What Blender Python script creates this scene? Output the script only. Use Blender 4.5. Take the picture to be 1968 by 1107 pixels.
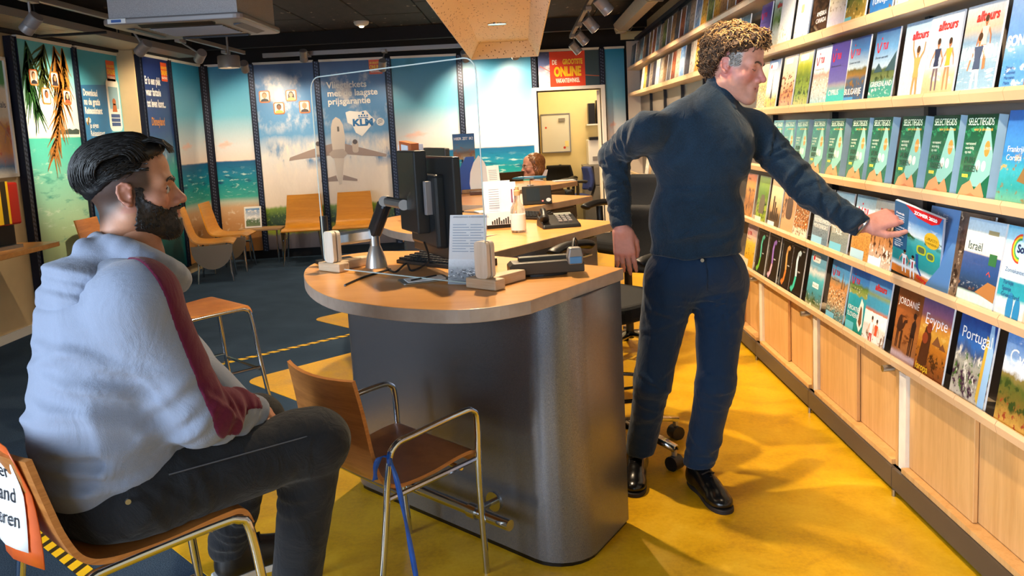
import bpy, bmesh, math, random
import numpy as np
from mathutils import Vector, Matrix, Euler
random.seed(7); np.random.seed(7)
SC = bpy.context.scene
for o in list(bpy.data.objects): bpy.data.objects.remove(o)
COL = SC.collection
R = math.radians; PI = math.pi

# ---------------------------------------------------------------- camera
CAM_F, CAM_CX, CAM_CY, CAM_H = 1600.0, 984.0, 451.0, 1.46     # focal length and principal point of the 1968 x 1107 frame
CAM_AX = np.array([[0.99862, -0.04893, -0.01926], [0.01300, -0.12689, 0.99183], [-0.05100, -0.99071, -0.12607]])
_q, _r = np.linalg.qr(CAM_AX.T); CAM_AX = (_q * np.sign(np.diag(_r))).T
cd = bpy.data.cameras.new('camera'); cam = bpy.data.objects.new('camera', cd); COL.objects.link(cam)
cd.sensor_width = 36.0; cd.lens = 36.0 * CAM_F / 1968.0
cd.shift_y = (CAM_CY - 1107 / 2) / 1968.0; cd.shift_x = 0.0
cd.clip_start = 0.05; cd.clip_end = 100
_m = Matrix.Identity(4)
for i in range(3):
    _m[i][0] = CAM_AX[i][0]; _m[i][1] = -CAM_AX[i][1]; _m[i][2] = -CAM_AX[i][2]
_m[2][3] = CAM_H
cam.matrix_world = _m
SC.camera = cam
SC.view_settings.view_transform = 'Standard'; SC.view_settings.look = 'None'
SC.view_settings.gamma = 1.0; SC.view_settings.use_curve_mapping = False
SC.view_settings.exposure = 0.2

# ---------------------------------------------------------------- daylight and large lights
w = bpy.data.worlds.new('world'); SC.world = w; w.use_nodes = True
w.node_tree.nodes['Background'].inputs[0].default_value = (0.55, 0.74, 1.0, 1)
w.node_tree.nodes['Background'].inputs[1].default_value = 0.9
def area(name, loc, rot, sx, sy, power, col):
    d = bpy.data.lights.new(name, 'AREA'); d.shape = 'RECTANGLE'; d.size = sx; d.size_y = sy
    d.energy = power; d.color = col
    o = bpy.data.objects.new(name, d); COL.objects.link(o); o.location = loc; o.rotation_euler = rot
    return o
WARM = (1.0, 0.76, 0.48)
area('shop_window_daylight', (-4.17, -1.25, 1.60), (0, R(-90), 0), 2.0, 3.3, 400, (0.70, 0.84, 1.0))
area('shop_front_daylight', (-2.2, -3.12, 1.62), (R(90), 0, 0), 3.7, 2.0, 90, (0.70, 0.84, 1.0))

# ---------------------------------------------------------------- helpers: scene objects
def tag(o, label=None, cat=None, group=None, kind=None):
    if label: o['label'] = label
    if cat: o['category'] = cat
    if group: o['group'] = group
    if kind: o['kind'] = kind
    return o
def thing(name, label, cat, loc=(0, 0, 0), rotz=0.0, group=None):
    o = bpy.data.objects.new(name, None); COL.objects.link(o)
    o.empty_display_size = 0.05; o.location = loc; o.rotation_euler = (0, 0, rotz)
    return tag(o, label, cat, group)
def children(o): return [c for c in bpy.data.objects if c.parent == o]
def copy_tree(o, parent=None, kids=None):
    if kids is None:
        kids = {}
        for c in bpy.data.objects:
            if c.parent: kids.setdefault(c.parent.name, []).append(c)
    n = o.copy(); COL.objects.link(n); n.parent = parent
    for ch in kids.get(o.name, []): copy_tree(ch, n, kids)
    return n

class MB:
    """collects shapes; build() links them as ONE mesh object"""
    def __init__(s): s.v = []; s.f = []; s.m = []; s.cm = 0
    def mat(s, i): s.cm = i; return s
    def add(s, vs, fs):
        b = len(s.v); s.v += [tuple(x) for x in vs]
        for q in fs: s.f.append(tuple(b + i for i in q)); s.m.append(s.cm)
        return s
    def box(s, c, d, rot=None):
        hx, hy, hz = d[0] / 2, d[1] / 2, d[2] / 2
        vs = [Vector((x * hx, y * hy, z * hz)) for x in (-1, 1) for y in (-1, 1) for z in (-1, 1)]
        if rot is not None:
            M = rot if isinstance(rot, Matrix) else Euler(rot).to_matrix()
            vs = [M @ q for q in vs]
        C = Vector(c)
        return s.add([q + C for q in vs], [(0, 1, 3, 2), (4, 6, 7, 5), (0, 4, 5, 1), (2, 3, 7, 6), (0, 2, 6, 4), (1, 5, 7, 3)])
    def lim(s, x0, x1, y0, y1, z0, z1):
        return s.box(((x0 + x1) / 2, (y0 + y1) / 2, (z0 + z1) / 2), (abs(x1 - x0), abs(y1 - y0), abs(z1 - z0)))
    def tube(s, pts, r, n=8, closed=False, caps=True):
        P = [Vector(p) for p in pts]; k = len(P)
        rr = r if isinstance(r, (list, tuple)) else [r] * k
        ref = Vector((0, 0, 1)); vs = []; prev = None
        for i in range(k):
            a = P[i - 1] if (i > 0 or closed) else P[i]; b = P[(i + 1) % k] if (i < k - 1 or closed) else P[i]
            t = (b - a)
            t = t.normalized() if t.length > 1e-9 else Vector((0, 0, 1))
            if prev is None:
                u = t.cross(ref)
                if u.length < 1e-3: u = t.cross(Vector((1, 0, 0)))
            else:
                u = prev - t * prev.dot(t)
                if u.length < 1e-5: u = t.cross(ref)
            u.normalize(); prev = u; w_ = t.cross(u)
            for j in range(n):
                an = 2 * PI * j / n
                vs.append(P[i] + (u * math.cos(an) + w_ * math.sin(an)) * rr[i])
        fs = []
        for i in range(k if closed else k - 1):
            for j in range(n):
                a = i * n + j; b = i * n + (j + 1) % n; c = ((i + 1) % k) * n + (j + 1) % n; d = ((i + 1) % k) * n + j
                fs.append((a, b, c, d))
        if caps and not closed:
            fs.append(tuple(range(n - 1, -1, -1))); fs.append(tuple((k - 1) * n + j for j in range(n)))
        return s.add(vs, fs)
    def cyl(s, p0, p1, r, n=16, r2=None): return s.tube([p0, p1], [r, r if r2 is None else r2], n)
    def prism(s, poly, z0, z1):
        n = len(poly)
        vs = [(p[0], p[1], z0) for p in poly] + [(p[0], p[1], z1) for p in poly]
        return s.add(vs, [tuple(range(n - 1, -1, -1)), tuple(range(n, 2 * n))] + [(i, (i + 1) % n, n + (i + 1) % n, n + i) for i in range(n)])
    def extr(s, poly, vec, o=(0, 0, 0), ax=((1, 0, 0), (0, 0, 1))):
        """flat polygon in the plane (ax0, ax1) through o, extruded by vec"""
        O = Vector(o); a = Vector(ax[0]); b = Vector(ax[1]); e = Vector(vec); n = len(poly)
        vs = [O + a * p[0] + b * p[1] for p in poly]; vs += [q + e for q in vs]
        return s.add(vs, [tuple(range(n - 1, -1, -1)), tuple(range(n, 2 * n))] + [(i, (i + 1) % n, n + (i + 1) % n, n + i) for i in range(n)])
    def lathe(s, prof, n=20, c=(0, 0, 0)):
        k = len(prof); vs = []
        for r, z in prof:
            for j in range(n):
                a = 2 * PI * j / n; vs.append((c[0] + r * math.cos(a), c[1] + r * math.sin(a), c[2] + z))
        fs = [(i * n + j, i * n + (j + 1) % n, (i + 1) * n + (j + 1) % n, (i + 1) * n + j) for i in range(k - 1) for j in range(n)]
        if prof[0][0] > 1e-6: fs.append(tuple(range(n - 1, -1, -1)))
        if prof[-1][0] > 1e-6: fs.append(tuple((k - 1) * n + j for j in range(n)))
        return s.add(vs, fs)
    def sheet(s, rows):
        n = len(rows[0]); k = len(rows)
        return s.add([p for r in rows for p in r], [(i * n + j, i * n + j + 1, (i + 1) * n + j + 1, (i + 1) * n + j) for i in range(k - 1) for j in range(n - 1)])
    def xf(s, M):
        s.v = [tuple(M @ Vector(p)) for p in s.v]; return s
    def build(s, name, mats, parent=None, smooth=False, bevel=0, seg=2, solid=0, loc=None, rot=None, sub=0, fix=True, ang=40):
        me = bpy.data.meshes.new(name); me.from_pydata(s.v, [], s.f)
        if not isinstance(mats, (list, tuple)): mats = [mats]
        for m in mats: me.materials.append(m)
        if len(mats) > 1:
            me.polygons.foreach_set('material_index', s.m)
        if fix:
            bm = bmesh.new(); bm.from_mesh(me); bmesh.ops.recalc_face_normals(bm, faces=bm.faces); bm.to_mesh(me); bm.free()
        if smooth:
            me.polygons.foreach_set('use_smooth', [True] * len(me.polygons))
            if ang < 180: me.set_sharp_from_angle(angle=R(ang))
        me.update()
        o = bpy.data.objects.new(name, me); COL.objects.link(o)
        if parent is not None: o.parent = parent
        if loc is not None: o.location = loc
        if rot is not None: o.rotation_euler = rot
        if solid:
            md = o.modifiers.new('s', 'SOLIDIFY'); md.thickness = solid; md.offset = 0
        if bevel:
            md = o.modifiers.new('b', 'BEVEL'); md.width = bevel; md.segments = seg; md.limit_method = 'ANGLE'; md.angle_limit = R(40)
        if sub:
            md = o.modifiers.new('u', 'SUBSURF'); md.levels = sub; md.render_levels = sub
        return o

# ---------------------------------------------------------------- helpers: pixel rays (only to read real positions off known planes)
CO = np.array([0, 0, CAM_H])
def _ray(x, y): return CAM_AX @ np.array([(x - CAM_CX) / CAM_F, (y - CAM_CY) / CAM_F, 1.0])
def at_z(x, y, z): d = _ray(x, y); return Vector(CO + d * ((z - CAM_H) / d[2]))
def at_y(x, y, Y): d = _ray(x, y); return Vector(CO + d * (Y / d[1]))
def at_x(x, y, X): d = _ray(x, y); return Vector(CO + d * (X / d[0]))

# ---------------------------------------------------------------- helpers: materials
MATS = {}
def lin(c):
    if isinstance(c, str):
        c = c.lstrip('#'); c = [int(c[i:i + 2], 16) / 255 for i in (0, 2, 4)]
        c = [x / 12.92 if x <= 0.04045 else ((x + 0.055) / 1.055) ** 2.4 for x in c]
    return (c[0], c[1], c[2], 1.0)
def setin(n, k, v):
    if k in n.inputs: n.inputs[k].default_value = v
def base(name, col, rough=0.5, metal=0.0, **kw):
    m = bpy.data.materials.new(name); m.use_nodes = True; b = m.node_tree.nodes['Principled BSDF']
    b.inputs['Base Color'].default_value = lin(col); b.inputs['Roughness'].default_value = rough; b.inputs['Metallic'].default_value = metal
    for k, v in kw.items(): setin(b, k.replace('_', ' '), v)
    return m, m.node_tree, b
def node(nt, t, **kw):
    n = nt.nodes.new(t)
    for k, v in kw.items():
        if hasattr(n, k): setattr(n, k, v)
    return n
def ramp(nt, stops, fac=None, interp='LINEAR'):
    r = nt.nodes.new('ShaderNodeValToRGB'); r.color_ramp.interpolation = interp; e = r.color_ramp.elements
    while len(e) < len(stops): e.new(0.5)
    for i, (p, c) in enumerate(stops): e[i].position = p; e[i].color = lin(c)
    if fac is not None: nt.links.new(fac, r.inputs[0])
    return r
def math_(nt, op, a, b=None, c=None):
    n = nt.nodes.new('ShaderNodeMath'); n.operation = op
    for i, x in enumerate((a, b, c)):
        if x is None: continue
        if isinstance(x, (int, float)): n.inputs[i].default_value = x
        else: nt.links.new(x, n.inputs[i])
    return n.outputs[0]
def mixc(nt, fac, a, b, blend='MIX'):
    n = nt.nodes.new('ShaderNodeMix'); n.data_type = 'RGBA'; n.blend_type = blend
    for k, x in ((0, fac), (6, a), (7, b)):
        if isinstance(x, (int, float)): n.inputs[k].default_value = x
        elif isinstance(x, (tuple, list, str)): n.inputs[k].default_value = lin(x)
        else: nt.links.new(x, n.inputs[k])
    return n.outputs[2]
def coords(nt, scale=(1, 1, 1), which='Object', rot=(0, 0, 0)):
    t = nt.nodes.new('ShaderNodeTexCoord'); mp = nt.nodes.new('ShaderNodeMapping')
    mp.inputs['Scale'].default_value = scale; mp.inputs['Rotation'].default_value = rot
    nt.links.new(t.outputs[which], mp.inputs[0]); return mp.outputs[0]
def noise(nt, vec, scale=5, detail=4, rough=0.55, dist=0.0):
    n = nt.nodes.new('ShaderNodeTexNoise'); n.inputs['Scale'].default_value = scale; n.inputs['Detail'].default_value = detail
    n.inputs['Roughness'].default_value = rough; n.inputs['Distortion'].default_value = dist
    nt.links.new(vec, n.inputs['Vector']); return n.outputs[0]
def bump(nt, b, h, strength=0.2, dist=0.01):
    n = nt.nodes.new('ShaderNodeBump'); n.inputs['Strength'].default_value = strength; n.inputs['Distance'].default_value = dist
    nt.links.new(h, n.inputs['Height']); nt.links.new(n.outputs[0], b.inputs['Normal'])
def plain(name, col, rough=0.5, metal=0.0, var=0.0, vs=20, bmp=0.0, bs=200, **kw):
    if name in MATS: return MATS[name]
    m, nt, b = base(name, col, rough, metal, **kw)
    c = coords(nt)
    if var:
        n = noise(nt, c, vs, 5)
        L = lin(col); r = ramp(nt, [(0.3, [x * (1 - var) for x in L[:3]]), (0.7, [min(1, x * (1 + var)) for x in L[:3]])], n)
        nt.links.new(r.outputs[0], b.inputs['Base Color'])
    if bmp: bump(nt, b, noise(nt, c, bs, 3), bmp, 0.004)
    MATS[name] = m; return m
def wood(name, c0, c1, sc=(1.5, 22, 22), rough=0.4, which='Object', rot=(0, 0, 0), bm=0.05):
    if name in MATS: return MATS[name]
    m, nt, b = base(name, c0, rough); c = coords(nt, sc, which, rot)
    n = noise(nt, c, 1.6, 6, 0.6, 0.6); n2 = noise(nt, c, 9, 3, 0.6)
    f = math_(nt, 'ADD', math_(nt, 'MULTIPLY', n, 0.7), math_(nt, 'MULTIPLY', n2, 0.3))
    r = ramp(nt, [(0.32, c1), (0.66, c0)], f); nt.links.new(r.outputs[0], b.inputs['Base Color'])
    bump(nt, b, n2, bm, 0.002); MATS[name] = m; return m
def pic(name, stops, warp=0.05, ws=(4, 4), layers=(), grain=0.15, gs=60, rough=0.35, horiz=None, coat=0.0):
    """printed picture: bands up the sheet with noisy edges plus blotchy layers (colour, scale xy, lo, hi, zmin, zmax)"""
    if name in MATS: return MATS[name]
    m, nt, b = base(name, '#808080', rough)
    t = nt.nodes.new('ShaderNodeTexCoord'); sp = nt.nodes.new('ShaderNodeSeparateXYZ'); nt.links.new(t.outputs['Generated'], sp.inputs[0])
    cb = nt.nodes.new('ShaderNodeCombineXYZ'); nt.links.new(sp.outputs[0], cb.inputs[0]); nt.links.new(sp.outputs[2], cb.inputs[1])
    cb.inputs[2].default_value = (sum(map(ord, name)) % 97) * 0.37
    def sc(x, y):
        mp = nt.nodes.new('ShaderNodeMapping'); mp.inputs['Scale'].default_value = (x, y, 1); nt.links.new(cb.outputs[0], mp.inputs[0]); return mp.outputs[0]
    n = noise(nt, sc(*ws), 1.0, 6, 0.6)
    z = math_(nt, 'ADD', sp.outputs[2], math_(nt, 'MULTIPLY', math_(nt, 'SUBTRACT', n, 0.5), warp * 2))
    if horiz: z = math_(nt, 'ADD', z, math_(nt, 'MULTIPLY', math_(nt, 'SUBTRACT', sp.outputs[0], 0.5), horiz))
    col = ramp(nt, stops, z).outputs[0]
    for (c, s, lo, hi, z0, z1) in layers:
        nn = noise(nt, sc(*s), 1.0, 6, 0.62)
        mr = nt.nodes.new('ShaderNodeMapRange'); mr.interpolation_type = 'SMOOTHSTEP'; nt.links.new(nn, mr.inputs[0]); mr.inputs[1].default_value = lo; mr.inputs[2].default_value = hi
        ma = math_(nt, 'MULTIPLY', math_(nt, 'GREATER_THAN', z, z0), math_(nt, 'LESS_THAN', z, z1))
        e = 0.06
        if True:
            a1 = nt.nodes.new('ShaderNodeMapRange'); nt.links.new(z, a1.inputs[0]); a1.inputs[1].default_value = z0; a1.inputs[2].default_value = z0 + e
            a2 = nt.nodes.new('ShaderNodeMapRange'); nt.links.new(z, a2.inputs[0]); a2.inputs[1].default_value = z1; a2.inputs[2].default_value = z1 - e
            ma = math_(nt, 'MULTIPLY', a1.outputs[0], a2.outputs[0])
        col = mixc(nt, math_(nt, 'MULTIPLY', mr.outputs[0], ma), col, c)
    g = noise(nt, sc(gs, gs), 1.0, 4, 0.7)
    gv = math_(nt, 'ADD', math_(nt, 'MULTIPLY', math_(nt, 'SUBTRACT', g, 0.5), grain * 2.4), 1.0)
    cg = nt.nodes.new('ShaderNodeCombineColor')
    for i in range(3): nt.links.new(gv, cg.inputs[i])
    col = mixc(nt, 1.0, col, cg.outputs[0], 'MULTIPLY')
    nt.links.new(col, b.inputs['Base Color'])
    if coat: setin(b, 'Coat Weight', coat)
    MATS[name] = m; return m
def ink(col):
    k = 'print_' + col.lstrip('#')
    return MATS[k] if k in MATS else plain(k, col, 0.4)
def emit(name, col, s):
    if name in MATS: return MATS[name]
    m, nt, b = base(name, col, 0.4); b.inputs['Emission Color'].default_value = lin(col); b.inputs['Emission Strength'].default_value = s
    MATS[name] = m; return m

# ---------------------------------------------------------------- helpers: flat print on boards (local x right, z up, -y to the viewer)
def txt(s, size, col, parent, x, z, align='LEFT', y=-0.0015, bold=0.0, sx=1.0, shear=0.0, rot=0.0, name='lettering', space=1.0):
    if '\n' in s:
        L_ = s.split('\n'); o = None
        for i, q in enumerate(L_):
            dz = -size * space * i
            if q.strip(): o = txt(q, size, col, parent, x + math.sin(rot) * -dz, z + math.cos(rot) * dz, align, y, bold, sx, shear, rot, name)
        return o
    cu = bpy.data.curves.new('t', 'FONT'); cu.body = s; cu.size = size; cu.align_x = align; cu.offset = bold * size * 0.03
    cu.shear = shear; cu.space_line = space; cu.resolution_u = 3
    t = bpy.data.objects.new('t', cu); COL.objects.link(t); me = bpy.data.meshes.new_from_object(t)
    bpy.data.objects.remove(t); bpy.data.curves.remove(cu)
    me.name = name; me.materials.clear(); me.materials.append(ink(col) if isinstance(col, str) else col)
    o = bpy.data.objects.new(name, me); COL.objects.link(o); o.parent = parent
    o.matrix_local = Matrix.Translation((x, y, z)) @ Matrix.Rotation(-rot, 4, 'Y') @ Matrix.Rotation(R(90), 4, 'X') @ Matrix.Diagonal((sx, 1, 1, 1))
    return o
def pp(parent, polys, col, name='print', y=-0.001):
    """flat printed shapes given as lists of (x, z)"""
    mb = MB()
    for P in polys: mb.add([(p[0], y, p[1]) for p in P], [tuple(range(len(P)))])
    o = mb.build(name, ink(col) if isinstance(col, str) else col, parent, fix=False)
    if name == 'printed_lines': o['kind'] = 'stuff'
    return o
def disc(cx, cz, r, n=20, sx=1.0): return [(cx + r * sx * math.cos(2 * PI * i / n), cz + r * math.sin(2 * PI * i / n)) for i in range(n)]
def rect(x0, z0, x1, z1): return [(x0, z0), (x1, z0), (x1, z1), (x0, z1)]
def rrect(x0, z0, x1, z1, r, n=4):
    P = []
    for cx, cz, a in ((x1 - r, z0 + r, -90), (x1 - r, z1 - r, 0), (x0 + r, z1 - r, 90), (x0 + r, z0 + r, 180)):
        for i in range(n + 1): an = R(a + 90 * i / n); P.append((cx + r * math.cos(an), cz + r * math.sin(an)))
    return P
def stroke(pts, w0, w1=None):
    """a tapering brush stroke as one polygon"""
    w1 = w0 if w1 is None else w1; n = len(pts); L = []; Rr = []
    for i, p in enumerate(pts):
        a = pts[max(i - 1, 0)]; b = pts[min(i + 1, n - 1)]; d = Vector((b[0] - a[0], b[1] - a[1])).normalized()
        w_ = (w0 + (w1 - w0) * i / (n - 1)) / 2
        L.append((p[0] - d.y * w_, p[1] + d.x * w_)); Rr.append((p[0] + d.y * w_, p[1] - d.x * w_))
    return L + Rr[::-1]

# ---------------------------------------------------------------- helpers: rounded bodies (distance fields turned into one skin)
def smin(a, b, k):
    if k <= 0: return np.minimum(a, b)
    h = np.clip(0.5 + 0.5 * (b - a) / k, 0, 1); return b + (a - b) * h - k * h * (1 - h)
def smax(a, b, k): return -smin(-a, -b, k)
def sd_cap(P, a, b, r0, r1):
    a = np.array(a, float); b = np.array(b, float); ab = b - a; L2 = ab @ ab + 1e-12
    t = np.clip(((P - a) @ ab) / L2, 0, 1); q = P - a - t[..., None] * ab
    return np.sqrt((q * q).sum(-1)) - (r0 + (r1 - r0) * t)
def sd_ell(P, c, r, rot=None):
    q = P - np.array(c, float)
    if rot is not None: q = q @ np.array(Euler([R(x) for x in rot]).to_matrix())
    r = np.array(r, float); k0 = np.sqrt(((q / r) ** 2).sum(-1)); k1 = np.sqrt(((q / (r * r)) ** 2).sum(-1)) + 1e-9
    return k0 * (k0 - 1) / k1
def field(P, prims):
    d = None
    for p in prims:
        op, k = p[1], p[2]
        if p[0] == 'c': e = sd_cap(P, *p[3:])
        elif p[0] == 'e': e = sd_ell(P, *p[3:])
        else: e = p[3](P)
        if d is None: d = e
        elif op == '+': d = smin(d, e, k)
        elif op == '-': d = smax(d, -e, k)
        else: d = smax(d, e, k)
    return d
def C(a, b, r0, r1=None, k=0.02, op='+'): return ('c', op, k, a, b, r0, r0 if r1 is None else r1)
def S(c, r, k=0.02, op='+'): return ('e', op, k, c, (r, r, r))
def E(c, r, rot=None, k=0.02, op='+'): return ('e', op, k, c, r, rot)
def skin_mesh(fn, lo, hi, h):
    """surface nets of fn(P) on a grid; returns verts, quads"""
    lo = np.array(lo, float); n = np.ceil((np.array(hi) - lo) / h).astype(int) + 1
    B = 5; nb = [int(math.ceil(k / B)) for k in n]; G = np.ones([k * B for k in nb], np.float32)      # blocks far from the surface are skipped
    cc = [lo[i] + h * (np.arange(nb[i]) * B + (B - 1) / 2) for i in range(3)]
    g0 = fn(np.stack(np.meshgrid(*cc, indexing='ij'), -1)); near = np.abs(g0) < (B * h * 0.95 + 0.022)
    G = np.repeat(np.repeat(np.repeat(np.where(g0 < 0, -1.0, 1.0).astype(np.float32), B, 0), B, 1), B, 2)
    ids = np.argwhere(near); off = np.stack(np.meshgrid(*[np.arange(B)] * 3, indexing='ij'), -1).reshape(-1, 3)
    for i in range(0, len(ids), 4000):
        q = (ids[i:i + 4000, None, :] * B + off[None]).reshape(-1, 3); G[q[:, 0], q[:, 1], q[:, 2]] = fn(lo + h * q)
    G = G[:n[0], :n[1], :n[2]]
    s = G < 0; c8 = [s[i:n[0] - 1 + i, j:n[1] - 1 + j, k:n[2] - 1 + k] for i in (0, 1) for j in (0, 1) for k in (0, 1)]
    cnt = sum(x.astype(np.int8) for x in c8); act = (cnt > 0) & (cnt < 8)
    idx = -np.ones(act.shape, int); ijk = np.argwhere(act); idx[act] = np.arange(len(ijk))
    acc = np.zeros((len(ijk), 3)); num = np.zeros(len(ijk))
    for a in range(3):
        for u in (0, 1):
            for v in (0, 1):
                o0 = [0, 0, 0]; b = [x for x in range(3) if x != a]; o0[b[0]] = u; o0[b[1]] = v; o1 = list(o0); o1[a] = 1
                g0 = G[ijk[:, 0] + o0[0], ijk[:, 1] + o0[1], ijk[:, 2] + o0[2]]; g1 = G[ijk[:, 0] + o1[0], ijk[:, 1] + o1[1], ijk[:, 2] + o1[2]]
                x = (g0 < 0) != (g1 < 0); t = np.where(x, g0 / np.where(x, g0 - g1, 1), 0)
                q = np.tile(np.array(o0, float), (len(ijk), 1)); q[:, a] += t
                acc[x] += q[x]; num[x] += 1
    V = lo + h * (ijk + acc / num[:, None]); F = []
    for a in range(3):
        b, c = [(1, 2), (2, 0), (0, 1)][a]
        sl0 = [slice(None)] * 3; sl1 = [slice(None)] * 3; sl0[a] = slice(0, n[a] - 1); sl1[a] = slice(1, n[a])
        ch = s[tuple(sl0)] != s[tuple(sl1)]; E_ = np.argwhere(ch)
        ok = (E_[:, b] > 0) & (E_[:, c] > 0) & (E_[:, b] < n[b] - 1) & (E_[:, c] < n[c] - 1); E_ = E_[ok]
        ins = s[tuple(E_.T)]
        def cell(db, dc):
            q = E_.copy(); q[:, b] += db; q[:, c] += dc; return idx[tuple(q.T)]
        Q = np.stack([cell(-1, -1), cell(0, -1), cell(0, 0), cell(-1, 0)], 1)
        Q[~ins] = Q[~ins][:, ::-1]; F.append(Q)
    return V, np.concatenate(F)
def blob(name, parts, mat, parent=None, colfn=None, smooth_it=0):
    """parts: list of (prims or fn, lo, hi, h) -> ONE mesh object"""
    VV = []; FF = []; b = 0
    for pr, lo, hi, h in parts:
        fn = pr if callable(pr) else (lambda P, pr=pr: field(P, pr))
        V, F = skin_mesh(fn, lo, hi, h); VV.append(V); FF.append(F + b); b += len(V)
    V = np.concatenate(VV); F = np.concatenate(FF)
    me = bpy.data.meshes.new(name); me.from_pydata(V.tolist(), [], F.tolist())
    me.polygons.foreach_set('use_smooth', [True] * len(me.polygons)); me.materials.append(mat)
    if colfn is not None:
        cc = colfn(V); at = me.color_attributes.new('Col', 'FLOAT_COLOR', 'POINT')
        at.data.foreach_set('color', np.concatenate([cc, np.ones((len(V), 1))], 1).astype(np.float32).ravel())
    me.update(); o = bpy.data.objects.new(name, me); COL.objects.link(o)
    if parent is not None: o.parent = parent
    if smooth_it:
        md = o.modifiers.new('sm', 'SMOOTH'); md.iterations = smooth_it; md.factor = 0.5
    return o
def vnoise(P, sc, seed=0):
    """cheap smooth 3-D noise in -1..1"""
    q = P * sc; r = 0
    for i, (a, b_, c) in enumerate(((1.0, 0.7, -0.4), (-0.6, 1.1, 0.5), (0.3, -0.8, 1.2), (0.9, 0.9, 0.6))):
        r = r + np.sin(q[..., 0] * a * (1 + .37 * i) + q[..., 1] * b_ * (1.2 - .1 * i) + q[..., 2] * c * (1 + .21 * i) + seed * 1.7 + i * 2.1)
    return r / 4
# ================================================================ materials used everywhere
M = {}
M['chrome'] = plain('chrome', '#c9ccd0', 0.12, 1.0)
M['steel'] = plain('brushed_steel', '#a9abad', 0.32, 1.0)
M['black'] = plain('black_plastic', '#101114', 0.42, var=0.15, bmp=0.08, bs=300)
M['blackgloss'] = plain('black_gloss', '#08090b', 0.12)
M['white'] = plain('white_plastic', '#e6e6e4', 0.4)
M['paper'] = plain('paper', '#e9ebee', 0.7, var=0.04)
M['grey'] = plain('grey_metal', '#8b8782', 0.45, 0.35, var=0.05)
M['lampgrey'] = plain('lamp_grey', '#8d8a8c', 0.4, 0.3)
M['beech'] = wood('beech_top', '#dfa560', '#c98b46', (1.2, 9, 9), 0.28)
M['edge'] = wood('beech_edge', '#b9a596', '#a08c7d', (3, 3, 3), 0.4)
M['maple'] = wood('cabinet_wood', '#dcae74', '#c39257', (14, 14, 1.1), 0.42)
M['ply'] = wood('plywood', '#d9c4a8', '#b89a77', (2, 2, 30), 0.6)
M['plyface'] = wood('ply_face', '#e2d6c6', '#cbb9a1', (14, 14, 2), 0.6)
M['oak'] = wood('oak_veneer', '#b9783a', '#8f5423', (2.2, 2.2, 26), 0.4)
M['oakedge'] = wood('oak_edge', '#d08a48', '#a5652f', (4, 4, 60), 0.5)
M['amber'] = wood('amber_beech', '#e09a2c', '#c77f18', (2, 2, 22), 0.38)
M['shelf'] = plain('shelf_enamel', '#cdbda6', 0.4, var=0.03)
M['lip'] = plain('shelf_lip_acrylic', '#d8b48c', 0.3, var=0.05, vs=6)
M['back'] = plain('rack_back_metal', '#6d6560', 0.45, 0.2, var=0.06, vs=4)
M['dark'] = plain('dark_metal', '#26262a', 0.4, 0.5)
M['navy'] = plain('navy_metal', '#141b33', 0.45, 0.3)

# ================================================================ floor
def floor_mats():
    m, nt, b = base('blue_carpet', '#1c2a3e', 0.95); c = coords(nt)
    n = noise(nt, c, 260, 4, 0.75); n2 = noise(nt, c, 3, 3)
    f = math_(nt, 'ADD', math_(nt, 'MULTIPLY', n, 0.85), math_(nt, 'MULTIPLY', n2, 0.15))
    r = ramp(nt, [(0.3, '#152231'), (0.52, '#344962'), (0.72, '#6b829c')], f)
    nt.links.new(r.outputs[0], b.inputs['Base Color']); bump(nt, b, n, 0.8, 0.006); setin(b, 'Specular IOR Level', 0.1)
    m2, nt, b = base('yellow_linoleum', '#c8951c', 0.36); c = coords(nt)
    n = noise(nt, c, 5, 7, 0.62, 0.4); n2 = noise(nt, c, 60, 4, 0.7); n3 = noise(nt, c, 1.1, 3)
    f = math_(nt, 'ADD', math_(nt, 'MULTIPLY', n, 0.5), math_(nt, 'ADD', math_(nt, 'MULTIPLY', n2, 0.3), math_(nt, 'MULTIPLY', n3, 0.2)))
    r = ramp(nt, [(0.34, '#b8860c'), (0.5, '#d9a60f'), (0.68, '#e8bd2c')], f)
    nt.links.new(r.outputs[0], b.inputs['Base Color'])
    rr = ramp(nt, [(0.3, (0.28, 0.28, 0.28)), (0.7, (0.45, 0.45, 0.45))], n); nt.links.new(rr.outputs[0], b.inputs['Roughness'])
    bump(nt, b, n2, 0.05, 0.002)
    m3, nt, b = base('hazard_tape', '#e8b921', 0.45)
    t = nt.nodes.new('ShaderNodeTexCoord'); sp = nt.nodes.new('ShaderNodeSeparateXYZ'); nt.links.new(t.outputs['Object'], sp.inputs[0])
    fr = math_(nt, 'FRACT', math_(nt, 'MULTIPLY', math_(nt, 'ADD', sp.outputs[0], math_(nt, 'MULTIPLY', sp.outputs[1], 0.6)), 13.0))
    r = ramp(nt, [(0.0, '#f0c419'), (0.62, '#2c2414')], fr, 'CONSTANT'); nt.links.new(r.outputs[0], b.inputs['Base Color'])
    return m, m2, m3
M['carpet'], M['lino'], M['tape'] = floor_mats()
tag(MB().lim(-4.4, 2.2, -3.2, 13.2, -0.08, 0.0).build('floor', M['carpet']), 'dark blue needle felt carpet of the shop floor', 'floor', kind='structure')
def zig():
    P = [(1.9, -1.2)]
    ys = [1.63, 3.30, 4.97, 6.64, 8.31]
    P.append((-0.955, 0.795))
    for y in ys:
        tip = Vector((-1.80, y)); r = 0.10
        for k in range(7):
            an = R(-135 - 90 * k / 6)       # rounded point
            P.append((tip.x + r * 1.41 + r * math.cos(an), y + r * math.sin(an)))
        P.append((-0.955, y + 0.835))
    P += [(-0.955, 10.6), (1.9, 10.6)]
    return P
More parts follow.
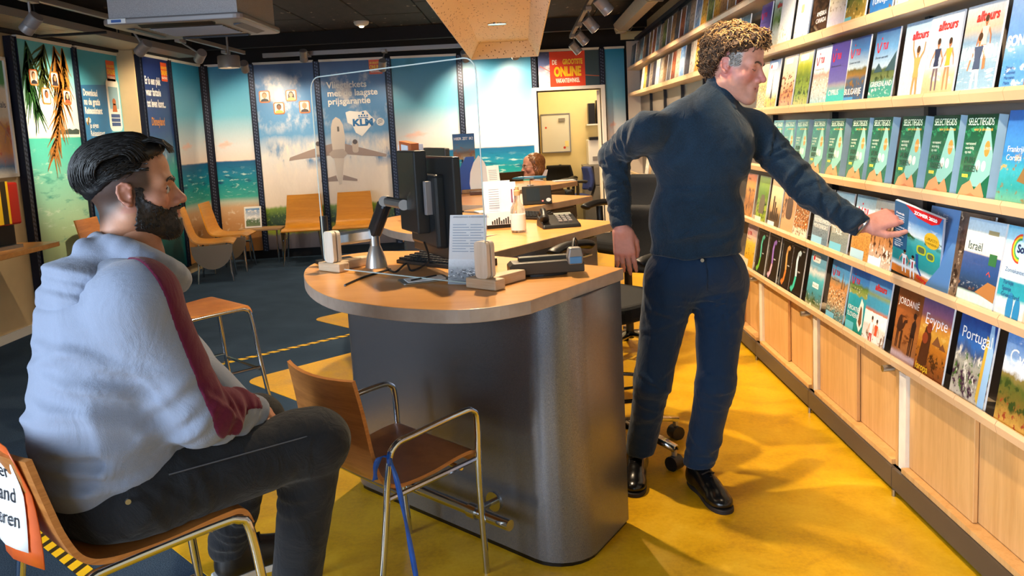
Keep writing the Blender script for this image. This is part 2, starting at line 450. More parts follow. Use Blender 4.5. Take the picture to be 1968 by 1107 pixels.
tag(MB().prism(zig(), 0.0, 0.0025).build('floor', M['lino']), 'glossy yellow linoleum with zigzag edge along the desks', 'floor', kind='structure')
def tape(a, b, label):
    a = Vector(a); b = Vector(b); d = b - a
    o = MB().lim(0, d.length, -0.026, 0.026, 0, 0.0012).build('hazard_tape', M['tape'], loc=(a.x, a.y, 0.0005), rot=(0, 0, math.atan2(d.y, d.x)))
    tag(o, label, 'floor tape', 'striped distance tapes on the carpet')
tape((-2.75, 4.80), (-1.30, 6.10), 'yellow and black striped tape crossing the carpet between the yellow points')
tape((-2.55, 3.55), (-1.30, 2.45), 'yellow and black striped tape on the carpet under the near stool')

# ================================================================ walls and ceiling
M['beige'] = plain('beige_plaster', '#c9b48e', 0.85, var=0.04, vs=8, bmp=0.1, bs=90)
M['cream'] = plain('cream_plaster', '#e8d7a4', 0.85, var=0.03, vs=6)
M['darkwall'] = plain('dark_wall', '#15161b', 0.8, var=0.1)
BT = Vector((0.99596, 0.0898, 0)); BP = Vector((-3.87, 10.235, 0)); BN = Vector((-0.0898, 0.99596, 0))   # back wall line
def bk(s, off=0.0): return BP + BT * s + BN * off
def bwall(name, s0, s1, z0, z1, off, th, mat, label):
    mb = MB(); a = bk(s0, off); b = bk(s1, off); c = bk(s1, off + th); d = bk(s0, off + th)
    mb.prism([(p.x, p.y) for p in (a, b, c, d)], z0, z1)
    return tag(mb.build(name, mat), label, 'wall', kind='structure')
wl = MB(); wl.lim(-4.25, -4.11, -3.2, -2.95, 0, 2.72); wl.lim(-4.25, -4.11, 0.45, 8.5, 0, 2.72); wl.lim(-4.25, -4.11, -2.95, 0.45, 0, 0.55); wl.lim(-4.25, -4.11, -2.95, 0.45, 2.65, 2.72)
tag(wl.build('wall_left', M['beige']), 'beige plaster wall on the left', 'wall', kind='structure')
tag(MB().lim(-4.25, -3.89, 8.5, 10.5, 0, 2.72).build('wall_left', M['beige']), 'beige wall projection with a narrow face toward the room', 'wall', kind='structure')
bwall('wall_back', -0.2, 4.03, 0, 2.72, 0.05, 0.12, M['darkwall'], 'dark back wall behind the picture panels')
bwall('wall_back', 4.03, 4.93, 1.90, 2.72, 0.05, 0.12, M['darkwall'], 'dark wall above the office doorway')
bwall('wall_back', 4.93, 5.5, 0, 2.72, 0.05, 0.12, M['darkwall'], 'dark wall between doorway and shelf wall')
tag(MB().lim(1.60, 1.75, -3.2, 10.85, 0, 2.72).build('wall_right', M['beige']), 'wall behind the brochure racks', 'wall', kind='structure')
wf = MB(); wf.lim(-4.25, -4.1, -3.2, -3.05, 0, 2.72); wf.lim(-0.3, 1.75, -3.2, -3.05, 0, 2.72); wf.lim(-4.1, -0.3, -3.2, -3.05, 0, 0.55); wf.lim(-4.1, -0.3, -3.2, -3.05, 2.65, 2.72)
tag(wf.build('wall_front', M['beige']), 'shop front wall with a wide window opening', 'wall', kind='structure')
# ceiling of dark boards
def ceil_mat():
    m, nt, b = base('dark_ceiling_board', '#14110f', 0.75); c = coords(nt, (1, 1, 1))
    n = noise(nt, coords(nt, (7, 2.2, 1)), 1.6, 6, 0.6); n2 = noise(nt, coords(nt, (12, 5, 1)), 1.0, 2, 0.4)
    col = ramp(nt, [(0.35, '#070605'), (0.75, '#2b211a')], n).outputs[0]
    mr = nt.nodes.new('ShaderNodeMapRange'); nt.links.new(n2, mr.inputs[0]); mr.inputs[1].default_value = 0.66; mr.inputs[2].default_value = 0.72
    col = mixc(nt, mr.outputs[0], col, '#8d7b6a'); nt.links.new(col, b.inputs['Base Color']); return m
M['ceil'] = ceil_mat()
ce = tag(MB().lim(-4.25, 1.75, -3.2, 11.0, 2.735, 2.83).build('ceiling', M['darkwall']), 'black ceiling of dark boards', 'ceiling', kind='structure')
bm_ = MB().lim(0, 0.612, 0, 2.392, 0, 0.02).build('ceiling_board', M['ceil'], ce, bevel=0.004, seg=1)
k = 0
for i in range(10):
    for j in range(6):
        o = bm_ if k == 0 else bm_.copy(); k += 1
        if k > 1: COL.objects.link(o); o.parent = ce
        o.location = (-4.11 + i * 0.6245, -3.1 + j * 2.4 - (i % 2) * 0.7, 2.712 - random.random() * 0.004)
tag(MB().lim(-4.11, -4.03, 3.0, 8.52, 2.425, 2.71).build('trim_2', M['darkwall']), 'dark fascia above the left picture panels', 'fascia', kind='structure')
tag(MB().lim(-3.89, -3.83, 8.52, 10.1, 2.425, 2.71).build('trim_3', M['darkwall']), 'dark fascia above the panels near the corner', 'fascia', kind='structure')
tag(MB().lim(-3.9, 1.5, 9.93, 10.03, 2.56, 2.71).build('trim_1', M['darkwall']), 'dark beam below the ceiling in front of the back wall', 'beam', kind='structure')

# ================================================================ picture panels and slotted uprights
def strip_mat():
    m, nt, b = base('slotted_upright', '#121a30', 0.4, 0.4)
    t = nt.nodes.new('ShaderNodeTexCoord'); sp = nt.nodes.new('ShaderNodeSeparateXYZ'); nt.links.new(t.outputs['Object'], sp.inputs[0])
    f = math_(nt, 'FRACT', math_(nt, 'MULTIPLY', math_(nt, 'ADD', sp.outputs[2], math_(nt, 'MULTIPLY', sp.outputs[0], 0.5)), 26.0))
    g = math_(nt, 'LESS_THAN', math_(nt, 'ABSOLUTE', math_(nt, 'SUBTRACT', math_(nt, 'ABSOLUTE', sp.outputs[0]), 0.011)), 0.006)
    col = mixc(nt, math_(nt, 'MULTIPLY', math_(nt, 'LESS_THAN', f, 0.55), g), '#10182e', '#56607a')
    nt.links.new(col, b.inputs['Base Color']); return m
M['strip'] = strip_mat()
UP_LABELS = []
def upright(p, rz, label, w_=0.062):
    o = MB()
    o.lim(-w_ / 2, w_ / 2, -0.02, 0.03, 0, 2.30)
    for sx in (-1, 1): o.lim(sx * w_ / 2 - 0.004, sx * w_ / 2 + 0.004, -0.03, 0.03, 0, 2.30)
    ob = o.build('slotted_upright', M['strip'], loc=(p[0], p[1], 0.10), rot=(0, 0, rz))
    tag(ob, label, 'wall upright', 'dark slotted uprights between the picture panels')
PAN = {}
def panel(key, name, p0, t, n, w_, mat, label, z0=0.11, z1=2.39, cat='wall poster', group='large printed picture panels'):
    """board with bottom-left p0, along t, n points away from the room"""
    rz = math.atan2(t.y, t.x)
    mb = MB(); mb.mat(0); mb.lim(0, w_, 0, 0.02, 0, z1 - z0)
    o = mb.build(name, mat, loc=(p0[0], p0[1], z0), rot=(0, 0, rz)); tag(o, label, cat, group)
    if z1 > 2.3: MB().lim(-0.005, w_ + 0.005, -0.012, 0.024, z1 - z0, z1 - z0 + 0.028).build('top_rail', M['white'], o)
    PAN[key] = (o, Vector(p0), Vector(t), Vector(n), z0)
    return o
def loc(key, px, py):
    """photo pixel -> (x, z) on the board"""
    o, p0, t, n, z0 = PAN[key]; d = _ray(px, py); q = CO + d * (((np.array(p0) - CO) @ np.array(n)) / (d @ np.array(n)))
    v = Vector(q) - p0; return (v.dot(t), v.z + p0.z - z0)
def locs(key, pts): return [loc(key, *p) for p in pts]
sea_stops = [(0.0, '#c08a50'), (0.16, '#c9925c'), (0.245, '#d2ac84'), (0.275, '#b9c4b4'), (0.30, '#3aa79b'), (0.37, '#0f8a93'), (0.43, '#11789c'), (0.494, '#0c5384'), (0.500, '#e6d6cf'), (0.58, '#cfd6de'), (0.74, '#69b4d4'), (1.0, '#1f88bd')]
SEA = pic('beach_print', sea_stops, 0.006, (2, 3), [('#bfe0dc', (5, 60), 0.56, 0.7, 0.29, 0.47), ('#0a4c70', (3, 40), 0.55, 0.7, 0.30, 0.49), ('#e8d3b8', (7, 34), 0.55, 0.72, 0.05, 0.28), ('#e3b9ae', (2.2, 16), 0.55, 0.75, 0.53, 0.66)], 0.06, 50)
CLOUD = pic('cloud_print', [(0.0, '#5a5156'), (0.075, '#6b6265'), (0.09, '#8f9a2a'), (0.12, '#9fae33'), (0.135, '#22390f'), (0.185, '#37561a'), (0.225, '#7fa02e'), (0.240, '#f3e4d2'), (0.40, '#efe6e0'), (0.50, '#dfe2e6'), (0.62, '#5f9ad0'), (0.85, '#4a83c0'), (1.0, '#254a86')], 0.02, (9, 9),
            [('#f6ece2', (2.0, 2.6), 0.44, 0.6, 0.28, 0.62), ('#f2ebe6', (1.6, 3.2), 0.50, 0.66, 0.62, 0.97), ('#4f86bd', (2.4, 3.0), 0.52, 0.66, 0.42, 0.6), ('#9db43f', (24, 60), 0.55, 0.62, 0.13, 0.225), ('#1a2c0c', (20, 50), 0.56, 0.64, 0.13, 0.225)], 0.05, 40)
PALM = pic('lagoon_print', [(0.0, '#a9c49a'), (0.25, '#b9d6a9'), (0.42, '#8fd2bd'), (0.56, '#55c2b8'), (0.645, '#43b3a8'), (0.65, '#dfe7e2'), (0.70, '#d8e6e6'), (0.86, '#8cd0df'), (1.0, '#55bcd6')], 0.004, (3, 3), [('#d6efe2', (4, 40), 0.58, 0.75, 0.05, 0.64), ('#2c968f', (3, 30), 0.55, 0.75, 0.2, 0.64)], 0.05, 50)
DOWN = pic('sky_print', [(0.0, '#3f7fb5'), (0.5, '#4f9fcb'), (0.8, '#5fbcd8'), (1.0, '#3aa9d0')], 0.02, (2, 2), [], 0.04, 50)
FANT = pic('fantasy_print', [(0.0, '#155a66'), (0.3, '#1b8a8a'), (0.47, '#2aa19b'), (0.56, '#2f6a94'), (0.66, '#22407f'), (1.0, '#1a2a66')], 0.05, (3, 4), [('#c9d4de', (3, 4), 0.5, 0.7, 0.48, 0.66), ('#8fd0c4', (6, 9), 0.56, 0.7, 0.2, 0.55), ('#7a3f2a', (5, 5), 0.62, 0.7, 0.35, 0.5)], 0.06, 40)
LT = Vector((0, 1, 0)); LN = Vector((-1, 0, 0))
panel('palm', 'wall_poster', (-4.06, 6.82, 0.11), LT, LN, 0.83, PALM, 'tropical lagoon panel with hanging palm fronds, beside the framed poster')
panel('down', 'wall_poster', (-4.06, 7.71, 0.11), LT, LN, 0.79, DOWN, 'blue panel advertising a phone app, showing a white smartphone')
panel('fant', 'wall_poster', (-3.86, 8.60, 0.11), LT, LN, 0.64, FANT, 'dark blue fantasy panel with orange script lettering')
panel('sea1', 'wall_poster', (-3.86, 9.30, 0.11), LT, LN, 0.86, SEA, 'beach and sea panel on the left wall next to the corner')
def bpanel(key, x0, x1, mat, label, z0=0.11, z1=2.39, name='wall_poster', **kw):
    def s_of(px):
        d = _ray(px, 250); q = CO + d * (((np.array(BP) - CO) @ np.array(BN)) / (d @ np.array(BN))); return (Vector(q) - BP).dot(BT)
    s0, s1 = s_of(x0), s_of(x1); p = bk(s0)
    return panel(key, name, (p.x, p.y, z0), BT, BN, s1 - s0, mat, label, z0, z1, **kw), s0, s1
bpanel('sea2', 405, 487, SEA, 'beach and sea panel on the back wall, left of the clouds')
bpanel('cl1', 497, 611, CLOUD, 'cloudy sky panel above green bushes with four portrait stickers')
bpanel('cl2', 623, 747, CLOUD, 'cloudy sky panel with a white airliner seen from below')
bpanel('sea3', 760, 884, SEA, 'brightly lit beach and sea panel right of the airliner')
bpanel('sea4', 896, 1026, SEA, 'brightly lit beach and sea panel next to the doorway')
bpanel('sea5', 1167, 1204, SEA, 'narrow beach and sky panel between doorway and brochure racks')
upright((-4.07, 6.76), R(90), 'dark slotted upright left of the palm frond panel', 0.08)
upright((-4.07, 7.68), R(90), 'dark slotted upright between palm panel and phone app panel')
upright((-3.87, 8.555), R(90), 'dark slotted upright left of the dark blue fantasy panel')
upright((-3.87, 9.27), R(90), 'dark slotted upright right of the dark blue fantasy panel')
upright((-3.84, 10.19), R(45), 'wide dark upright in the room corner', 0.1)
for px, lb in ((492, 'dark slotted upright between beach panel and the portrait stickers'), (617, 'dark slotted upright crossing the left wing of the airliner'), (754, 'dark slotted upright right of the airliner panel'),
               (890, 'dark slotted upright between the two brightly lit beach panels'), (1031, 'dark slotted upright beside the left door jamb'), (1161, 'dark slotted upright right of the office doorway')):
    d = _ray(px, 250); q = CO + d * (((np.array(BP) - CO) @ np.array(BN)) / (d @ np.array(BN)))
    upright((q[0], q[1] + 0.0), math.atan2(BT.y, BT.x), lb)
# --- airliner, lettering and marks on the cloud panel
o = PAN['cl2'][0]; K = 'cl2'
WING = '#a3918a'; FUS = '#dcd3cc'
pp(o, [locs(K, [(638, 276), (600, 287), (557, 303), (556, 309), (600, 303), (640, 298)]), locs(K, [(662, 276), (700, 285), (743, 296), (742, 301), (700, 299), (662, 296)]),
       locs(K, [(646, 337), (618, 346), (618, 350), (650, 348)]), locs(K, [(660, 336), (687, 344), (687, 348), (659, 346)])], WING, 'printed_wings', -0.002)
pp(o, [locs(K, [(645, 225), (653, 229), (659, 240), (663, 262), (663, 290), (660, 320), (657, 354), (652, 354), (645, 320), (640, 292), (636, 265), (636, 245), (639, 231)])], FUS, 'printed_fuselage', -0.003)
for ex, ey in ((612, 285), (683, 281)):
    x, z = loc(K, ex, ey); pp(o, [rrect(x - 0.038, z - 0.08, x + 0.038, z + 0.07, 0.03)], '#cbbfb6', 'printed_engine', -0.004); pp(o, [disc(x, z + 0.055, 0.03, 14)], '#5d5450', 'printed_engine', -0.005)
x, z = loc(K, 650, 248); pp(o, [rect(x - 0.012, z - 0.03, x + 0.012, z + 0.03)], '#6d6660', 'printed_hatch', -0.005)
pp(o, [locs(K, [(640, 288), (632, 296), (640, 304), (660, 304), (668, 295), (660, 286)])], '#bfb2aa', 'printed_belly', -0.0045)
x, z = loc(K, 628, 170); txt('Vliegtickets\nmet de laagste\nprijsgarantie', 0.108, '#f4f4f2', o, x, z, bold=0.8, sx=0.98, space=0.92, y=-0.004)
x, z = loc(K, 678, 242); txt('KLM', 0.115, '#1f6fb4', o, x, z, bold=1.6, sx=1.15, y=-0.006)
pp(o, [locs(K, [(664, 216), (672, 213), (690, 215), (703, 212), (712, 222), (722, 231), (712, 243), (702, 255), (696, 262), (684, 255), (677, 240), (668, 236)])], '#f3f5f7', 'printed_cloud', -0.004)
x, z = loc(K, 698, 222); pp(o, [disc(x - 0.05 + 0.033 * i, z + 0.0, 0.011, 8) for i in range(4)] + [rect(x - 0.06, z - 0.03, x + 0.062, z - 0.02), rect(x - 0.012, z + 0.02, x + 0.012, z + 0.045)], '#1f6fb4', 'printed_crown', -0.006)
x, z = loc(K, 731, 234); pp(o, [disc(x, z, 0.05, 20)], '#dfe4ea', 'printed_roundel', -0.006); pp(o, [stroke([(x - 0.03, z - 0.02 + i * 0.018), (x + 0.03, z + 0.0 + i * 0.018)], 0.007) for i in range(3)], '#5d6f86', 'printed_roundel', -0.007)
def badge(o, x0, z0, w_, h_):
    pp(o, [rect(x0, z0, x0 + w_, z0 + h_)], '#e25a26', 'printed_badge', -0.004)
    txt('DE GROOTSTE', h_ * 0.18, '#f5d63a', o, x0 + w_ / 2, z0 + h_ * 0.66, 'CENTER', y=-0.0055, bold=1, sx=0.62)
    txt('ONLINE', h_ * 0.34, '#f7c71f', o, x0 + w_ / 2, z0 + h_ * 0.34, 'CENTER', y=-0.0055, bold=1.5, sx=0.62)
    txt('VAKANTIEWINKEL', h_ * 0.17, '#fff3e6', o, x0 + w_ / 2, z0 + h_ * 0.12, 'CENTER', y=-0.0055, bold=1, sx=0.5)
x, z = loc(K, 710, 143); badge(o, x, z, 0.16, 0.19)
# --- portrait stickers
def portrait(key, px0, py0, px1, py1, hair, shirt, skin='#d8a07c', long=False):
    o = PAN[key][0]; x0, z1 = loc(key, px0, py0); x1, z0 = loc(key, px1, py1); w_ = x1 - x0; h_ = z1 - z0; cx = (x0 + x1) / 2
    pp(o, [rrect(x0, z0, x1, z1, 0.18 * w_)], '#e2722e', 'sticker', -0.006)
    pp(o, [rrect(x0 + .1 * w_, z0 + .08 * h_, x1 - .1 * w_, z1 - .08 * h_, 0.12 * w_)], '#efe4dc', 'sticker', -0.007)
    hs = [disc(cx, z0 + .62 * h_, .25 * h_, 16, .8)]
    if long: hs.append([(cx - .27 * w_, z0 + .62 * h_), (cx - .3 * w_, z0 + .25 * h_), (cx + .3 * w_, z0 + .25 * h_), (cx + .27 * w_, z0 + .62 * h_)])
    pp(o, hs, hair, 'sticker', -0.008)
    pp(o, [[(x0 + .12 * w_, z0 + .09 * h_), (x1 - .12 * w_, z0 + .09 * h_), (x1 - .2 * w_, z0 + .27 * h_), (cx, z0 + .36 * h_), (x0 + .2 * w_, z0 + .27 * h_)]], shirt, 'sticker', -0.009)
    pp(o, [disc(cx, z0 + .56 * h_, .2 * h_, 16, .78)], skin, 'sticker', -0.010)
portrait('palm', 53, 132, 73, 165, '#6b4a32', '#2a2a30'); portrait('palm', 94, 137, 113, 168, '#2a1812', '#33303a', '#b97f5c', True)
portrait('palm', 78, 168, 98, 201, '#1d1713', '#d9cfc4', '#8a5a3c'); portrait('palm', 118, 172, 137, 202, '#2b1a14', '#d05a38', '#d8a284', True)
portrait('cl1', 497, 175, 520, 197, '#8a6a4a', '#26313f'); portrait('cl1', 548, 173, 571, 194, '#3a2418', '#e3d36a', '#d49c7c', True)
portrait('cl1', 525, 197, 548, 219, '#201612', '#c9b254', '#7d5236'); portrait('cl1', 574, 194, 597, 217, '#a89a84', '#3a3338', '#c98f6f')
# --- palm fronds
def frond(key, pts, n, ll, col, spread=0.9, name='printed_frond', y=-0.003):
    o = PAN[key][0]; P = [Vector(loc(key, *p)) for p in pts]; S_ = []
    seg = len(P) - 1
    for i in range(n):
        u = (i + 0.5) / n * seg; a = min(int(u), seg - 1); p = P[a].lerp(P[a + 1], u - a); d = (P[a + 1] - P[a]).normalized()
        for sd in (-1, 1):
            an = math.atan2(d.y, d.x) + sd * spread * random.uniform(0.6, 1.1); L_ = ll * random.uniform(0.7, 1.15) * (1 - 0.5 * i / n)
            q = p + Vector((math.cos(an), math.sin(an))) * L_ + Vector((0, -0.25 * L_)); mid = p.lerp(q, 0.5) + Vector((0, 0.06 * L_))
            pl = PAN[key][0].dimensions if False else None
            S_.append(stroke([(max(0.005, min(0.82, v.x)), min(2.27, v.y)) for v in (p, mid, q)], 0.028, 0.003))
    S_.append(stroke([(v.x, min(2.27, v.y)) for v in P], 0.02, 0.008)); pp(o, S_, col, name, y)
frond('palm', [(48, 78), (58, 130), (62, 180), (72, 215)], 16, 0.34, '#1f4a20', 0.5, y=-0.0022)
frond('palm', [(50, 90), (50, 140), (55, 175)], 12, 0.25, '#2f6a2c', 0.5, y=-0.0024)
frond('palm', [(84, 85), (78, 120), (84, 160)], 12, 0.3, '#3f4a16', 0.8, y=-0.0026)
frond('palm', [(102, 88), (112, 140), (118, 190), (112, 240), (104, 300)], 34, 0.30, '#a8702a', 0.75, y=-0.0034)
frond('palm', [(118, 92), (122, 130), (126, 180)], 16, 0.18, '#c98f3c', 0.55, y=-0.0038)
o = PAN['palm'][0]; pp(o, [locs('palm', [(112, 258), (113, 251), (120, 247), (126, 250), (133, 247), (139, 250), (146, 247), (152, 250), (152, 258)])], '#3d4c45', 'printed_huts', -0.002)
# --- phone app panel
K = 'down'; o = PAN[K][0]
a = loc(K, 152, 163); b_ = loc(K, 205, 163); pp(o, [[(0.03, 0.0), (b_[0], 0.0), b_, (0.03, a[1])]], '#2f7ab8', 'printed_field', -0.002)
x, z = loc(K, 158, 183); txt('Download\nnu de gratis\nReisassistent\napp', 0.085, '#f0f4f6', o, 0.06, z, bold=1.4, sx=0.74, space=0.98, y=-0.003)
x, z = loc(K, 166, 246); txt('je eigen\nReisassistent', 0.075, '#f0f4f6', o, 0.12, z, bold=0.6, sx=0.7, space=1.0, y=-0.003)
pp(o, [stroke([(0.07, z + 0.06), (0.085, z + 0.03), (0.12, z + 0.10)], 0.02)], '#f2c230', 'printed_tick', -0.003)
xa, za = loc(K, 201, 150); xb, zb = loc(K, 236, 252)
pp(o, [rrect(xa, zb, min(xb, 0.785), za, 0.06)], '#ecebe8', 'printed_phone', -0.004)
pp(o, [rect(xa + .035, zb + .03, min(xb, 0.785) - .03, za - .08)], '#cfdbe2', 'printed_screen', -0.005)
pp(o, [rect(xa + .035, zb + .22, min(xb, 0.785) - .03, za - .08)], '#7fa9c0', 'printed_screen', -0.0055)
pp(o, [rect(xa + .04, zb + .05 + .042 * i, min(xb, 0.785) - .035, zb + .085 + .042 * i) for i in range(3)], '#2b4c86', 'printed_menu', -0.006)
pp(o, [disc((xa + min(xb, .785)) / 2, zb + .29, .035, 14), [((xa + min(xb, .785)) / 2 - .05, zb + .19), ((xa + min(xb, .785)) / 2 + .05, zb + .19), ((xa + min(xb, .785)) / 2 + .03, zb + .27), ((xa + min(xb, .785)) / 2 - .03, zb + .27)]], '#a2572c', 'printed_person', -0.0065)
badge(o, 0.55, 2.02, 0.17, 0.2)
K = 'fant'; o = PAN[K][0]
x, z = loc(K, 274, 160); txt('Er is een plek\nwaar fantasie\ntot leven komt...', 0.112, '#e9edf4', o, 0.04, z, bold=1.0, sx=0.6, space=1.05, y=-0.003)
x, z = loc(K, 282, 222); txt('Disneyland', 0.12, '#d08a2c', o, 0.1, z - 0.1, bold=0.6, sx=0.6, shear=0.15, y=-0.003)
badge(o, 0.45, 2.05, 0.15, 0.2)
# --- banner above the doorway
bo, s0, s1 = bpanel('ban', 1040, 1156, pic('banner_print', [(0.0, '#a9b4cf'), (0.4, '#c3bfd6'), (0.7, '#5d6fa8'), (1.0, '#3a4a86')], 0.2, (2, 2), [('#e8e4ea', (3, 3), 0.5, 0.65, 0.0, 1.0), ('#243a46', (2, 5), 0.58, 0.7, 0.2, 1.0)], 0.1, 20), 'printed banner with orange sign field above the office doorway', 1.915, 2.39)
K = 'ban'; a = loc(K, 1058, 168); b_ = loc(K, 1123, 97)
pp(bo, [rect(loc(K, 1123, 120)[0], 0.0, s1 - s0, 0.475)], '#2c4650', 'printed_field', -0.002)
pp(bo, [stroke([(loc(K, 1122, 150)[0], 0.17), (s1 - s0, 0.15)], 0.008), stroke([(0.02, 0.30), (a[0] + 0.02, 0.22)], 0.008)], '#d8612f', 'printed_line', -0.0025)
pp(bo, [rect(a[0], a[1], b_[0], b_[1] - 0.0)], '#e0421f', 'printed_badge', -0.003)
wB = b_[0] - a[0]; hB = b_[1] - a[1]; cxB = (a[0] + b_[0]) / 2
txt('DE', hB * .18, '#fff2e0', bo, a[0] + wB * .07, a[1] + hB * .64, y=-0.0045, bold=1.2, sx=0.62)
txt('GROOTSTE', hB * .2, '#f7cf2e', bo, b_[0] - wB * .07, a[1] + hB * .64, 'RIGHT', y=-0.0045, bold=1.5, sx=0.56)
txt('ONLINE', hB * .36, '#f9c41c', bo, cxB, a[1] + hB * .31, 'CENTER', y=-0.0045, bold=1.8, sx=0.6)
txt('VAKANTIEWINKEL', hB * .17, '#fff2e0', bo, cxB, a[1] + hB * .12, 'CENTER', y=-0.0045, bold=1.2, sx=0.48)
# --- framed poster on the left wall
fp = thing('framed_poster', 'framed holiday offers poster on the beige wall at the far left', 'poster', (-4.10, 6.02, 1.31), R(90))
MB().lim(0, 0.64, -0.005, 0.006, 0, 0.89).build('print', pic('offers_print', [(0.0, '#d8dde0'), (0.06, '#3f6ea8'), (0.2, '#d78a3a'), (0.42, '#e3a23c'), (0.5, '#ece2d2'), (0.76, '#efe6da'), (0.80, '#4f9a52'), (1.0, '#3f8f5c')], 0.05, (4, 5), [('#c4552a', (5, 5), 0.55, 0.66, 0.05, 0.48), ('#f0d23a', (4, 6), 0.58, 0.68, 0.2, 0.5)], 0.12, 25), fp)
fr = MB(); fr.lim(-0.03, 0, -0.02, 0.01, -0.03, 0.92); fr.lim(0.64, 0.67, -0.02, 0.01, -0.03, 0.92); fr.lim(0, 0.64, -0.02, 0.01, -0.03, 0); fr.lim(0, 0.64, -0.02, 0.01, 0.89, 0.92)
fr.build('frame', M['white'], fp, bevel=0.004)
txt('deals', 0.07, '#3a4668', fp, 0.62, 0.52, 'RIGHT', y=-0.007); pp(fp, [stroke([(0.5, 0.42), (0.58, 0.34), (0.55, 0.24)], 0.02), stroke([(0.58, 0.34), (0.63, 0.27)], 0.016)], '#c98a5c', 'print', -0.007)

# ================================================================ office behind the doorway
tag(MB().lim(-0.05, 0.0, 10.72, 12.7, 0, 2.6).build('wall_office', M['cream']), 'cream side wall of the back office', 'wall', kind='structure')
tag(MB().lim(-0.05, 2.2, 12.6, 12.7, 0, 2.6).build('wall_office', M['cream']), 'cream rear wall of the back office', 'wall', kind='structure')
tag(MB().lim(1.95, 2.2, 10.9, 12.6, 0, 2.6).build('wall_office', M['cream']), 'cream right wall of the back office', 'wall', kind='structure')
tag(MB().lim(-0.05, 2.2, 10.75, 12.7, 2.5, 2.6).build('ceiling', M['cream']), 'pale ceiling of the back office', 'ceiling', kind='structure')
dj = MB()
for s_ in (4.045, 4.915):
    p = bk(s_, 0.04); dj.box((p.x, p.y, 0.955), (0.05, 0.22, 1.91), (0, 0, math.atan2(BT.y, BT.x)))
p = bk(4.48, 0.04); dj.box((p.x, p.y, 1.93), (0.92, 0.22, 0.04), (0, 0, math.atan2(BT.y, BT.x)))
tag(dj.build('door_1', M['white'], bevel=0.003), 'white frame of the office doorway', 'door frame', kind='structure')
dl = thing('door_leaf', 'pale door leaf standing open into the back office', 'door', (bk(4.88, 0.1).x, bk(4.88, 0.1).y, 0.01), R(83))
MB().lim(0, 0.8, -0.02, 0.02, 0, 1.88).build('panel', plain('door_paint', '#cfc3b4', 0.5), dl, bevel=0.003)
for z in (0.3, 1.05, 1.62): MB().cyl((0.0, -0.03, z), (0.0, -0.03, z + 0.09), 0.012).build('hinge', M['steel'], dl, True)
MB().tube([(0.72, -0.02, 0.95), (0.72, -0.07, 0.95), (0.62, -0.07, 0.95)], 0.009).build('handle', M['steel'], dl, True)
a = at_y(1040, 222, 12.58); b_ = at_y(1096, 290, 12.58)
wbd = thing('whiteboard', 'whiteboard hanging on the cream office wall', 'whiteboard', (a.x, 12.58, b_.z))
ww, hh = b_.x - a.x, a.z - b_.z
MB().lim(0, ww, -0.01, 0.01, 0, hh).build('board', plain('board_white', '#d8d8d0', 0.25), wbd)
fr = MB(); fr.lim(-.015, 0, -.02, .01, -.015, hh + .015); fr.lim(ww, ww + .015, -.02, .01, -.015, hh + .015); fr.lim(0, ww, -.02, .01, -.015, 0); fr.lim(0, ww, -.02, .01, hh, hh + .015); fr.build('frame', M['steel'], wbd)
MB().lim(ww * .62, ww * .85, -.04, -.01, hh * .82, hh * .9).build('eraser', M['grey'], wbd)
pp(wbd, [rect(ww * .82, hh * .12, ww * .95, hh * .28)], '#f0e2a0', 'note', -.012); pp(wbd, [disc(ww * .15, hh * .66, .015), disc(ww * .8, hh * .1, .018)], '#c8402c', 'magnet', -.013)
# ================================================================ ceiling fixtures and lamps
def spot(parent, loc, target, power, ang=60, blend=0.6, col=WARM, size=0.03):
    d = bpy.data.lights.new('lamp_light', 'SPOT'); d.energy = power; d.spot_size = R(ang); d.spot_blend = blend; d.color = col; d.shadow_soft_size = size
    o = bpy.data.objects.new('lamp_light', d); COL.objects.link(o)
    v = Vector(target) - Vector(loc); o.location = loc; o.rotation_euler = v.to_track_quat('-Z', 'Y').to_euler()
    if parent is not None: o.parent = parent; o.location = Vector(loc) - parent.location
    return o
LENS = emit('lamp_lens', '#ffdba8', 6.0)
def track_lamp(rail, head, target, power, label, ang=62, r=0.045, L=0.13, grp='grey spotlights on the ceiling tracks'):
    """rail: point on the track; head: centre of the lamp body; target: where it points"""
    rail = Vector(rail); head = Vector(head)
    t = thing('track_spotlight', label, 'spotlight', rail, 0, grp); h = head - rail; d = (Vector(target) - head).normalized()
    MB().box((0, 0, -0.02), (0.05, 0.16, 0.035)).build('track_adapter', M['lampgrey'], t, bevel=0.004)
    MB().cyl((0, 0, -0.03), h + Vector((0, 0, 0.02)), 0.008).build('stem', M['lampgrey'], t, True)
    MB().tube([h - d * L * 0.5, h - d * L * 0.46, h + d * L * 0.1, h + d * L * 0.11, h + d * L * 0.13, h + d * L * 0.5], [r * .9, r, r, r * .96, r, r * 1.02], 24).build('lamp_head', M['lampgrey'], t, True)
    MB().cyl(h + d * L * 0.49, h + d * (L * 0.5 + 0.002), r * 0.86, 24).build('lens', LENS, t)
    spot(t, head + d * (L * 0.5 + 0.012), target, power, ang)
    return t
def beam(name, a, b, w_, h_, mat, label, cat, mb=None):
    a = Vector(a); b = Vector(b); d = b - a
    o = MB().box((d.length / 2, 0, 0), (d.length, w_, h_)).build(name, mat, loc=a, rot=d.to_track_quat('X', 'Z').to_euler(), bevel=0.003)
    return tag(o, label, cat)
RAILZ = 2.40
beam('track_rail', (0.60, 1.2, 2.47), (0.60, 9.75, 2.47), 0.035, 0.04, M['lampgrey'], 'long grey lighting track on the right of the ceiling', 'lighting track')
beam('track_rail', (-3.18, 3.0, 2.47), (-3.12, 9.6, 2.47), 0.035, 0.04, M['lampgrey'], 'long grey lighting track on the left of the ceiling', 'lighting track')
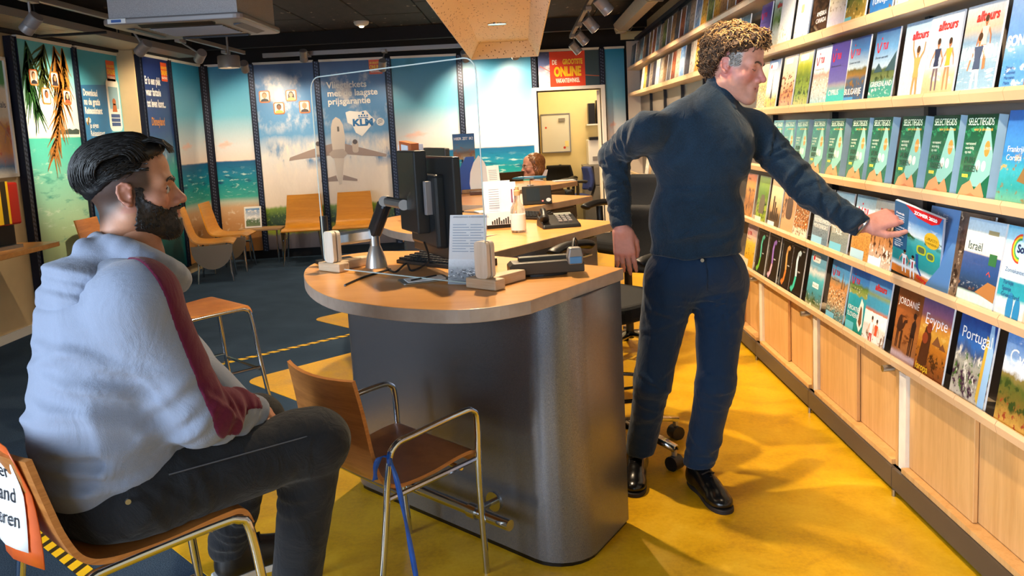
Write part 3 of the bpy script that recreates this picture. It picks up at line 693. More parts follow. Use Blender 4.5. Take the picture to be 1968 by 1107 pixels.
a = at_y(505, 107, 9.78); b_ = at_y(1010, 80, 9.86)
beam('track_rail', a, (b_.x, b_.y, a.z), 0.04, 0.05, M['lampgrey'], 'pale grey lighting track along the back wall', 'lighting track')
BRZ = a.z
# right-hand row: four in view, then on toward the camera along the same track
for i, (y, nm) in enumerate(((6.15, 'largest and nearest of the four grey spotlights in the right row'), (7.25, 'second nearest grey spotlight of the right row'), (8.35, 'third grey spotlight of the right row'), (9.35, 'farthest grey spotlight of the right row, above the banner'))):
    track_lamp((0.60, y, 2.45), (0.615, y - 0.05, 2.30), (1.5, y + 0.25, 1.3), 95, nm, 95)
for i, y in enumerate((5.05, 4.0, 2.95, 1.9)):
    track_lamp((0.60, y, 2.45), (0.615, y - 0.02, 2.30), (1.55, y + 0.1, 1.15), 78, ('grey spotlight on the right track, %s past the top edge of the picture' % ('first', 'second', 'third', 'fourth')[i]), 88)
# left-hand row
for (px, py), z, tg, pw, lb in (((60, 45), 2.28, (-4.1, 5.6, 1.4), 70, 'grey spotlight at the far left above the framed poster'), ((275, 92), 2.27, (-4.06, 7.4, 1.6), 150, 'grey spotlight left below the air conditioner'),
                                ((385, 108), 2.28, (-3.9, 9.0, 1.6), 110, 'grey spotlight between air conditioner and round lamp'), ((470, 128), 2.27, (-3.2, 10.2, 1.6), 80, 'dark grey spotlight just right of the wide round lamp')):
    h = at_z(px, py, z); track_lamp((-3.15 if px > 100 else h.x, h.y, 2.45), h, tg, pw, lb, 75)
h = at_z(440, 121, 2.25)
t = thing('round_downlight', 'wide round grey lamp hanging at the end of the left track', 'lamp', (h.x, h.y, 2.45))
MB().cyl((0, 0, 0.26), (0, 0, -0.13), 0.01).build('stem', M['lampgrey'], t, True)
MB().lathe([(0.10, -0.13), (0.108, -0.14), (0.108, -0.25), (0.095, -0.25), (0.09, -0.235)], 28).build('lamp_head', M['lampgrey'], t, True)
MB().lathe([(0.09, -0.235), (0.0, -0.236)], 28).build('lens', LENS, t); spot(t, (h.x, h.y, 2.18), (h.x, h.y + .05, 0), 45, 110)
h = at_y(735, 125, 9.62); track_lamp((h.x, 9.82, BRZ), h, (h.x - 0.2, 10.3, 1.5), 22, 'single black spotlight on the back track above the airliner', 85)
for sx, lb in ((-0.62, 'grey spotlight on the back track hidden behind the left of the ceiling tray'), (-0.05, 'grey spotlight on the back track hidden behind the right of the ceiling tray')):
    track_lamp((sx, 9.85, BRZ), (sx, 9.72, BRZ - 0.13), (sx + 0.12, 10.45, 1.6), 100, lb, 105)
track_lamp((-2.45, 9.80, BRZ), (-2.45, 9.62, BRZ - 0.04), (-2.6, 10.3, 1.3), 34, 'grey spotlight on the back track above the portrait stickers', 95)
# ceiling tray
def perf_mat():
    m, nt, b = base('perforated_board', '#c9a883', 0.7); c = coords(nt, (1, 1, 1))
    v = nt.nodes.new('ShaderNodeTexVoronoi'); v.feature = 'F1'; v.inputs['Scale'].default_value = 1.0; nt.links.new(coords(nt, (30, 14, 30)), v.inputs['Vector'])
    f = math_(nt, 'LESS_THAN', v.outputs['Distance'], 0.2)
    nt.links.new(mixc(nt, f, '#f0dec4', '#8a7054'), b.inputs['Base Color']); return m
M['perf'] = perf_mat()
tr = thing('ceiling_tray', 'tan perforated ceiling tray with two round downlights', 'ceiling tray', (-0.165, 6.0, 2.25))
x0, x1, yf, yn = -0.375, 0.375, 3.5, -3.8; it = 0.10; hz = 0.17
for nm, P in (('side_panel', [(x0, yn, 0), (x0, yf, 0), (x0 + it, yf - it, hz), (x0 + it, yn, hz)]), ('side_panel', [(x1, yf, 0), (x1, yn, 0), (x1 - it, yn, hz), (x1 - it, yf - it, hz)]), ('end_panel', [(x0, yf, 0), (x1, yf, 0), (x1 - it, yf - it, hz), (x0 + it, yf - it, hz)])):
    MB().add(P, [(0, 1, 2, 3)]).build(nm, M['perf'], tr, solid=0.012)
MB().lim(x0 + it, x1 - it, yn, yf - it, hz, hz + 0.015).build('inner_panel', M['perf'], tr)
for y in (yn + 0.5, 0.0, yf - 0.4):
    for x in (x0 + 0.12, x1 - 0.12): MB().cyl((x, y, hz * (0.3 if abs(x) > 0.3 else 1)), (x, y, 0.46), 0.006).build('hanger', M['steel'], tr)
for px, py in ((955, 45), (966, 87)):
    h = at_z(px, py, 2.25 + hz); l = h - tr.location
    rg = MB().lathe([(0.075, -0.012), (0.085, -0.010), (0.088, 0.0), (0.07, 0.0)], 28, (l.x, l.y, hz)).build('downlight_ring', M['chrome'], tr, True)
    MB().lathe([(0.07, -0.003), (0.0, -0.003)], 24, (l.x, l.y, hz)).build('downlight_lens', LENS, tr)
    spot(None, (h.x, h.y, 2.25 + hz - 0.03), (h.x, h.y, 0), 120, 140)
for y in (5.0, 3.6):  # two more downlights out of view, added to brighten the desk tops
    MB().lathe([(0.075, -0.012), (0.085, -0.010), (0.088, 0.0), (0.07, 0.0)], 28, (0, y - 6.0, hz)).build('downlight_ring', M['chrome'], tr, True); MB().lathe([(0.07, -0.003), (0.0, -0.003)], 24, (0, y - 6.0, hz)).build('downlight_lens', LENS, tr)
    spot(None, (-0.165, y, 2.25 + hz - 0.03), (-0.165, y, 0), 170, 140)
# air conditioner
Q = [at_z(px, py, 2.27) for px, py in ((213, 52), (467, 45), (512, 72), (330, 82))]
ac = thing('air_conditioner', 'boxed grey ceiling air conditioner with louvred grille', 'air conditioner', (-2.28, 6.05, 2.26))
def ac_mat():
    m, nt, b = base('ac_casing', '#9b9798', 0.55, 0.25); n = noise(nt, coords(nt, (60, 60, 60)), 4.0, 3); r = ramp(nt, [(0.3, '#878386'), (0.7, '#aeaaac')], n); nt.links.new(r.outputs[0], b.inputs['Base Color']); return m
M['ac'] = ac_mat()
MB().lim(-0.43, 0.43, -0.42, 0.42, 0.05, 0.44).build('casing', M['ac'], ac)
MB().prism(rrect(-0.47, -0.46, 0.47, 0.46, 0.06), 0.012, 0.055).build('face_panel', M['lampgrey'], ac, bevel=0.012, seg=3)
for i in range(9): MB().box((0, -0.20 + 0.05 * i, 0.008), (0.5, 0.03, 0.008), (R(18), 0, 0)).build('grille_slat', M['lampgrey'], ac)
for sx, sy in ((1, 0), (-1, 0), (0, 1), (0, -1)):
    MB().box((sx * 0.375, sy * 0.375, 0.012), (0.07 if sx else 0.5, 0.07 if sy else 0.5, 0.014), (R(14) * sy, -R(14) * sx, 0)).build('louvre', M['dark'], ac)
MB().lim(-0.42, -0.30, -0.464, -0.458, 0.02, 0.05).build('badge', ink('#e8eaec'), ac); MB().lim(-0.395, -0.33, -0.467, -0.463, 0.026, 0.044).build('badge_logo', ink('#2b5aa8'), ac)
# cable tray along the left wall, black rod, light trough on the right
def rib_mat():
    m, nt, b = base('ribbed_metal', '#b0a595', 0.4, 0.6); t = nt.nodes.new('ShaderNodeTexCoord'); sp = nt.nodes.new('ShaderNodeSeparateXYZ'); nt.links.new(t.outputs['Object'], sp.inputs[0])
    s_ = math_(nt, 'SINE', math_(nt, 'MULTIPLY', sp.outputs[1], 170)); r = ramp(nt, [(0.3, '#7c7264'), (0.7, '#c7bcab')], math_(nt, 'ADD', math_(nt, 'MULTIPLY', s_, 0.5), 0.5)); nt.links.new(r.outputs[0], b.inputs['Base Color']); bump(nt, b, s_, 0.5, 0.01); return m
M['rib'] = rib_mat()
ct = thing('cable_tray', 'ribbed metal cable tray running above the left picture panels', 'cable tray', (-3.80, 6.6, 2.44))
MB().lim(-0.19, 0.19, -3.4, 2.9, 0, 0.012).build('tray_floor', M['rib'], ct)
for sx in (-1, 1): MB().lim(sx * 0.19 - 0.004, sx * 0.19 + 0.004, -3.4, 2.9, 0, 0.06).build('tray_side', M['lampgrey'], ct)
for y in (-2.2, -0.2, 1.8):
    MB().cyl((-0.16, y, 0), (-0.16, y, 0.27), 0.006).build('hanger', M['dark'], ct); MB().cyl((0.16, y, 0), (0.16, y, 0.27), 0.006).build('hanger', M['dark'], ct)
a = at_z(70, 70, 2.40); b_ = at_z(205, 62, 2.42)
tag(MB().tube([(a - Vector(b_)), Vector((0, 0, 0))], 0.012).build('black_rod', M['dark'], loc=b_), 'thin black rod under the cable tray at the left', 'rod')
tg = thing('light_trough', 'long metal trough under the ceiling above the brochure racks', 'trough', (1.18, 7.4, 2.50))
MB().add([(-0.07, -3.0, 0.10), (-0.035, -3.0, 0), (0.06, -3.0, 0), (0.09, -3.0, 0.08), (-0.07, 2.6, 0.10), (-0.035, 2.6, 0), (0.06, 2.6, 0), (0.09, 2.6, 0.08)], [(0, 1, 5, 4), (1, 2, 6, 5), (2, 3, 7, 6), (4, 5, 6, 7), (0, 3, 2, 1)]).build('channel', plain('trough_metal', '#a59a8b', 0.4, 0.4, var=0.08), tg, solid=0.004)
for y in (-2.4, 0.0, 2.2):
    MB().tube([(-0.09, y, 0.02), (-0.05, y, -0.012), (0.08, y, -0.012), (0.11, y, 0.03)], 0.006).build('bracket', M['steel'], tg, True); MB().cyl((0.01, y, 0.02), (0.01, y, 0.21), 0.006).build('hanger', M['dark'], tg)
h = at_z(697, 80, 2.66)
sn = thing('ceiling_sensor', 'small white detector on the dark ceiling above the airliner', 'detector', (h.x * 0.86, h.y * 0.86, 2.70))
MB().lathe([(0.08, 0.012), (0.085, 0), (0.075, -0.025), (0.045, -0.04), (0, -0.045)], 20).build('housing', M['white'], sn, True); MB().lathe([(0.03, -0.042), (0.022, -0.056), (0, -0.06)], 14).build('lens', LENS, sn, True)

# ================================================================ brochure wall: cabinets below, racks above
YB = [1.184 + 0.935 * i for i in range(11)]; LIPZ = [0.53, 0.845, 1.172, 1.49, 1.808, 2.125]
ORD = ['nearest', 'second', 'third', 'fourth', 'fifth', 'sixth', 'seventh', 'eighth', 'ninth', 'tenth']
FX = 1.33
def cabinet(i):
    y0, y1 = YB[i], YB[i + 1]; L_ = y1 - y0
    c = thing('base_cabinet', 'low wooden cabinet with two sliding doors, %s from the camera along the brochure wall' % ORD[i], 'cabinet', (FX, y0, 0), 0, 'low sliding door cabinets under the brochure racks')
    MB().lim(0.035, 0.25, 0.004, 0.022, 0.11, 0.485).build('side_panel', M['maple'], c); MB().lim(0.035, 0.25, L_ - 0.06, L_ - 0.004, 0.11, 0.485).build('side_panel', plain('pale_end', '#e3dccf', 0.5, var=0.05), c)
    MB().lim(0.02, 0.25, 0.022, L_ - 0.06, 0.11, 0.13).build('bottom_rail', M['maple'], c); MB().lim(0.04, 0.25, 0.004, L_ - 0.004, 0.485, 0.50).build('top_board', M['maple'], c)
    MB().lim(0.085, 0.25, 0.022, L_ - 0.06, 0.13, 0.485).build('back_board', M['dark'], c)
    m_ = (0.022 + L_ - 0.06) / 2
    MB().lim(0.066, 0.080, 0.024, m_ + 0.02, 0.132, 0.483).build('door', M['maple'], c, bevel=0.0015, seg=1); MB().lim(0.048, 0.063, m_ - 0.02, L_ - 0.062, 0.132, 0.483).build('door', M['maple'], c, bevel=0.0015, seg=1)
    MB().lim(0.010, 0.025, 0.002, L_ - 0.002, 0.028, 0.108).build('plinth', plain('plinth_board', '#4a4038', 0.45), c); MB().lim(0.05, 0.2, 0.002, L_ - 0.002, 0.0, 0.108).build('base', M['blackgloss'], c)
    MB().cyl((0.01, L_ - 0.02, 0.0), (0.01, L_ - 0.02, 0.028), 0.008, 8).build('foot', M['steel'], c)
for i in range(10): cabinet(i)
lipmesh = None; shelfmesh = None
def rack(i):
    global lipmesh, shelfmesh
    y0, y1 = YB[i], YB[i + 1]; L_ = y1 - y0
    c = thing('brochure_rack', 'six tier brochure rack bay, %s from the camera' % ORD[i], 'brochure rack', (FX, y0, 0.50), 0, 'brochure rack bays along the right wall')
    MB().lim(0.155, 0.17, 0.0, L_, 0.0, 1.96).build('back_panel', M['back'], c)
    MB().lim(0.125, 0.157, -0.016, 0.016, 0.0, 1.96).build('upright', M['dark'], c)
    MB().lim(0.10, 0.17, 0.0, L_, 1.96, 2.0).build('header', M['navy'], c)
    for r, z in enumerate(LIPZ):
        if shelfmesh is None:
            shelfmesh = MB().add([(0.014, 0, -0.016), (0.155, 0, -0.024), (0.155, 0, -0.030), (0.014, 0, -0.022), (0.014, L_, -0.016), (0.155, L_, -0.024), (0.155, L_, -0.030), (0.014, L_, -0.022)], [(0, 1, 2, 3), (4, 7, 6, 5), (0, 4, 5, 1), (1, 5, 6, 2), (2, 6, 7, 3), (3, 7, 4, 0)]).build('shelf', M['shelf'], c); so = shelfmesh
        else:
            so = shelfmesh.copy(); COL.objects.link(so); so.parent = c
        so.location = (0, 0, z - 0.50)
        for j in range(4):
            if lipmesh is None:
                lo = lipmesh = MB().add([(0.006, 0, -0.022), (0.0, 0, 0.004), (0.006, 0, 0.016), (0.011, 0, 0.016), (0.012, 0, -0.022)] + [(x, L_ / 4 - 0.003, z_) for x, z_ in ((0.006, -0.022), (0.0, 0.004), (0.006, 0.016), (0.011, 0.016), (0.012, -0.022))],
                                        [(0, 1, 2, 3, 4), (9, 8, 7, 6, 5)] + [(q, (q + 1) % 5, 5 + (q + 1) % 5, 5 + q) for q in range(5)]).build('shelf_lip', M['lip'], c)
            else:
                lo = lipmesh.copy(); COL.objects.link(lo); lo.parent = c
            lo.location = (0, j * L_ / 4 + 0.0015, z - 0.50)
    MB().cyl((-0.014, 0.03, -0.012), (0.03, 0.03, -0.012), 0.013, 14).build('knob', M['steel'], c, True)
    MB().tube([(0.15, L_ / 2, 1.985), (0.262, L_ / 2, 1.985)], 0.008).build('wall_tie', M['dark'], c)
for i in range(10): rack(i)
tag(MB().lim(1.33, 1.60, YB[10] + 0.003, YB[10] + 0.025, 0, 2.46).build('end_panel', plain('rack_end', '#bfb2a4', 0.5)), 'tall pale end panel closing the brochure wall at the back', 'panel')
# ================================================================ brochures
BX = FX + 0.016
LEAN = R(-9)
def brochure(Yf, row, cover, label, w_=0.205, h_=0.287, t=0.006, lean=LEAN, dx=0.0, dz=0.0, name='brochure', grp='travel brochures in the rack', mesh=None):
    if mesh is None:
        mb = MB(); mb.mat(1).lim(0, w_, 0, t, 0, h_)
        mb.m[2] = 0
        o = mb.build(name, [cover, M['paper']])
        o.data.polygons.foreach_set('material_index', mb.m)
    else:
        o = bpy.data.objects.new(name, mesh); COL.objects.link(o)
    o.location = (BX + dx, Yf, LIPZ[row] - 0.016 + dz); o.rotation_euler = (lean, 0, R(-90))
    return tag(o, label, 'brochure', grp)
def px2Y(px, row): return at_x(px, 400, BX + 0.01).y if False else _yx(px, row)
def _yx(px, row):
    # along the shelf line of this row: find Y whose projection has column px
    lo, hi = 1.5, 12.0
    for _ in range(50):
        m_ = (lo + hi) / 2; v = CAM_AX.T @ (np.array([BX, m_, LIPZ[row]]) - CO); x = CAM_CX + CAM_F * v[0] / v[2]
        if x > px: lo = m_
        else: hi = m_
    return lo
RED = '#d3141f'
def tui(o, x, z, s, col='#e9eef4'):
    pts = [(x + s * (-.5 + i / 10), z + s * (0.35 - 1.0 * math.sin(PI * (i / 10)))) for i in range(11)]
    pp(o, [stroke(pts, s * .2)], RED, 'logo', -0.0008); pp(o, [disc(x + s * .5, z + s * .75, s * .13, 10)], RED, 'logo', -0.0009)
    txt('TUI', s * 1.0, RED, o, x + s * .95, z - s * .45, y=-0.0008, bold=0.8, sx=0.8)
    txt('Discover your smile', s * .38, '#20304a', o, x - s * .6, z - s * 1.35, y=-0.0008, shear=0.25)
def alltours(o, x, z, s): txt('alltours', s, '#c8261b', o, x, z, y=-0.0008, bold=1.1, sx=0.95, shear=0.15)
def titl(o, s, x, z, size, col='#f4f4f2', **kw): return txt(s, size, col, o, x, z, y=-0.0008, **kw)
def field_(o, x0, z0, x1, z1, col, y=-0.0006): return pp(o, [rect(x0, z0, x1, z1)], col, 'print', y)
def person_print(o, x, z, h_, skin, top, bottom=None, pose=0, hair='#3a2618'):
    """small printed figure: legs, body, arms, head"""
    b_ = bottom or skin
    pp(o, [stroke([(x - .04 * h_, z + .48 * h_), (x - .07 * h_, z + .24 * h_), (x - .05 * h_, z)], .085 * h_, .045 * h_), stroke([(x + .04 * h_, z + .48 * h_), (x + .08 * h_, z + .25 * h_), (x + .10 * h_, z)], .085 * h_, .045 * h_)], b_, 'print', -0.0007)
    arms = [stroke([(x - .09 * h_, z + .78 * h_), (x - .2 * h_, z + (.95 if pose else .6) * h_), (x - .24 * h_, z + (1.12 if pose else .45) * h_)], .05 * h_, .03 * h_), stroke([(x + .09 * h_, z + .78 * h_), (x + .2 * h_, z + (.9 if pose == 1 else .62) * h_), (x + .22 * h_, z + (1.05 if pose == 1 else .46) * h_)], .05 * h_, .03 * h_)]
    pp(o, arms + [disc(x, z + .9 * h_, .07 * h_, 12, .85), rect(x - .025 * h_, z + .8 * h_, x + .025 * h_, z + .86 * h_)], skin, 'print', -0.0008)
    pp(o, [[(x - .1 * h_, z + .46 * h_), (x + .1 * h_, z + .46 * h_), (x + .08 * h_, z + .6 * h_), (x + .12 * h_, z + .8 * h_), (x - .12 * h_, z + .8 * h_), (x - .08 * h_, z + .6 * h_)]], top, 'print', -0.0009)
    pp(o, [disc(x, z + .94 * h_, .065 * h_, 10, .95)], hair, 'print', -0.001)
def CV(nm, stops, **kw): return pic('cover_' + nm, stops, **kw)
W_, H_ = 0.205, 0.287
GA = dict(grain=0.25, gs=22, coat=0.3, rough=0.3)
town = [('#6b4a30', (14, 20), 0.5, 0.58, 0.0, 0.6), ('#efe3cf', (16, 26), 0.55, 0.62, 0.0, 0.6)]
green = [('#23401a', (10, 12), 0.5, 0.6, 0.0, 0.6), ('#8aa83a', (14, 16), 0.56, 0.64, 0.0, 0.6)]
c_tui_blue = CV('tui_blue', [(0, '#5f7f9a'), (0.3, '#7f8f9c'), (0.55, '#aab6c0'), (0.6, '#c9d6e2'), (1, '#4f8fc4')], warp=0.08, layers=[('#4b5a66', (30, 30), .5, .62, 0, .5)], **GA)
# ---- bottom shelf, near to far
def sbook(o, col, col2):
    pp(o, [rect(.012, .01, .014, .275), rect(.012, .273, .19, .275)], '#b9bfc9', 'print', -.0006); titl(o, '2020', .15, .255, .016, '#cfd4da')
    P = [(.135, .235), (.12, .245), (.10, .235), (.09, .20), (.095, .16), (.10, .12), (.085, .07), (.062, .045), (.045, .06)]
    pp(o, [stroke(P[:6], .026)], col, 'printed_initial', -.0009); pp(o, [stroke(P[5:], .026)], col2, 'printed_initial', -.0009)
    titl(o, 'reizen', .118, .145, .014, '#e9e9e9')
BLACKCOV = CV('black', [(0, '#0b0a0a'), (1, '#141212')], grain=0.1, rough=0.3, coat=0.3)
r0 = [
 (1906, CV('cyprus', [(0, '#a8823c'), (.12, '#b58a3f'), (.3, '#6f5a24'), (.5, '#4f5a22'), (.58, '#7f6f3a'), (.64, '#cdd6e4'), (.78, '#93b4dc'), (1, '#4f82c8')], warp=.12, ws=(5, 6), layers=[('#8a3a22', (14, 16), .56, .62, .02, .35), ('#2f4018', (9, 10), .5, .58, .2, .55), ('#f0f2f6', (4, 7), .52, .66, .64, 1)], **GA), 'brochure titled Cyprus with tree and church under blue sky', lambda o: titl(o, 'Cyprus', .025, .205, .062)),
 (1821, CV('portugal', [(0, '#8d8578'), (.12, '#b9b0a2'), (.3, '#8f8a7c'), (.5, '#a9a595'), (.62, '#39507a'), (.72, '#2f66b0'), (1, '#1c3f86')], warp=.2, ws=(5, 3), layers=[('#3d1f3a', (8, 8), .48, .58, .05, .45), ('#3f6a24', (9, 9), .55, .63, .1, .62), ('#d8d2c4', (7, 5), .56, .63, .1, .7)], **GA), 'brochure titled Portugal with flowered white street under blue sky', lambda o: (titl(o, 'Portugal', .018, .215, .052), pp(o, [[(.165, 0), (.2, 0), (.203, .2), (.19, .285), (.172, .285)]], '#8fb4d8', 'print', -.0006), pp(o, [[(.15, 0.05), (.166, 0.03), (.173, .24), (.16, .25)]], '#c9a13a', 'print', -.0007))),
 (1752, CV('egypte', [(0, '#5a2c14'), (.2, '#8a4a1c'), (.45, '#b9701f'), (.6, '#d09a3a'), (.72, '#c27a34'), (.85, '#8a5a7a'), (1, '#5a4a78')], warp=.05, ws=(4, 6), layers=[('#3c1e0c', (12, 14), .52, .6, 0, .4), ('#e0b25a', (5, 8), .55, .68, .45, .75)], **GA), 'brochure titled Egypte with pyramids in an orange desert', lambda o: (titl(o, 'Egypte', .03, .20, .058, '#e6dde8'), pp(o, [[(.10, .14), (.13, .175), (.165, .14)], [(.15, .135), (.17, .158), (.195, .135)]], '#7a4a2a', 'print', -.0007), pp(o, [[(.02, .06), (.05, .05), (.085, .06), (.09, .16), (.07, .2), (.045, .19), (.03, .13)]], '#4a2410', 'print', -.0007), pp(o, [disc(.07, .19, .018), disc(.05, .15, .02)], '#8a3a1c', 'print', -.0008), titl(o, 'Isropa', .012, .035, .036, '#f0c62a'))),
 (1704, CV('jordanie', [(0, '#a68f9a'), (.14, '#b09aa0'), (.2, '#8f5a34'), (.4, '#a5622c'), (.7, '#9a5628'), (1, '#6f3a1c')], warp=.05, ws=(3, 7), layers=[('#5a2c14', (3, 12), .52, .64, .25, 1)], **GA), 'brochure titled Jordanië with camels before a red rock wall', lambda o: (titl(o, 'JORDANIË', .012, .225, .036, '#efe6e0', sx=.95), pp(o, [[(.02, .13), (.05, .12), (.075, .14), (.085, .16), (.1, .165), (.095, .175), (.075, .17), (.065, .155), (.05, .185), (.035, .18), (.025, .16)]] + [stroke([(x, .13), (x - .004, .06)], .008, .005) for x in (.03, .04, .062, .07)], '#3a1d10', 'print', -.0007), pp(o, [[(.13, .12), (.16, .12), (.168, .17), (.155, .19), (.135, .17)], disc(.15, .2, .012)] + [stroke([(x, .13), (x - .006, .05)], .008, .005) for x in (.135, .145, .16)], '#2c1712', 'print', -.0007))),
 (1653, CV('skiers', [(0, '#e9e6e8'), (.3, '#d9cfc6'), (.34, '#efeeee'), (.5, '#f2f0ee'), (.51, '#c2683a'), (.56, '#3f8fb0'), (.68, '#3a90b4'), (.74, '#7a8a5a'), (.8, '#5f9fd0'), (1, '#2f6fb4')], warp=.02, ws=(7, 7), layers=[('#7a5a3c', (9, 9), .54, .62, .05, .32)], **GA), 'brochure with red logo, coast above and two people in snow below', lambda o: (alltours(o, .06, .235, .036), person_print(o, .08, .0, .13, '#d9a888', '#e8e8ee', '#c03a2c'), person_print(o, .125, .0, .125, '#d9a888', '#d8502c', '#e9e4e0'))),
 (1617, CV('kroatie', [(0, '#0f7a6a'), (.2, '#128a86'), (.42, '#1f9aa4'), (.6, '#2a9ab0'), (.62, '#8f9a4a'), (.74, '#5f7f3a'), (.8, '#3f86c8'), (1, '#2458a8')], warp=.06, ws=(6, 6), layers=[('#e3d6c0', (20, 24), .58, .64, .6, .75)], **GA), 'brochure titled Kroatië Slovenië with a boat on turquoise water', lambda o: (tui(o, .03, .235, .03), titl(o, 'KROATIË\nSLOVENIË', .012, .105, .028), field_(o, .005, .005, .09, .055, '#5fb4c4'), pp(o, [[(.12, .06), (.15, .03), (.175, .06), (.165, .15), (.14, .17), (.125, .13)]], '#e9e4da', 'print', -.0007), pp(o, [[(.13, .07), (.15, .05), (.165, .07), (.155, .13), (.14, .14)]], '#7a4c2c', 'print', -.0008))),
 (1584, CV('harbour', [(0, '#b98a5a'), (.1, '#3a7a80'), (.2, '#5a8a8a'), (.35, '#c9a070'), (.6, '#c58a52'), (.68, '#8f7a5a'), (.74, '#5fa8dc'), (1, '#3f88cc')], warp=.1, ws=(9, 6), layers=town, **GA), 'brochure with red smile logo above a harbour town', lambda o: (tui(o, .03, .235, .03), field_(o, .005, .005, .1, .05, '#6fb4d4'), pp(o, [[(.13, .17), (.14, .245), (.15, .17)], [(.16, .17), (.165, .225), (.172, .17)]], '#7a5a3a', 'print', -.0006))),
 (1545, CV('badgebeach', [(0, '#c9bda4'), (.15, '#5a6a3a'), (.3, '#3f8a9c'), (.55, '#4fb0c4'), (.66, '#cfd2d6'), (.72, '#7fa4b8'), (.78, '#6fb2d8'), (1, '#7fb8dc')], warp=.08, ws=(6, 6), layers=[('#2f4a20', (8, 8), .53, .6, .1, .35), ('#f2eee6', (12, 14), .57, .63, 0, .3)], **GA), 'brochure with white oval badge above a turquoise bay', lambda o: (pp(o, [rrect(.025, .235, .13, .272, .017)], '#eef0f4', 'logo', -.0007), pp(o, [disc(.045, .254, .012, 12)], RED, 'logo', -.0009), titl(o, 'de jong intra\nvakanties', .062, .257, .012, '#2a3444'), field_(o, .07, .115, .15, .14, '#e6eef2'), titl(o, 'MALLORCA', .073, .122, .014, '#3a5a6c'))),
 (1511, BLACKCOV, 'black brochure with a large teal and blue letter', lambda o: sbook(o, '#bcd6ea', '#35b7a2')),
 (1490, BLACKCOV, 'black brochure with a large orange letter', lambda o: sbook(o, '#c99a5a', '#c8752f')),
 (1468, BLACKCOV, 'black brochure with a large violet and yellow letter', lambda o: sbook(o, '#8f6ac4', '#d9a8c0')),
 (1447, BLACKCOV, 'black brochure with a large green letter', lambda o: sbook(o, '#4fb09a', '#6fae3a')),
 (1427, CV('yellowtui', [(0, '#b98a2c'), (.3, '#e0a822'), (.6, '#e8c04a'), (.75, '#e0b8b0'), (1, '#b7a2bc')], warp=.1, layers=[('#3a2a10', (8, 8), .56, .62, .2, .6)], **GA), 'yellow brochure with red smile logo at the far end of the black brochures', lambda o: (tui(o, .03, .235, .03), field_(o, .0, .02, .1, .07, '#cfc8a8')))]
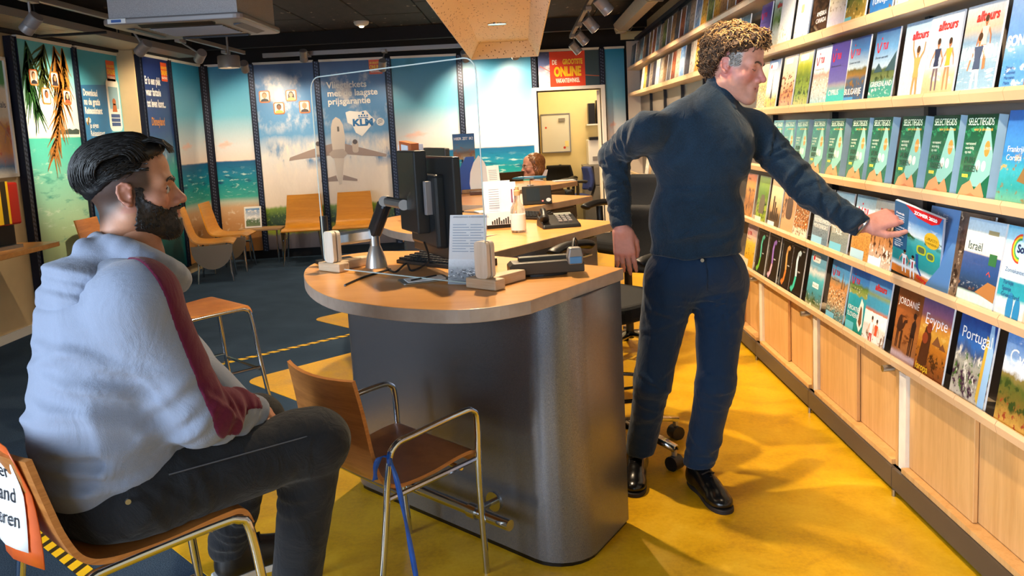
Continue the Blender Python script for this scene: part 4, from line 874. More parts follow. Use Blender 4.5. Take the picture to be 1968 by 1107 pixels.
r1 = [
 (1906, CV('sonne', [(0, '#e8e2d6'), (.15, '#e6dccb'), (.24, '#dfe6e4'), (.3, '#2f9fb0'), (.45, '#2b93a8'), (.47, '#d9ecf4'), (.75, '#bfe2f2'), (1, '#5fb4dc')], warp=.01, layers=[('#f2ece2', (9, 14), .55, .65, .0, .3)], **GA), 'pale blue brochure with rainbow arc and flip-flops on sand', lambda o: (pp(o, [stroke([(.075 + .04 * math.cos(R(a)), .225 + .04 * math.sin(R(a))) for a in range(90, 290, 20)], .006)], '#d2452c', 'logo', -.0007), pp(o, [stroke([(.075 + .034 * math.cos(R(a)), .225 + .034 * math.sin(R(a))) for a in range(90, 290, 20)], .006)], '#e8c02a', 'logo', -.0007), pp(o, [stroke([(.075 + .028 * math.cos(R(a)), .225 + .028 * math.sin(R(a))) for a in range(90, 290, 20)], .006)], '#3f9a5a', 'logo', -.0007), titl(o, 'Sonne', .06, .215, .032, '#20305a', bold=1.5), titl(o, 'Zonvakanties\n\nTurkije\nSpanje\nGriekenland', .02, .155, .018, '#27407a'), pp(o, [disc(.07, .055, .045, 16, .35), disc(.105, .045, .045, 16, .35)], '#2a7fb0', 'print', -.0008), pp(o, [rect(.14, .0, .18, .1)], '#d8b39a', 'print', -.0007))),
 (1834, CV('israel', [(0, '#b9d6c8'), (.2, '#c3dccf'), (.225, '#1c2a3c'), (.35, '#26446c'), (.45, '#2a4c86'), (.62, '#36508a'), (.64, '#e6dccf'), (.72, '#d9dad6'), (.86, '#cfdde0'), (.88, '#aecbe0'), (1, '#a5c6e2')], warp=.006, layers=[('#c9cfd4', (14, 30), .56, .64, .24, .34), ('#8a5a34', (6, 12), .55, .6, .22, .33)], **GA), 'brochure titled Israël with a dark blue coast and pale mint footer', lambda o: (titl(o, 'Israël', .02, .19, .038, '#2a4a44'), field_(o, .12, .245, .175, .258, '#8f8a6a'), field_(o, .145, .155, .185, .19, '#2f6a3c'), pp(o, [stroke([(.145, .125), (.155, .135), (.165, .122)], .004)], '#d2452c', 'print', -.0008), pp(o, [[(.1, .065), (.205, .05), (.205, .1), (.16, .105), (.13, .085)]], '#a8703c', 'print', -.0008))),
 (1790, CV('leather', [(0, '#8f7a66'), (.3, '#6f5846'), (.7, '#5a463a'), (1, '#4a3c34')], warp=.3, ws=(4, 4), layers=[('#2a1c14', (7, 5), .52, .6, 0, 1), ('#c9b49a', (6, 7), .58, .64, 0, 1)], **GA), 'dark brown brochure standing behind the lifted one', lambda o: None),
 (1736, CV('bluebehind', [(0, '#4a7ab8'), (1, '#5f8fc8')], grain=.05), 'blue brochure behind the brochure being lifted', lambda o: titl(o, 'Italië', .05, .24, .04, '#dfe8f4')),
 (1664, CV('canal', [(0, '#d2dbe2'), (.14, '#b9a898'), (.4, '#b07a48'), (.6, '#a06a3c'), (.75, '#d9c7b0'), (.85, '#a9b8c8'), (1, '#8fa4b8')], warp=.14, ws=(6, 5), layers=[('#4a2c18', (9, 9), .54, .6, .1, .7), ('#efe2da', (12, 12), .56, .62, .05, .4)], **GA), 'brochure with red smile logo above a sunlit alley with flowers', lambda o: (tui(o, .04, .225, .034), field_(o, .005, .005, .12, .06, '#bcd6ea'))),
 (1626, CV('sand', [(0, '#c48a3c'), (.5, '#c9904a'), (.58, '#a87a4a'), (.62, '#e3e2e0'), (.72, '#cfdfec'), (1, '#5fa6d8')], warp=.02, layers=[('#8a5a24', (40, 40), .5, .6, 0, .5)], **GA), 'brochure with red smile logo above brown sand', lambda o: (tui(o, .05, .225, .036), field_(o, .005, .005, .14, .062, '#a3c6da'))),
 (1590, CV('italie', [(0, '#7a8a92'), (.35, '#8f968f'), (.45, '#a89c86'), (.55, '#9fa8a8'), (.66, '#dbe6ee'), (1, '#4f9ad4')], warp=.05, layers=[('#5f6a70', (50, 50), .5, .6, 0, .45)], **GA), 'brochure titled Italië with red smile logo on blue', lambda o: (tui(o, .05, .225, .036), titl(o, 'ITALIË', .02, .1, .04), field_(o, .005, .005, .14, .06, '#6fb8d6'))),
 (1556, c_tui_blue, 'brochure titled Noord-Macedonië Montenegro on slate blue', lambda o: (tui(o, .05, .225, .034), titl(o, 'NOORD-MACEDONIË\nMONTENEGRO', .015, .125, .026), field_(o, .005, .005, .14, .06, '#8fc2e4'))),
 (1521, CV('street', [(0, '#efe4d4'), (.22, '#e8d8c2'), (.25, '#b9702c'), (.6, '#8f5a24'), (1, '#c98a3c')], warp=.03, layers=town, **GA), 'orange street scene brochure with a cream footer', lambda o: titl(o, 'LOI', .05, .02, .04, '#8a6a4a')),
 (1497, CV('car', [(0, '#c99a72'), (.3, '#d2a27a'), (.6, '#c08f68'), (1, '#b88a64')], warp=.1, layers=[('#4a3a30', (3, 3), .55, .62, .3, .8)], **GA), 'sand coloured brochure with a dark vehicle', lambda o: pp(o, [rrect(.06, .09, .16, .2, .03)], '#5a463a', 'print', -.0007)),
 (1473, CV('skyline', [(0, '#4a3a2c'), (.3, '#6a5238'), (.42, '#c9a272'), (.7, '#e3cfa8'), (1, '#d8c4a2')], warp=.12, ws=(14, 3), **GA), 'brochure with a city skyline at dusk', lambda o: (pp(o, [rect(.03 + .03 * i, .06, .05 + .03 * i, .1 + .03 * ((i * 7) % 4)) for i in range(5)], '#3a2c22', 'print', -.0007), field_(o, .0, .005, .12, .05, '#c9dae2'))),
 (1449, CV('elephant', [(0, '#7f8f2a'), (.3, '#a3b43a'), (.6, '#5f7f1c'), (1, '#8fae3a')], warp=.15, layers=green, **GA), 'bright green brochure with an elephant', lambda o: (pp(o, [[(.05, .07), (.15, .07), (.16, .14), (.13, .18), (.08, .18), (.05, .13)]], '#6a6250', 'print', -.0007), field_(o, .0, .005, .12, .05, '#bcd6c8'))),
 (1426, CV('ruins', [(0, '#c9904a'), (.4, '#b06a2c'), (.7, '#e09a3c'), (1, '#d8702c')], warp=.15, layers=[('#6a3418', (9, 5), .5, .58, 0, .7)], **GA), 'orange brochure with ruins, beside the man in the dark sweater', lambda o: titl(o, 'reizen', .03, .25, .02, '#3a2010'))]
r3 = [
 (1915, CV('sonnen', [(0, '#5f9fd8'), (.35, '#4f93d0'), (.5, '#7fb0dc'), (.55, '#5a8fc8'), (1, '#7f9fd8')], warp=.12, ws=(4, 6), layers=[('#e9f1f8', (6, 12), .54, .64, 0, .55)], **GA), 'blue brochure with a woman in the surf at the right edge', lambda o: (person_print(o, .14, .002, .23, '#a5623c', '#4a2c2a', '#a5623c', 1, '#b98a4a'), titl(o, 'SONNEN', .006, .145, .04, bold=1.5), titl(o, 'Zypern\nTunesien\nMarokko\nMalta', .02, .08, .014, '#274a8a'), alltours(o, .1, .245, .04))),
 (1832, CV('canaren', [(0, '#8fb0c6'), (.3, '#7a9fbb'), (.5, '#9fb8c8'), (.62, '#6f93b3'), (.75, '#b9a993'), (1, '#a9b9c8')], warp=.05, ws=(3, 14), layers=[('#c9d6de', (4, 22), .54, .66, 0, .6)], **GA), 'white brochure titled Kanaren with one person carrying another', lambda o: (person_print(o, .1, 0, .2, '#b57a4c', '#3a4a68', '#efe6dc'), person_print(o, .12, .09, .16, '#a86a44', '#d8c0b0', '#a86a44'), titl(o, 'KANAREN', .006, .125, .05, bold=1.8, sx=.82), alltours(o, .06, .235, .042))),
 (1766, CV('balearen', [(0, '#c4a678'), (.3, '#cbb592'), (.4, '#a9bcc8'), (.6, '#9db8cc'), (1, '#b4c6d4')], warp=.02, layers=[('#d8dcdc', (4, 9), .55, .68, .2, .8)], **GA), 'white brochure titled Balearen with a couple walking on the beach', lambda o: (person_print(o, .075, .04, .17, '#b98058', '#27324e', '#6a5a62'), person_print(o, .15, .04, .165, '#b98058', '#a9a03a', '#b98058'), titl(o, 'BALEAREN', .012, .115, .044, bold=1.8, sx=.85), alltours(o, .055, .235, .042))),
 (1716, CV('woman', [(0, '#5f8cb4'), (.1, '#b9c8d2'), (.4, '#b3c4d0'), (.7, '#a9c2d6'), (1, '#8fb2cf')], warp=.02, layers=[('#d2dade', (4, 9), .54, .68, .2, .8)], **GA), 'white brochure with a woman raising both arms', lambda o: (person_print(o, .12, 0, .2, '#b98a52', '#c99a5a', '#b98a52', 1, '#4a3018'), titl(o, 'ANDALUSIEN', .012, .11, .034, bold=1.5, sx=.85), alltours(o, .06, .225, .04))),
 (1664, CV('griekenland', [(0, '#cfc4b4'), (.12, '#3f9a8a'), (.3, '#2f8f86'), (.36, '#6a7a4a'), (.48, '#3f5a34'), (.52, '#a9c4da'), (.75, '#5f96c8'), (1, '#2a5288')], warp=.06, ws=(5, 4), layers=[('#efeae2', (16, 20), .56, .62, 0, .3), ('#27401c', (10, 12), .52, .6, .3, .5)], **GA), 'brochure titled Griekenland with a green bay', lambda o: (tui(o, .04, .23, .036), titl(o, 'GRIEKENLAND', .012, .075, .028), pp(o, [[(.02, .13), (.06, .165), (.1, .13)], [(.12, .13), (.2, .2), (.205, .13)]], '#33505a', 'print', -.0006))),
 (1616, CV('bulgarije', [(0, '#3a78b0'), (.2, '#27466a'), (.4, '#3a5878'), (.46, '#8a6a34'), (.54, '#5f5a2c'), (.58, '#a9c2d8'), (.8, '#3f78b8'), (1, '#244a8a')], warp=.05, ws=(6, 6), layers=[('#7a5a24', (10, 10), .53, .6, 0, .55)], **GA), 'brochure titled Bulgarije with a rocky blue cove', lambda o: (tui(o, .04, .23, .036), titl(o, 'BULGARIJE', .012, .055, .036), field_(o, .01, .006, .11, .045, '#3f86c0'))),
 (1584, CV('cypruspurple', [(0, '#3fb4b0'), (.25, '#37a8b0'), (.36, '#8a8a9c'), (.42, '#5a5aa8'), (.7, '#4a48a8'), (1, '#39348c')], warp=.04, **GA), 'purple and turquoise brochure with red smile logo', lambda o: (tui(o, .04, .23, .036), titl(o, 'CYPRUS', .02, .06, .034))),
 (1553, CV('amalfi', [(0, '#5fb0c8'), (.2, '#9fb8c0'), (.4, '#c9c2bc'), (.55, '#a88f86'), (.62, '#d9e0e8'), (1, '#a9bcdc')], warp=.1, layers=[('#f2ece6', (16, 18), .55, .6, .1, .55), ('#7a5a50', (14, 14), .56, .62, .1, .5)], **GA), 'pale brochure with a white coastal village', lambda o: tui(o, .04, .23, .036)),
 (1521, CV('giraffe', [(0, '#c9b46a'), (.3, '#7f9a3a'), (.6, '#5f7a2a'), (.8, '#a9b43f'), (1, '#e8e4c8')], warp=.15, layers=green, **GA), 'green and yellow brochure with a jungle scene', lambda o: pp(o, [rrect(.03, .245, .15, .275, .015)], '#f2f2ee', 'logo', -.0007)),
 (1494, CV('temple', [(0, '#b98a5a'), (.3, '#c97f3c'), (.6, '#e8d0b0'), (1, '#f0e8dc')], warp=.15, layers=[('#7a3a1c', (6, 12), .52, .58, .1, .7)], **GA), 'orange and cream brochure with temple towers', lambda o: pp(o, [rrect(.03, .245, .15, .275, .015)], '#f2f2ee', 'logo', -.0007)),
 (1466, CV('paris', [(0, '#c98f1c'), (.25, '#d8a82a'), (.4, '#e9e4dc'), (.7, '#d4e2ee'), (1, '#4f7fc0')], warp=.05, layers=[('#5a4418', (14, 14), .53, .6, 0, .35)], **GA), 'brochure with a dark lattice tower and white badge', lambda o: (pp(o, [rrect(.03, .235, .16, .272, .016)], '#f2f2f0', 'logo', -.0007), pp(o, [disc(.05, .253, .012, 12)], RED, 'logo', -.0009), pp(o, [[(.085, .08), (.125, .08), (.11, .13), (.107, .21), (.105, .21), (.1, .13)]], '#3a3a4a', 'print', -.0007))),
 (1448, CV('goldcity', [(0, '#b9903a'), (.5, '#d8b45a'), (1, '#efe6d0')], warp=.15, layers=town, **GA), 'gold toned city brochure next to the lattice tower brochure', lambda o: None)]
r4 = [
 (1716, CV('sandwhite', [(0, '#e8dcc6'), (.4, '#efe8da'), (1, '#dfe6ea')], warp=.05, layers=[('#c98f4a', (5, 5), .56, .62, 0, .6)], **GA), 'white and sand brochure at the top edge of the picture', lambda o: person_print(o, .13, 0, .2, '#c98f5c', '#d8b48a')),
 (1666, CV('turkije', [(0, '#5fa8d8'), (.12, '#2a6fb4'), (.3, '#1f5fa8'), (.5, '#1c4a8a'), (.56, '#7f6a3a'), (1, '#8fa8c0')], warp=.08, layers=[('#8a5a24', (4, 4), .57, .62, 0, .5)], **GA), 'blue brochure titled Turkije on the fifth shelf', lambda o: titl(o, 'TURKIJE', .02, .065, .04)),
 (1620, CV('rockcove', [(0, '#a8863a'), (.25, '#8a7430'), (.45, '#5a6a2c'), (.6, '#2a6a5a'), (1, '#3a8a86')], warp=.15, layers=[('#d8b86a', (10, 10), .54, .6, 0, .4), ('#28401c', (8, 8), .54, .6, .2, .7)], **GA), 'brochure with a green and ochre rocky cove', lambda o: field_(o, .0, .005, .07, .05, '#5fa8b8')),
 (1584, CV('palebeach', [(0, '#d2cfd6'), (.2, '#b9b4c8'), (.5, '#cfc2a8'), (.6, '#8f9a7a'), (1, '#c9dae8')], warp=.1, layers=[('#7a6a4a', (10, 10), .55, .6, .3, .6)], **GA), 'pale lilac beach brochure on the fifth shelf', lambda o: None),
 (1555, CV('darkwood', [(0, '#4a3424'), (.5, '#3a281c'), (1, '#5a4434')], warp=.3, layers=[('#1c120c', (4, 12), .5, .58, 0, 1)], **GA), 'dark brown brochure with white lettering on the fifth shelf', lambda o: titl(o, 'AMERIKA\nCANADA', .06, .1, .03)),
 (1522, CV('discover2', [(0, '#e8e4de'), (.3, '#f2f0ec'), (.6, '#e6ecf2'), (1, '#f2f2f2')], warp=.05, layers=[('#c9a86a', (12, 12), .58, .63, 0, .4)], **GA), 'white brochure titled Discover with small figures', lambda o: (titl(o, 'DISCOVER', .03, .24, .03, '#7a86a0'), pp(o, [rrect(.07, .15, .11, .19, .01)], '#c9b48a', 'print', -.0007))),
 (1491, CV('discover1', [(0, '#efe6d8'), (.25, '#f4f2ee'), (.6, '#dfeaf2'), (1, '#f0f2f2')], warp=.05, layers=[('#d0b07a', (9, 9), .57, .62, 0, .45)], **GA), 'white brochure showing a bright terrace', lambda o: None),
 (1474, CV('palmgreen', [(0, '#c9c2a0'), (.4, '#dbe6e0'), (.6, '#6a8f3a'), (1, '#bcd6d8')], warp=.15, layers=[('#2f5a24', (6, 6), .54, .6, .4, .9)], **GA), 'brochure with a palm leaf and red lettering', lambda o: alltours(o, .06, .235, .036)),
 (1452, CV('purple5', [(0, '#c9bcd0'), (.3, '#7a68b0'), (1, '#3f3a92')], warp=.1, **GA), 'purple brochure with red lettering on the fifth shelf', lambda o: tui(o, .04, .23, .036))]
SHELF = ['bottom shelf', 'second shelf from below', 'third shelf from below', 'fourth shelf from below', 'fifth shelf from below', 'top shelf']
def fill(rows, row):
    rows = sorted(rows, key=lambda q: -q[0])
    for i, (px, cov, lb, dec) in enumerate(rows):
        y = _yx(px, row)
        nxt = _yx(rows[i - 1][0], row) if i > 0 else y - .25
        # sheets that would overlap a neighbour stand one behind the other
        o = brochure(y, row, cov, lb, dx=0.055 if ('lifted' in lb) else 0.010 * (i % 2) if (y - nxt) < .208 else 0.0, lean=LEAN if (y - nxt) >= .208 else LEAN * 0.9)
        dec(o)
fill(r0, 0); fill(r1, 1); fill(r3, 3); fill(r4, 4)
# third shelf: one row of identical green catalogues with thick spines
CAT = CV('selectie', [(0, '#1d6a4c'), (.5, '#14603f'), (.85, '#0f4a30'), (1, '#0c3a26')], warp=.03, layers=[('#2f8f62', (4, 9), .56, .7, 0, .9)], grain=.12, gs=20, coat=.4, rough=.25)
spine = plain('catalogue_spine', '#9fc0d8', .35, var=.1, vs=8)
mb = MB(); mb.mat(1).lim(0, .172, 0, .028, 0, .278); mb.m[2] = 0
g0 = mb.build('catalogue', [CAT, spine]); g0.data.polygons.foreach_set('material_index', mb.m)
pp(g0, [[(.062, .06), (.118, .06), (.172, .10), (.172, .16), (.140, .235), (.118, .24)]], '#7fb8b4', 'printed_canoe', -.0006)
pp(g0, [[(.02, .0), (.15, .0), (.158, .035), (.13, .075), (.1, .05), (.072, .078), (.03, .06), (.012, .03)]], '#cf8f62', 'printed_rower', -.0007)
pp(g0, [[(.05, .0), (.12, .0), (.115, .03), (.085, .04), (.055, .03)]], '#b8744c', 'printed_rower', -.0008)
pp(g0, [disc(.102, .125, .016, 14, .75)], '#e9e2d6', 'printed_coconut', -.0008); pp(g0, [disc(.132, .123, .016, 14, .75)], '#efe9de', 'printed_coconut', -.0008)
pp(g0, [disc(.138, .175, .024, 16, .62)], '#c98a3c', 'printed_badge', -.0008); titl(g0, 'GRATIS', .122, .172, .012)
titl(g0, 'SELECTIEGIDS', .012, .245, .032, '#d9efe4', sx=.72); titl(g0, 'voor je droomreis', .05, .228, .014, '#e8b04a'); titl(g0, 'verrassend\nvoordelig\nop reis', .016, .185, .013, '#dfe9e2'); titl(g0, 'PURE\nREIZEN', .02, .13, .026, '#2c4a3c', bold=1); pp(g0, [rect(.02, .085, .055, .095)], '#d8c84a', 'printed_label', -.0008); titl(g0, 'ZOMER', .022, .087, .008, '#2a3a20')
NTH = ['nearest', 'second', 'third', 'fourth', 'fifth', 'sixth', 'seventh', 'eighth', 'ninth', 'tenth', 'eleventh']
for i, px in enumerate((1834, 1772, 1715, 1661, 1622, 1582, 1550, 1520, 1497, 1476)):
    o = g0 if i == 0 else copy_tree(g0)
    o.location = (BX, _yx(px, 2), LIPZ[2] - .016); o.rotation_euler = (R(-8), 0, R(-90))
    tag(o, 'thick green catalogue with a canoe, %s from the camera in its row' % NTH[i], 'catalogue', 'identical green catalogues on the third shelf')
o = brochure(_yx(1908, 2), 2, CV('bluecoast', [(0, '#b8963c'), (.08, '#6fae8a'), (.25, '#2f9a9a'), (.4, '#3aa6b8'), (.55, '#2f7fc0'), (.7, '#3f86d0'), (1, '#2a62b0')], warp=.1, layers=[('#8a6a34', (4, 5), .56, .62, .1, .6), ('#c9a25a', (7, 8), .6, .66, .1, .6)], **GA), 'blue coast brochure with a rocky island right of the green catalogues')
pp(o, [[(.09, .09), (.2, .07), (.2, .2), (.15, .19), (.12, .14)]], '#8a6a3c', 'print', -.0007); titl(o, 'Frankrijk\nCorsica', .02, .17, .024)
# far ends of the shelves: narrow in view, one mesh per cover
FARC = []
pal = [('#6a6a72', '#8f8a86', '#3a3f4a'), ('#8a6a4a', '#c9a272', '#4a3220'), ('#3f6a8a', '#a9c0cc', '#22384a'), ('#c98f2a', '#e8cf6a', '#7a4a18'), ('#4a6a3a', '#a3b46a', '#22381c'), ('#d9d2c8', '#efeae2', '#9a8f84'), ('#7a3a2a', '#c9784a', '#3a1c14'), ('#2a2c3a', '#5a5c6a', '#12131a'), ('#a89a8a', '#d2c6b4', '#5a5048'), ('#5f8fc0', '#dbe6ee', '#2f5a9a')]
for i, (a, b_, c) in enumerate(pal):
    FARC.append((CV('far%d' % i, [(0, c), (.25, a), (.5, b_), (.7, a), (1, c)], warp=.35, ws=(4, 3), layers=[(c, (9, 9), .54, .6, 0, 1), (b_, (12, 8), .57, .63, 0, 1)], grain=.25, gs=16),
                 ['grey', 'brown', 'blue', 'yellow', 'green', 'white', 'rust red', 'black', 'beige', 'sky blue'][i]))
FARM = []
for cov, nm in FARC:
    mb = MB(); mb.mat(1).lim(0, .2, 0, .007, 0, .282); mb.m[2] = 0; o = mb.build('brochure', [cov, M['paper']]); o.data.polygons.foreach_set('material_index', mb.m); FARM.append(o.data); bpy.data.objects.remove(o)
NUM = ['first', 'second', 'third', 'fourth', 'fifth', 'sixth', 'seventh', 'eighth', 'ninth', 'tenth', 'eleventh', 'twelfth', 'thirteenth', 'fourteenth', 'fifteenth', 'sixteenth', 'seventeenth', 'eighteenth', 'nineteenth', 'twentieth', 'twenty-first', 'twenty-second', 'twenty-third', 'twenty-fourth', 'twenty-fifth', 'twenty-sixth', 'twenty-seventh', 'twenty-eighth']
def far(row, ys, seq, tagw):
    for i, y in enumerate(ys):
        k = seq[i % len(seq)]
        brochure(y, row, None, '%s brochure on the %s, %s from the far end' % (FARC[k][1], tagw, NUM[i]), mesh=FARM[k], dx=random.uniform(0, .006), lean=LEAN * random.uniform(.8, 1.05))
far(5, [10.42 - .213 * i for i in range(28)], [0, 7, 8, 0, 2, 1, 7, 1, 6, 2, 8, 4, 0, 1, 7, 6, 2, 8, 9, 3, 4, 3, 1, 1, 6, 8, 1, 2], 'top shelf')
far(4, [9.62 - .215 * i for i in range(21)], [5, 3, 7, 8, 7, 5, 8, 1, 0, 6, 8, 9, 7, 5, 3, 5, 5, 4, 9, 5, 2], 'fifth shelf')
far(1, [9.45 - .215 * i for i in range(3)], [5, 1, 0], 'second shelf'); far(0, [9.30 - .215 * i for i in range(3)], [8, 7, 1], 'bottom shelf')
# ================================================================ service desks
def cr(pts, n=5, closed=False):
    """smooth curve through points"""
    P = [Vector(p) for p in pts]; k = len(P); out = []
    for i in range(k if closed else k - 1):
        a = P[(i - 1) % k] if (closed or i > 0) else P[0]; b = P[i]; c = P[(i + 1) % k]; d = P[(i + 2) % k] if (closed or i + 2 < k) else P[-1]
        for j in range(n):
            t = j / n; out.append(0.5 * ((2 * b) + (c - a) * t + (2 * a - 5 * b + 4 * c - d) * t * t + (3 * b - a - 3 * c + d) * t ** 3))
    if not closed: out.append(P[-1])
    return out
TZ = 0.95; TH = 0.042; PITCH = 1.67
def lam_mat():
    m, nt, b = base('graphite_laminate', '#77777b', 0.27, 0.75); n = noise(nt, coords(nt), 420, 2, .6); r = ramp(nt, [(.3, '#66666b'), (.7, '#8e8d90')], n); nt.links.new(r.outputs[0], b.inputs['Base Color']); bump(nt, b, n, .03, .001); return m
M['lam'] = lam_mat()
arc = [(-.002, 2.438), (-.093, 2.378), (-.213, 2.355), (-.372, 2.411), (-.514, 2.509), (-.637, 2.625), (-.754, 2.821), (-.845, 3.059), (-.893, 3.29), (-.875, 3.47), (-.80, 3.60), (-.68, 3.66), (-.56, 3.63), (-.42, 3.60)]
drop = [(.333, 2.92), (.20, 2.727)] + [tuple(p)[:2] for p in cr(arc, 4)] + [(-.146, 3.362)]
wing = [(.48, 4.35), (-.165, 3.44), (-.41, 3.70), (-.13, 4.06)] + [(p[0], p[1] + PITCH) for p in [tuple(q)[:2] for q in cr(arc[2:], 4)]] + [(-.25, 5.07)]
basep = [(.318, 2.905)] + [(0.067 + 0.14 * math.cos(R(a)) , 2.752 + 0.14 * math.sin(R(a))) for a in (-37, -50, -64, -78, -92, -106, -120, -132)] + [(-.66 + 0.10 * math.cos(R(a)), 3.37 + 0.10 * math.sin(R(a))) for a in (-130, -150, -175, 160, 140)] + [(-.46, 3.60), (-.155, 3.33)]
DNAME = ['nearest service desk with a rounded end and graphite front', 'second service desk behind the nearest one', 'third service desk, holding the black card terminal', 'farthest service desk, where the woman sits']
for k in range(4):
    y0 = PITCH * k if k else 0
    dk = thing('service_desk', DNAME[k], 'desk', (0, 3.0 + y0, 0), 0, 'rounded beech service desks')
    top = drop if k == 0 else [(x, y + PITCH * (k - 1)) for x, y in wing]
    mb = MB(); mb.mat(1).prism([(x, y - 3.0 - y0) for x, y in top], TZ - TH, TZ); mb.m[1] = 0
    o = mb.build('desk_top', [M['beech'], M['edge']], dk, bevel=0.003); o.data.polygons.foreach_set('material_index', mb.m)
    MB().prism([(x, y - 3.0) for x, y in basep], 0.018, TZ - TH).build('front_panel', M['lam'], dk, True, ang=50)
    MB().prism([(x * .985 - .003, (y - 3.0) * .985) for x, y in basep], 0.0, 0.018).build('plinth', M['blackgloss'], dk)
    if k == 0:
        a = Vector((-.145, 2.625 - 3, .17)); b_ = Vector((-.68, 3.12 - 3, .17))
        MB().tube([a + Vector((.040, -.036, 0)), a] + [a.lerp(b_, t) for t in (.1, .5, .9, 1.0)], .019, 16).build('foot_rail', M['chrome'], dk, True)
        for t in (.16, .9):
            c = a.lerp(b_, t); n_ = Vector((.69, .725, 0)); MB().cyl(c, c + n_ * .10, .011).build('rail_bracket', M['chrome'], dk, True); MB().cyl(c + n_ * .09, c + n_ * .102, .035, 20).build('rail_flange', M['chrome'], dk, True); dd = (b_ - a).normalized(); MB().cyl(c - dd * .02, c + dd * .02, .025, 18).build('rail_collar', M['chrome'], dk, True)
    else:
        # drawer pedestal under the side wing, facing the seat in front
        ang = math.atan2(.91, .645); pc = Vector((.27, 4.20 - 3.0 - PITCH, 0)); Mx = Matrix.Translation(pc) @ Matrix.Rotation(ang, 4, 'Z')
        MB().lim(-.16, .16, .02, .40, .03, TZ - TH).xf(Mx).build('pedestal', M['lam'], dk)
        for i in range(4):
            dr = MB().lim(-.155, .155, .0, .02, .05 + .21 * i, .05 + .21 * i + .2).xf(Mx).build('drawer', M['lam'], dk, bevel=.003)
            MB().tube([Mx @ Vector((-.05, .0, .17 + .21 * i)), Mx @ Vector((-.05, -.025, .17 + .21 * i)), Mx @ Vector((.05, -.025, .17 + .21 * i)), Mx @ Vector((.05, 0, .17 + .21 * i))], .005).build('handle', M['steel'], dr, True)
# ================================================================ chairs
def shell(mb, prof, wid, thick, taper=None, bow=0.0, n=9):
    """bent plywood sheet: profile in (x, z), width along y; returns top/bottom sheets closed"""
    P = cr([(p[0], 0, p[1]) for p in prof], 5); k = len(P); rows = []; rows2 = []
    for i, p in enumerate(P):
        a = P[max(i - 1, 0)]; b = P[min(i + 1, k - 1)]; t = (b - a).normalized(); nrm = Vector((-t.z, 0, t.x)); u = i / (k - 1)
        w_ = (taper(u) if taper else 1.0) * wid / 2
        r1, r2 = [], []
        for j in range(n):
            s_ = -1 + 2 * j / (n - 1); q = p + Vector((0, s_ * w_, 0)) - nrm * (bow * (1 - s_ * s_)) * max(0, 1 - 2 * u)
            r1.append(q + nrm * thick / 2); r2.append(q - nrm * thick / 2)
        rows.append(r1); rows2.append(r2)
    mb.mat(0).sheet(rows); mb.sheet([r[::-1] for r in rows2]); mb.mat(1)
    for j in (0, n - 1):
        mb.sheet([[rows[i][j] for i in range(k)], [rows2[i][j] for i in range(k)]])
    mb.sheet([rows[0], rows2[0]]); mb.sheet([rows[-1], rows2[-1]])
    return mb
def shell_part(t, prof, wid, thick=.012, taper=None, bow=.0, mats=None, name='seat_shell'):
    mb = shell(MB(), prof, wid, thick, taper, bow); return mb.build(name, mats or [M['oak'], M['oakedge']], t, True, ang=35)
# visitor armchair in front of the nearest desk
ch = thing('visitor_armchair', 'oak plywood armchair with chrome frame in front of the graphite desk', 'chair', (-.485, 2.606, 0), R(45))
shell_part(ch, [(-.235, .765), (-.215, .66), (-.195, .53), (-.175, .455), (-.12, .415), (.0, .412), (.12, .428), (.185, .425), (.205, .385)], .40, .012, lambda u: .92 + .1 * min(1, u * 2.2), .03)
for s_ in (-1, 1):
    MB().tube(cr([(-.235, s_ * .215, 0), (-.19, s_ * .222, .30), (-.165, s_ * .226, .50), (-.135, s_ * .228, .555), (-.07, s_ * .228, .565), (.12, s_ * .226, .58), (.172, s_ * .224, .572), (.190, s_ * .222, .53), (.19, s_ * .216, .33), (.205, s_ * .21, 0)], 4), .0105, 10).build('arm_frame', M['chrome'], ch, True)
    MB().tube([(-.175, s_ * .215, .392), (.19, s_ * .212, .405)], .009, 8).build('seat_rail', M['chrome'], ch, True)
for x in (-.12, .12): MB().tube([(x, -.215, .395), (x, .215, .395)], .008, 8).build('cross_rail', M['chrome'], ch, True)
# blue ribbon tied to the arm
def w45(l): return Matrix.Translation((-.485, 2.606, 0)) @ Matrix.Rotation(R(45), 4, 'Z') @ Vector(l)
kn = w45((-.158, -.228, .525))
rb = thing('blue_ribbon', 'shiny blue ribbon tied to the arm of the oak armchair', 'ribbon', kn)
M['ribbon'] = plain('blue_satin', '#1556b8', .3, var=.2, vs=30)
def ribbon(name, pts, w_):
    rows = []
    for i, p in enumerate(pts):
        p = Vector(p); a = .6 + .5 * math.sin(i * .8); d = Vector((math.cos(a), math.sin(a) * .5, .1)) * w_ / 2; rows.append([p - d, p + d])
    MB().sheet(rows).build(name, M['ribbon'], rb, True, solid=.0008, ang=180)
ribbon('long_tail', [tuple(p) for p in cr([(0, -.012, 0), (.02, -.03, -.06), (.04, -.045, -.18), (.06, -.06, -.33), (.075, -.075, -.46), (.085, -.09, -.497)], 5)], .016)
ribbon('short_tail', [tuple(p) for p in cr([(0, -.012, .005), (-.025, -.02, .01), (-.04, -.02, -.02), (-.045, -.022, -.06)], 4)], .02)
MB().tube([(.0, -.014 + .016 * math.cos(a), .016 * math.sin(a)) for a in [i * .7 for i in range(9)]], .006, 6).build('knot', M['ribbon'], rb, True)
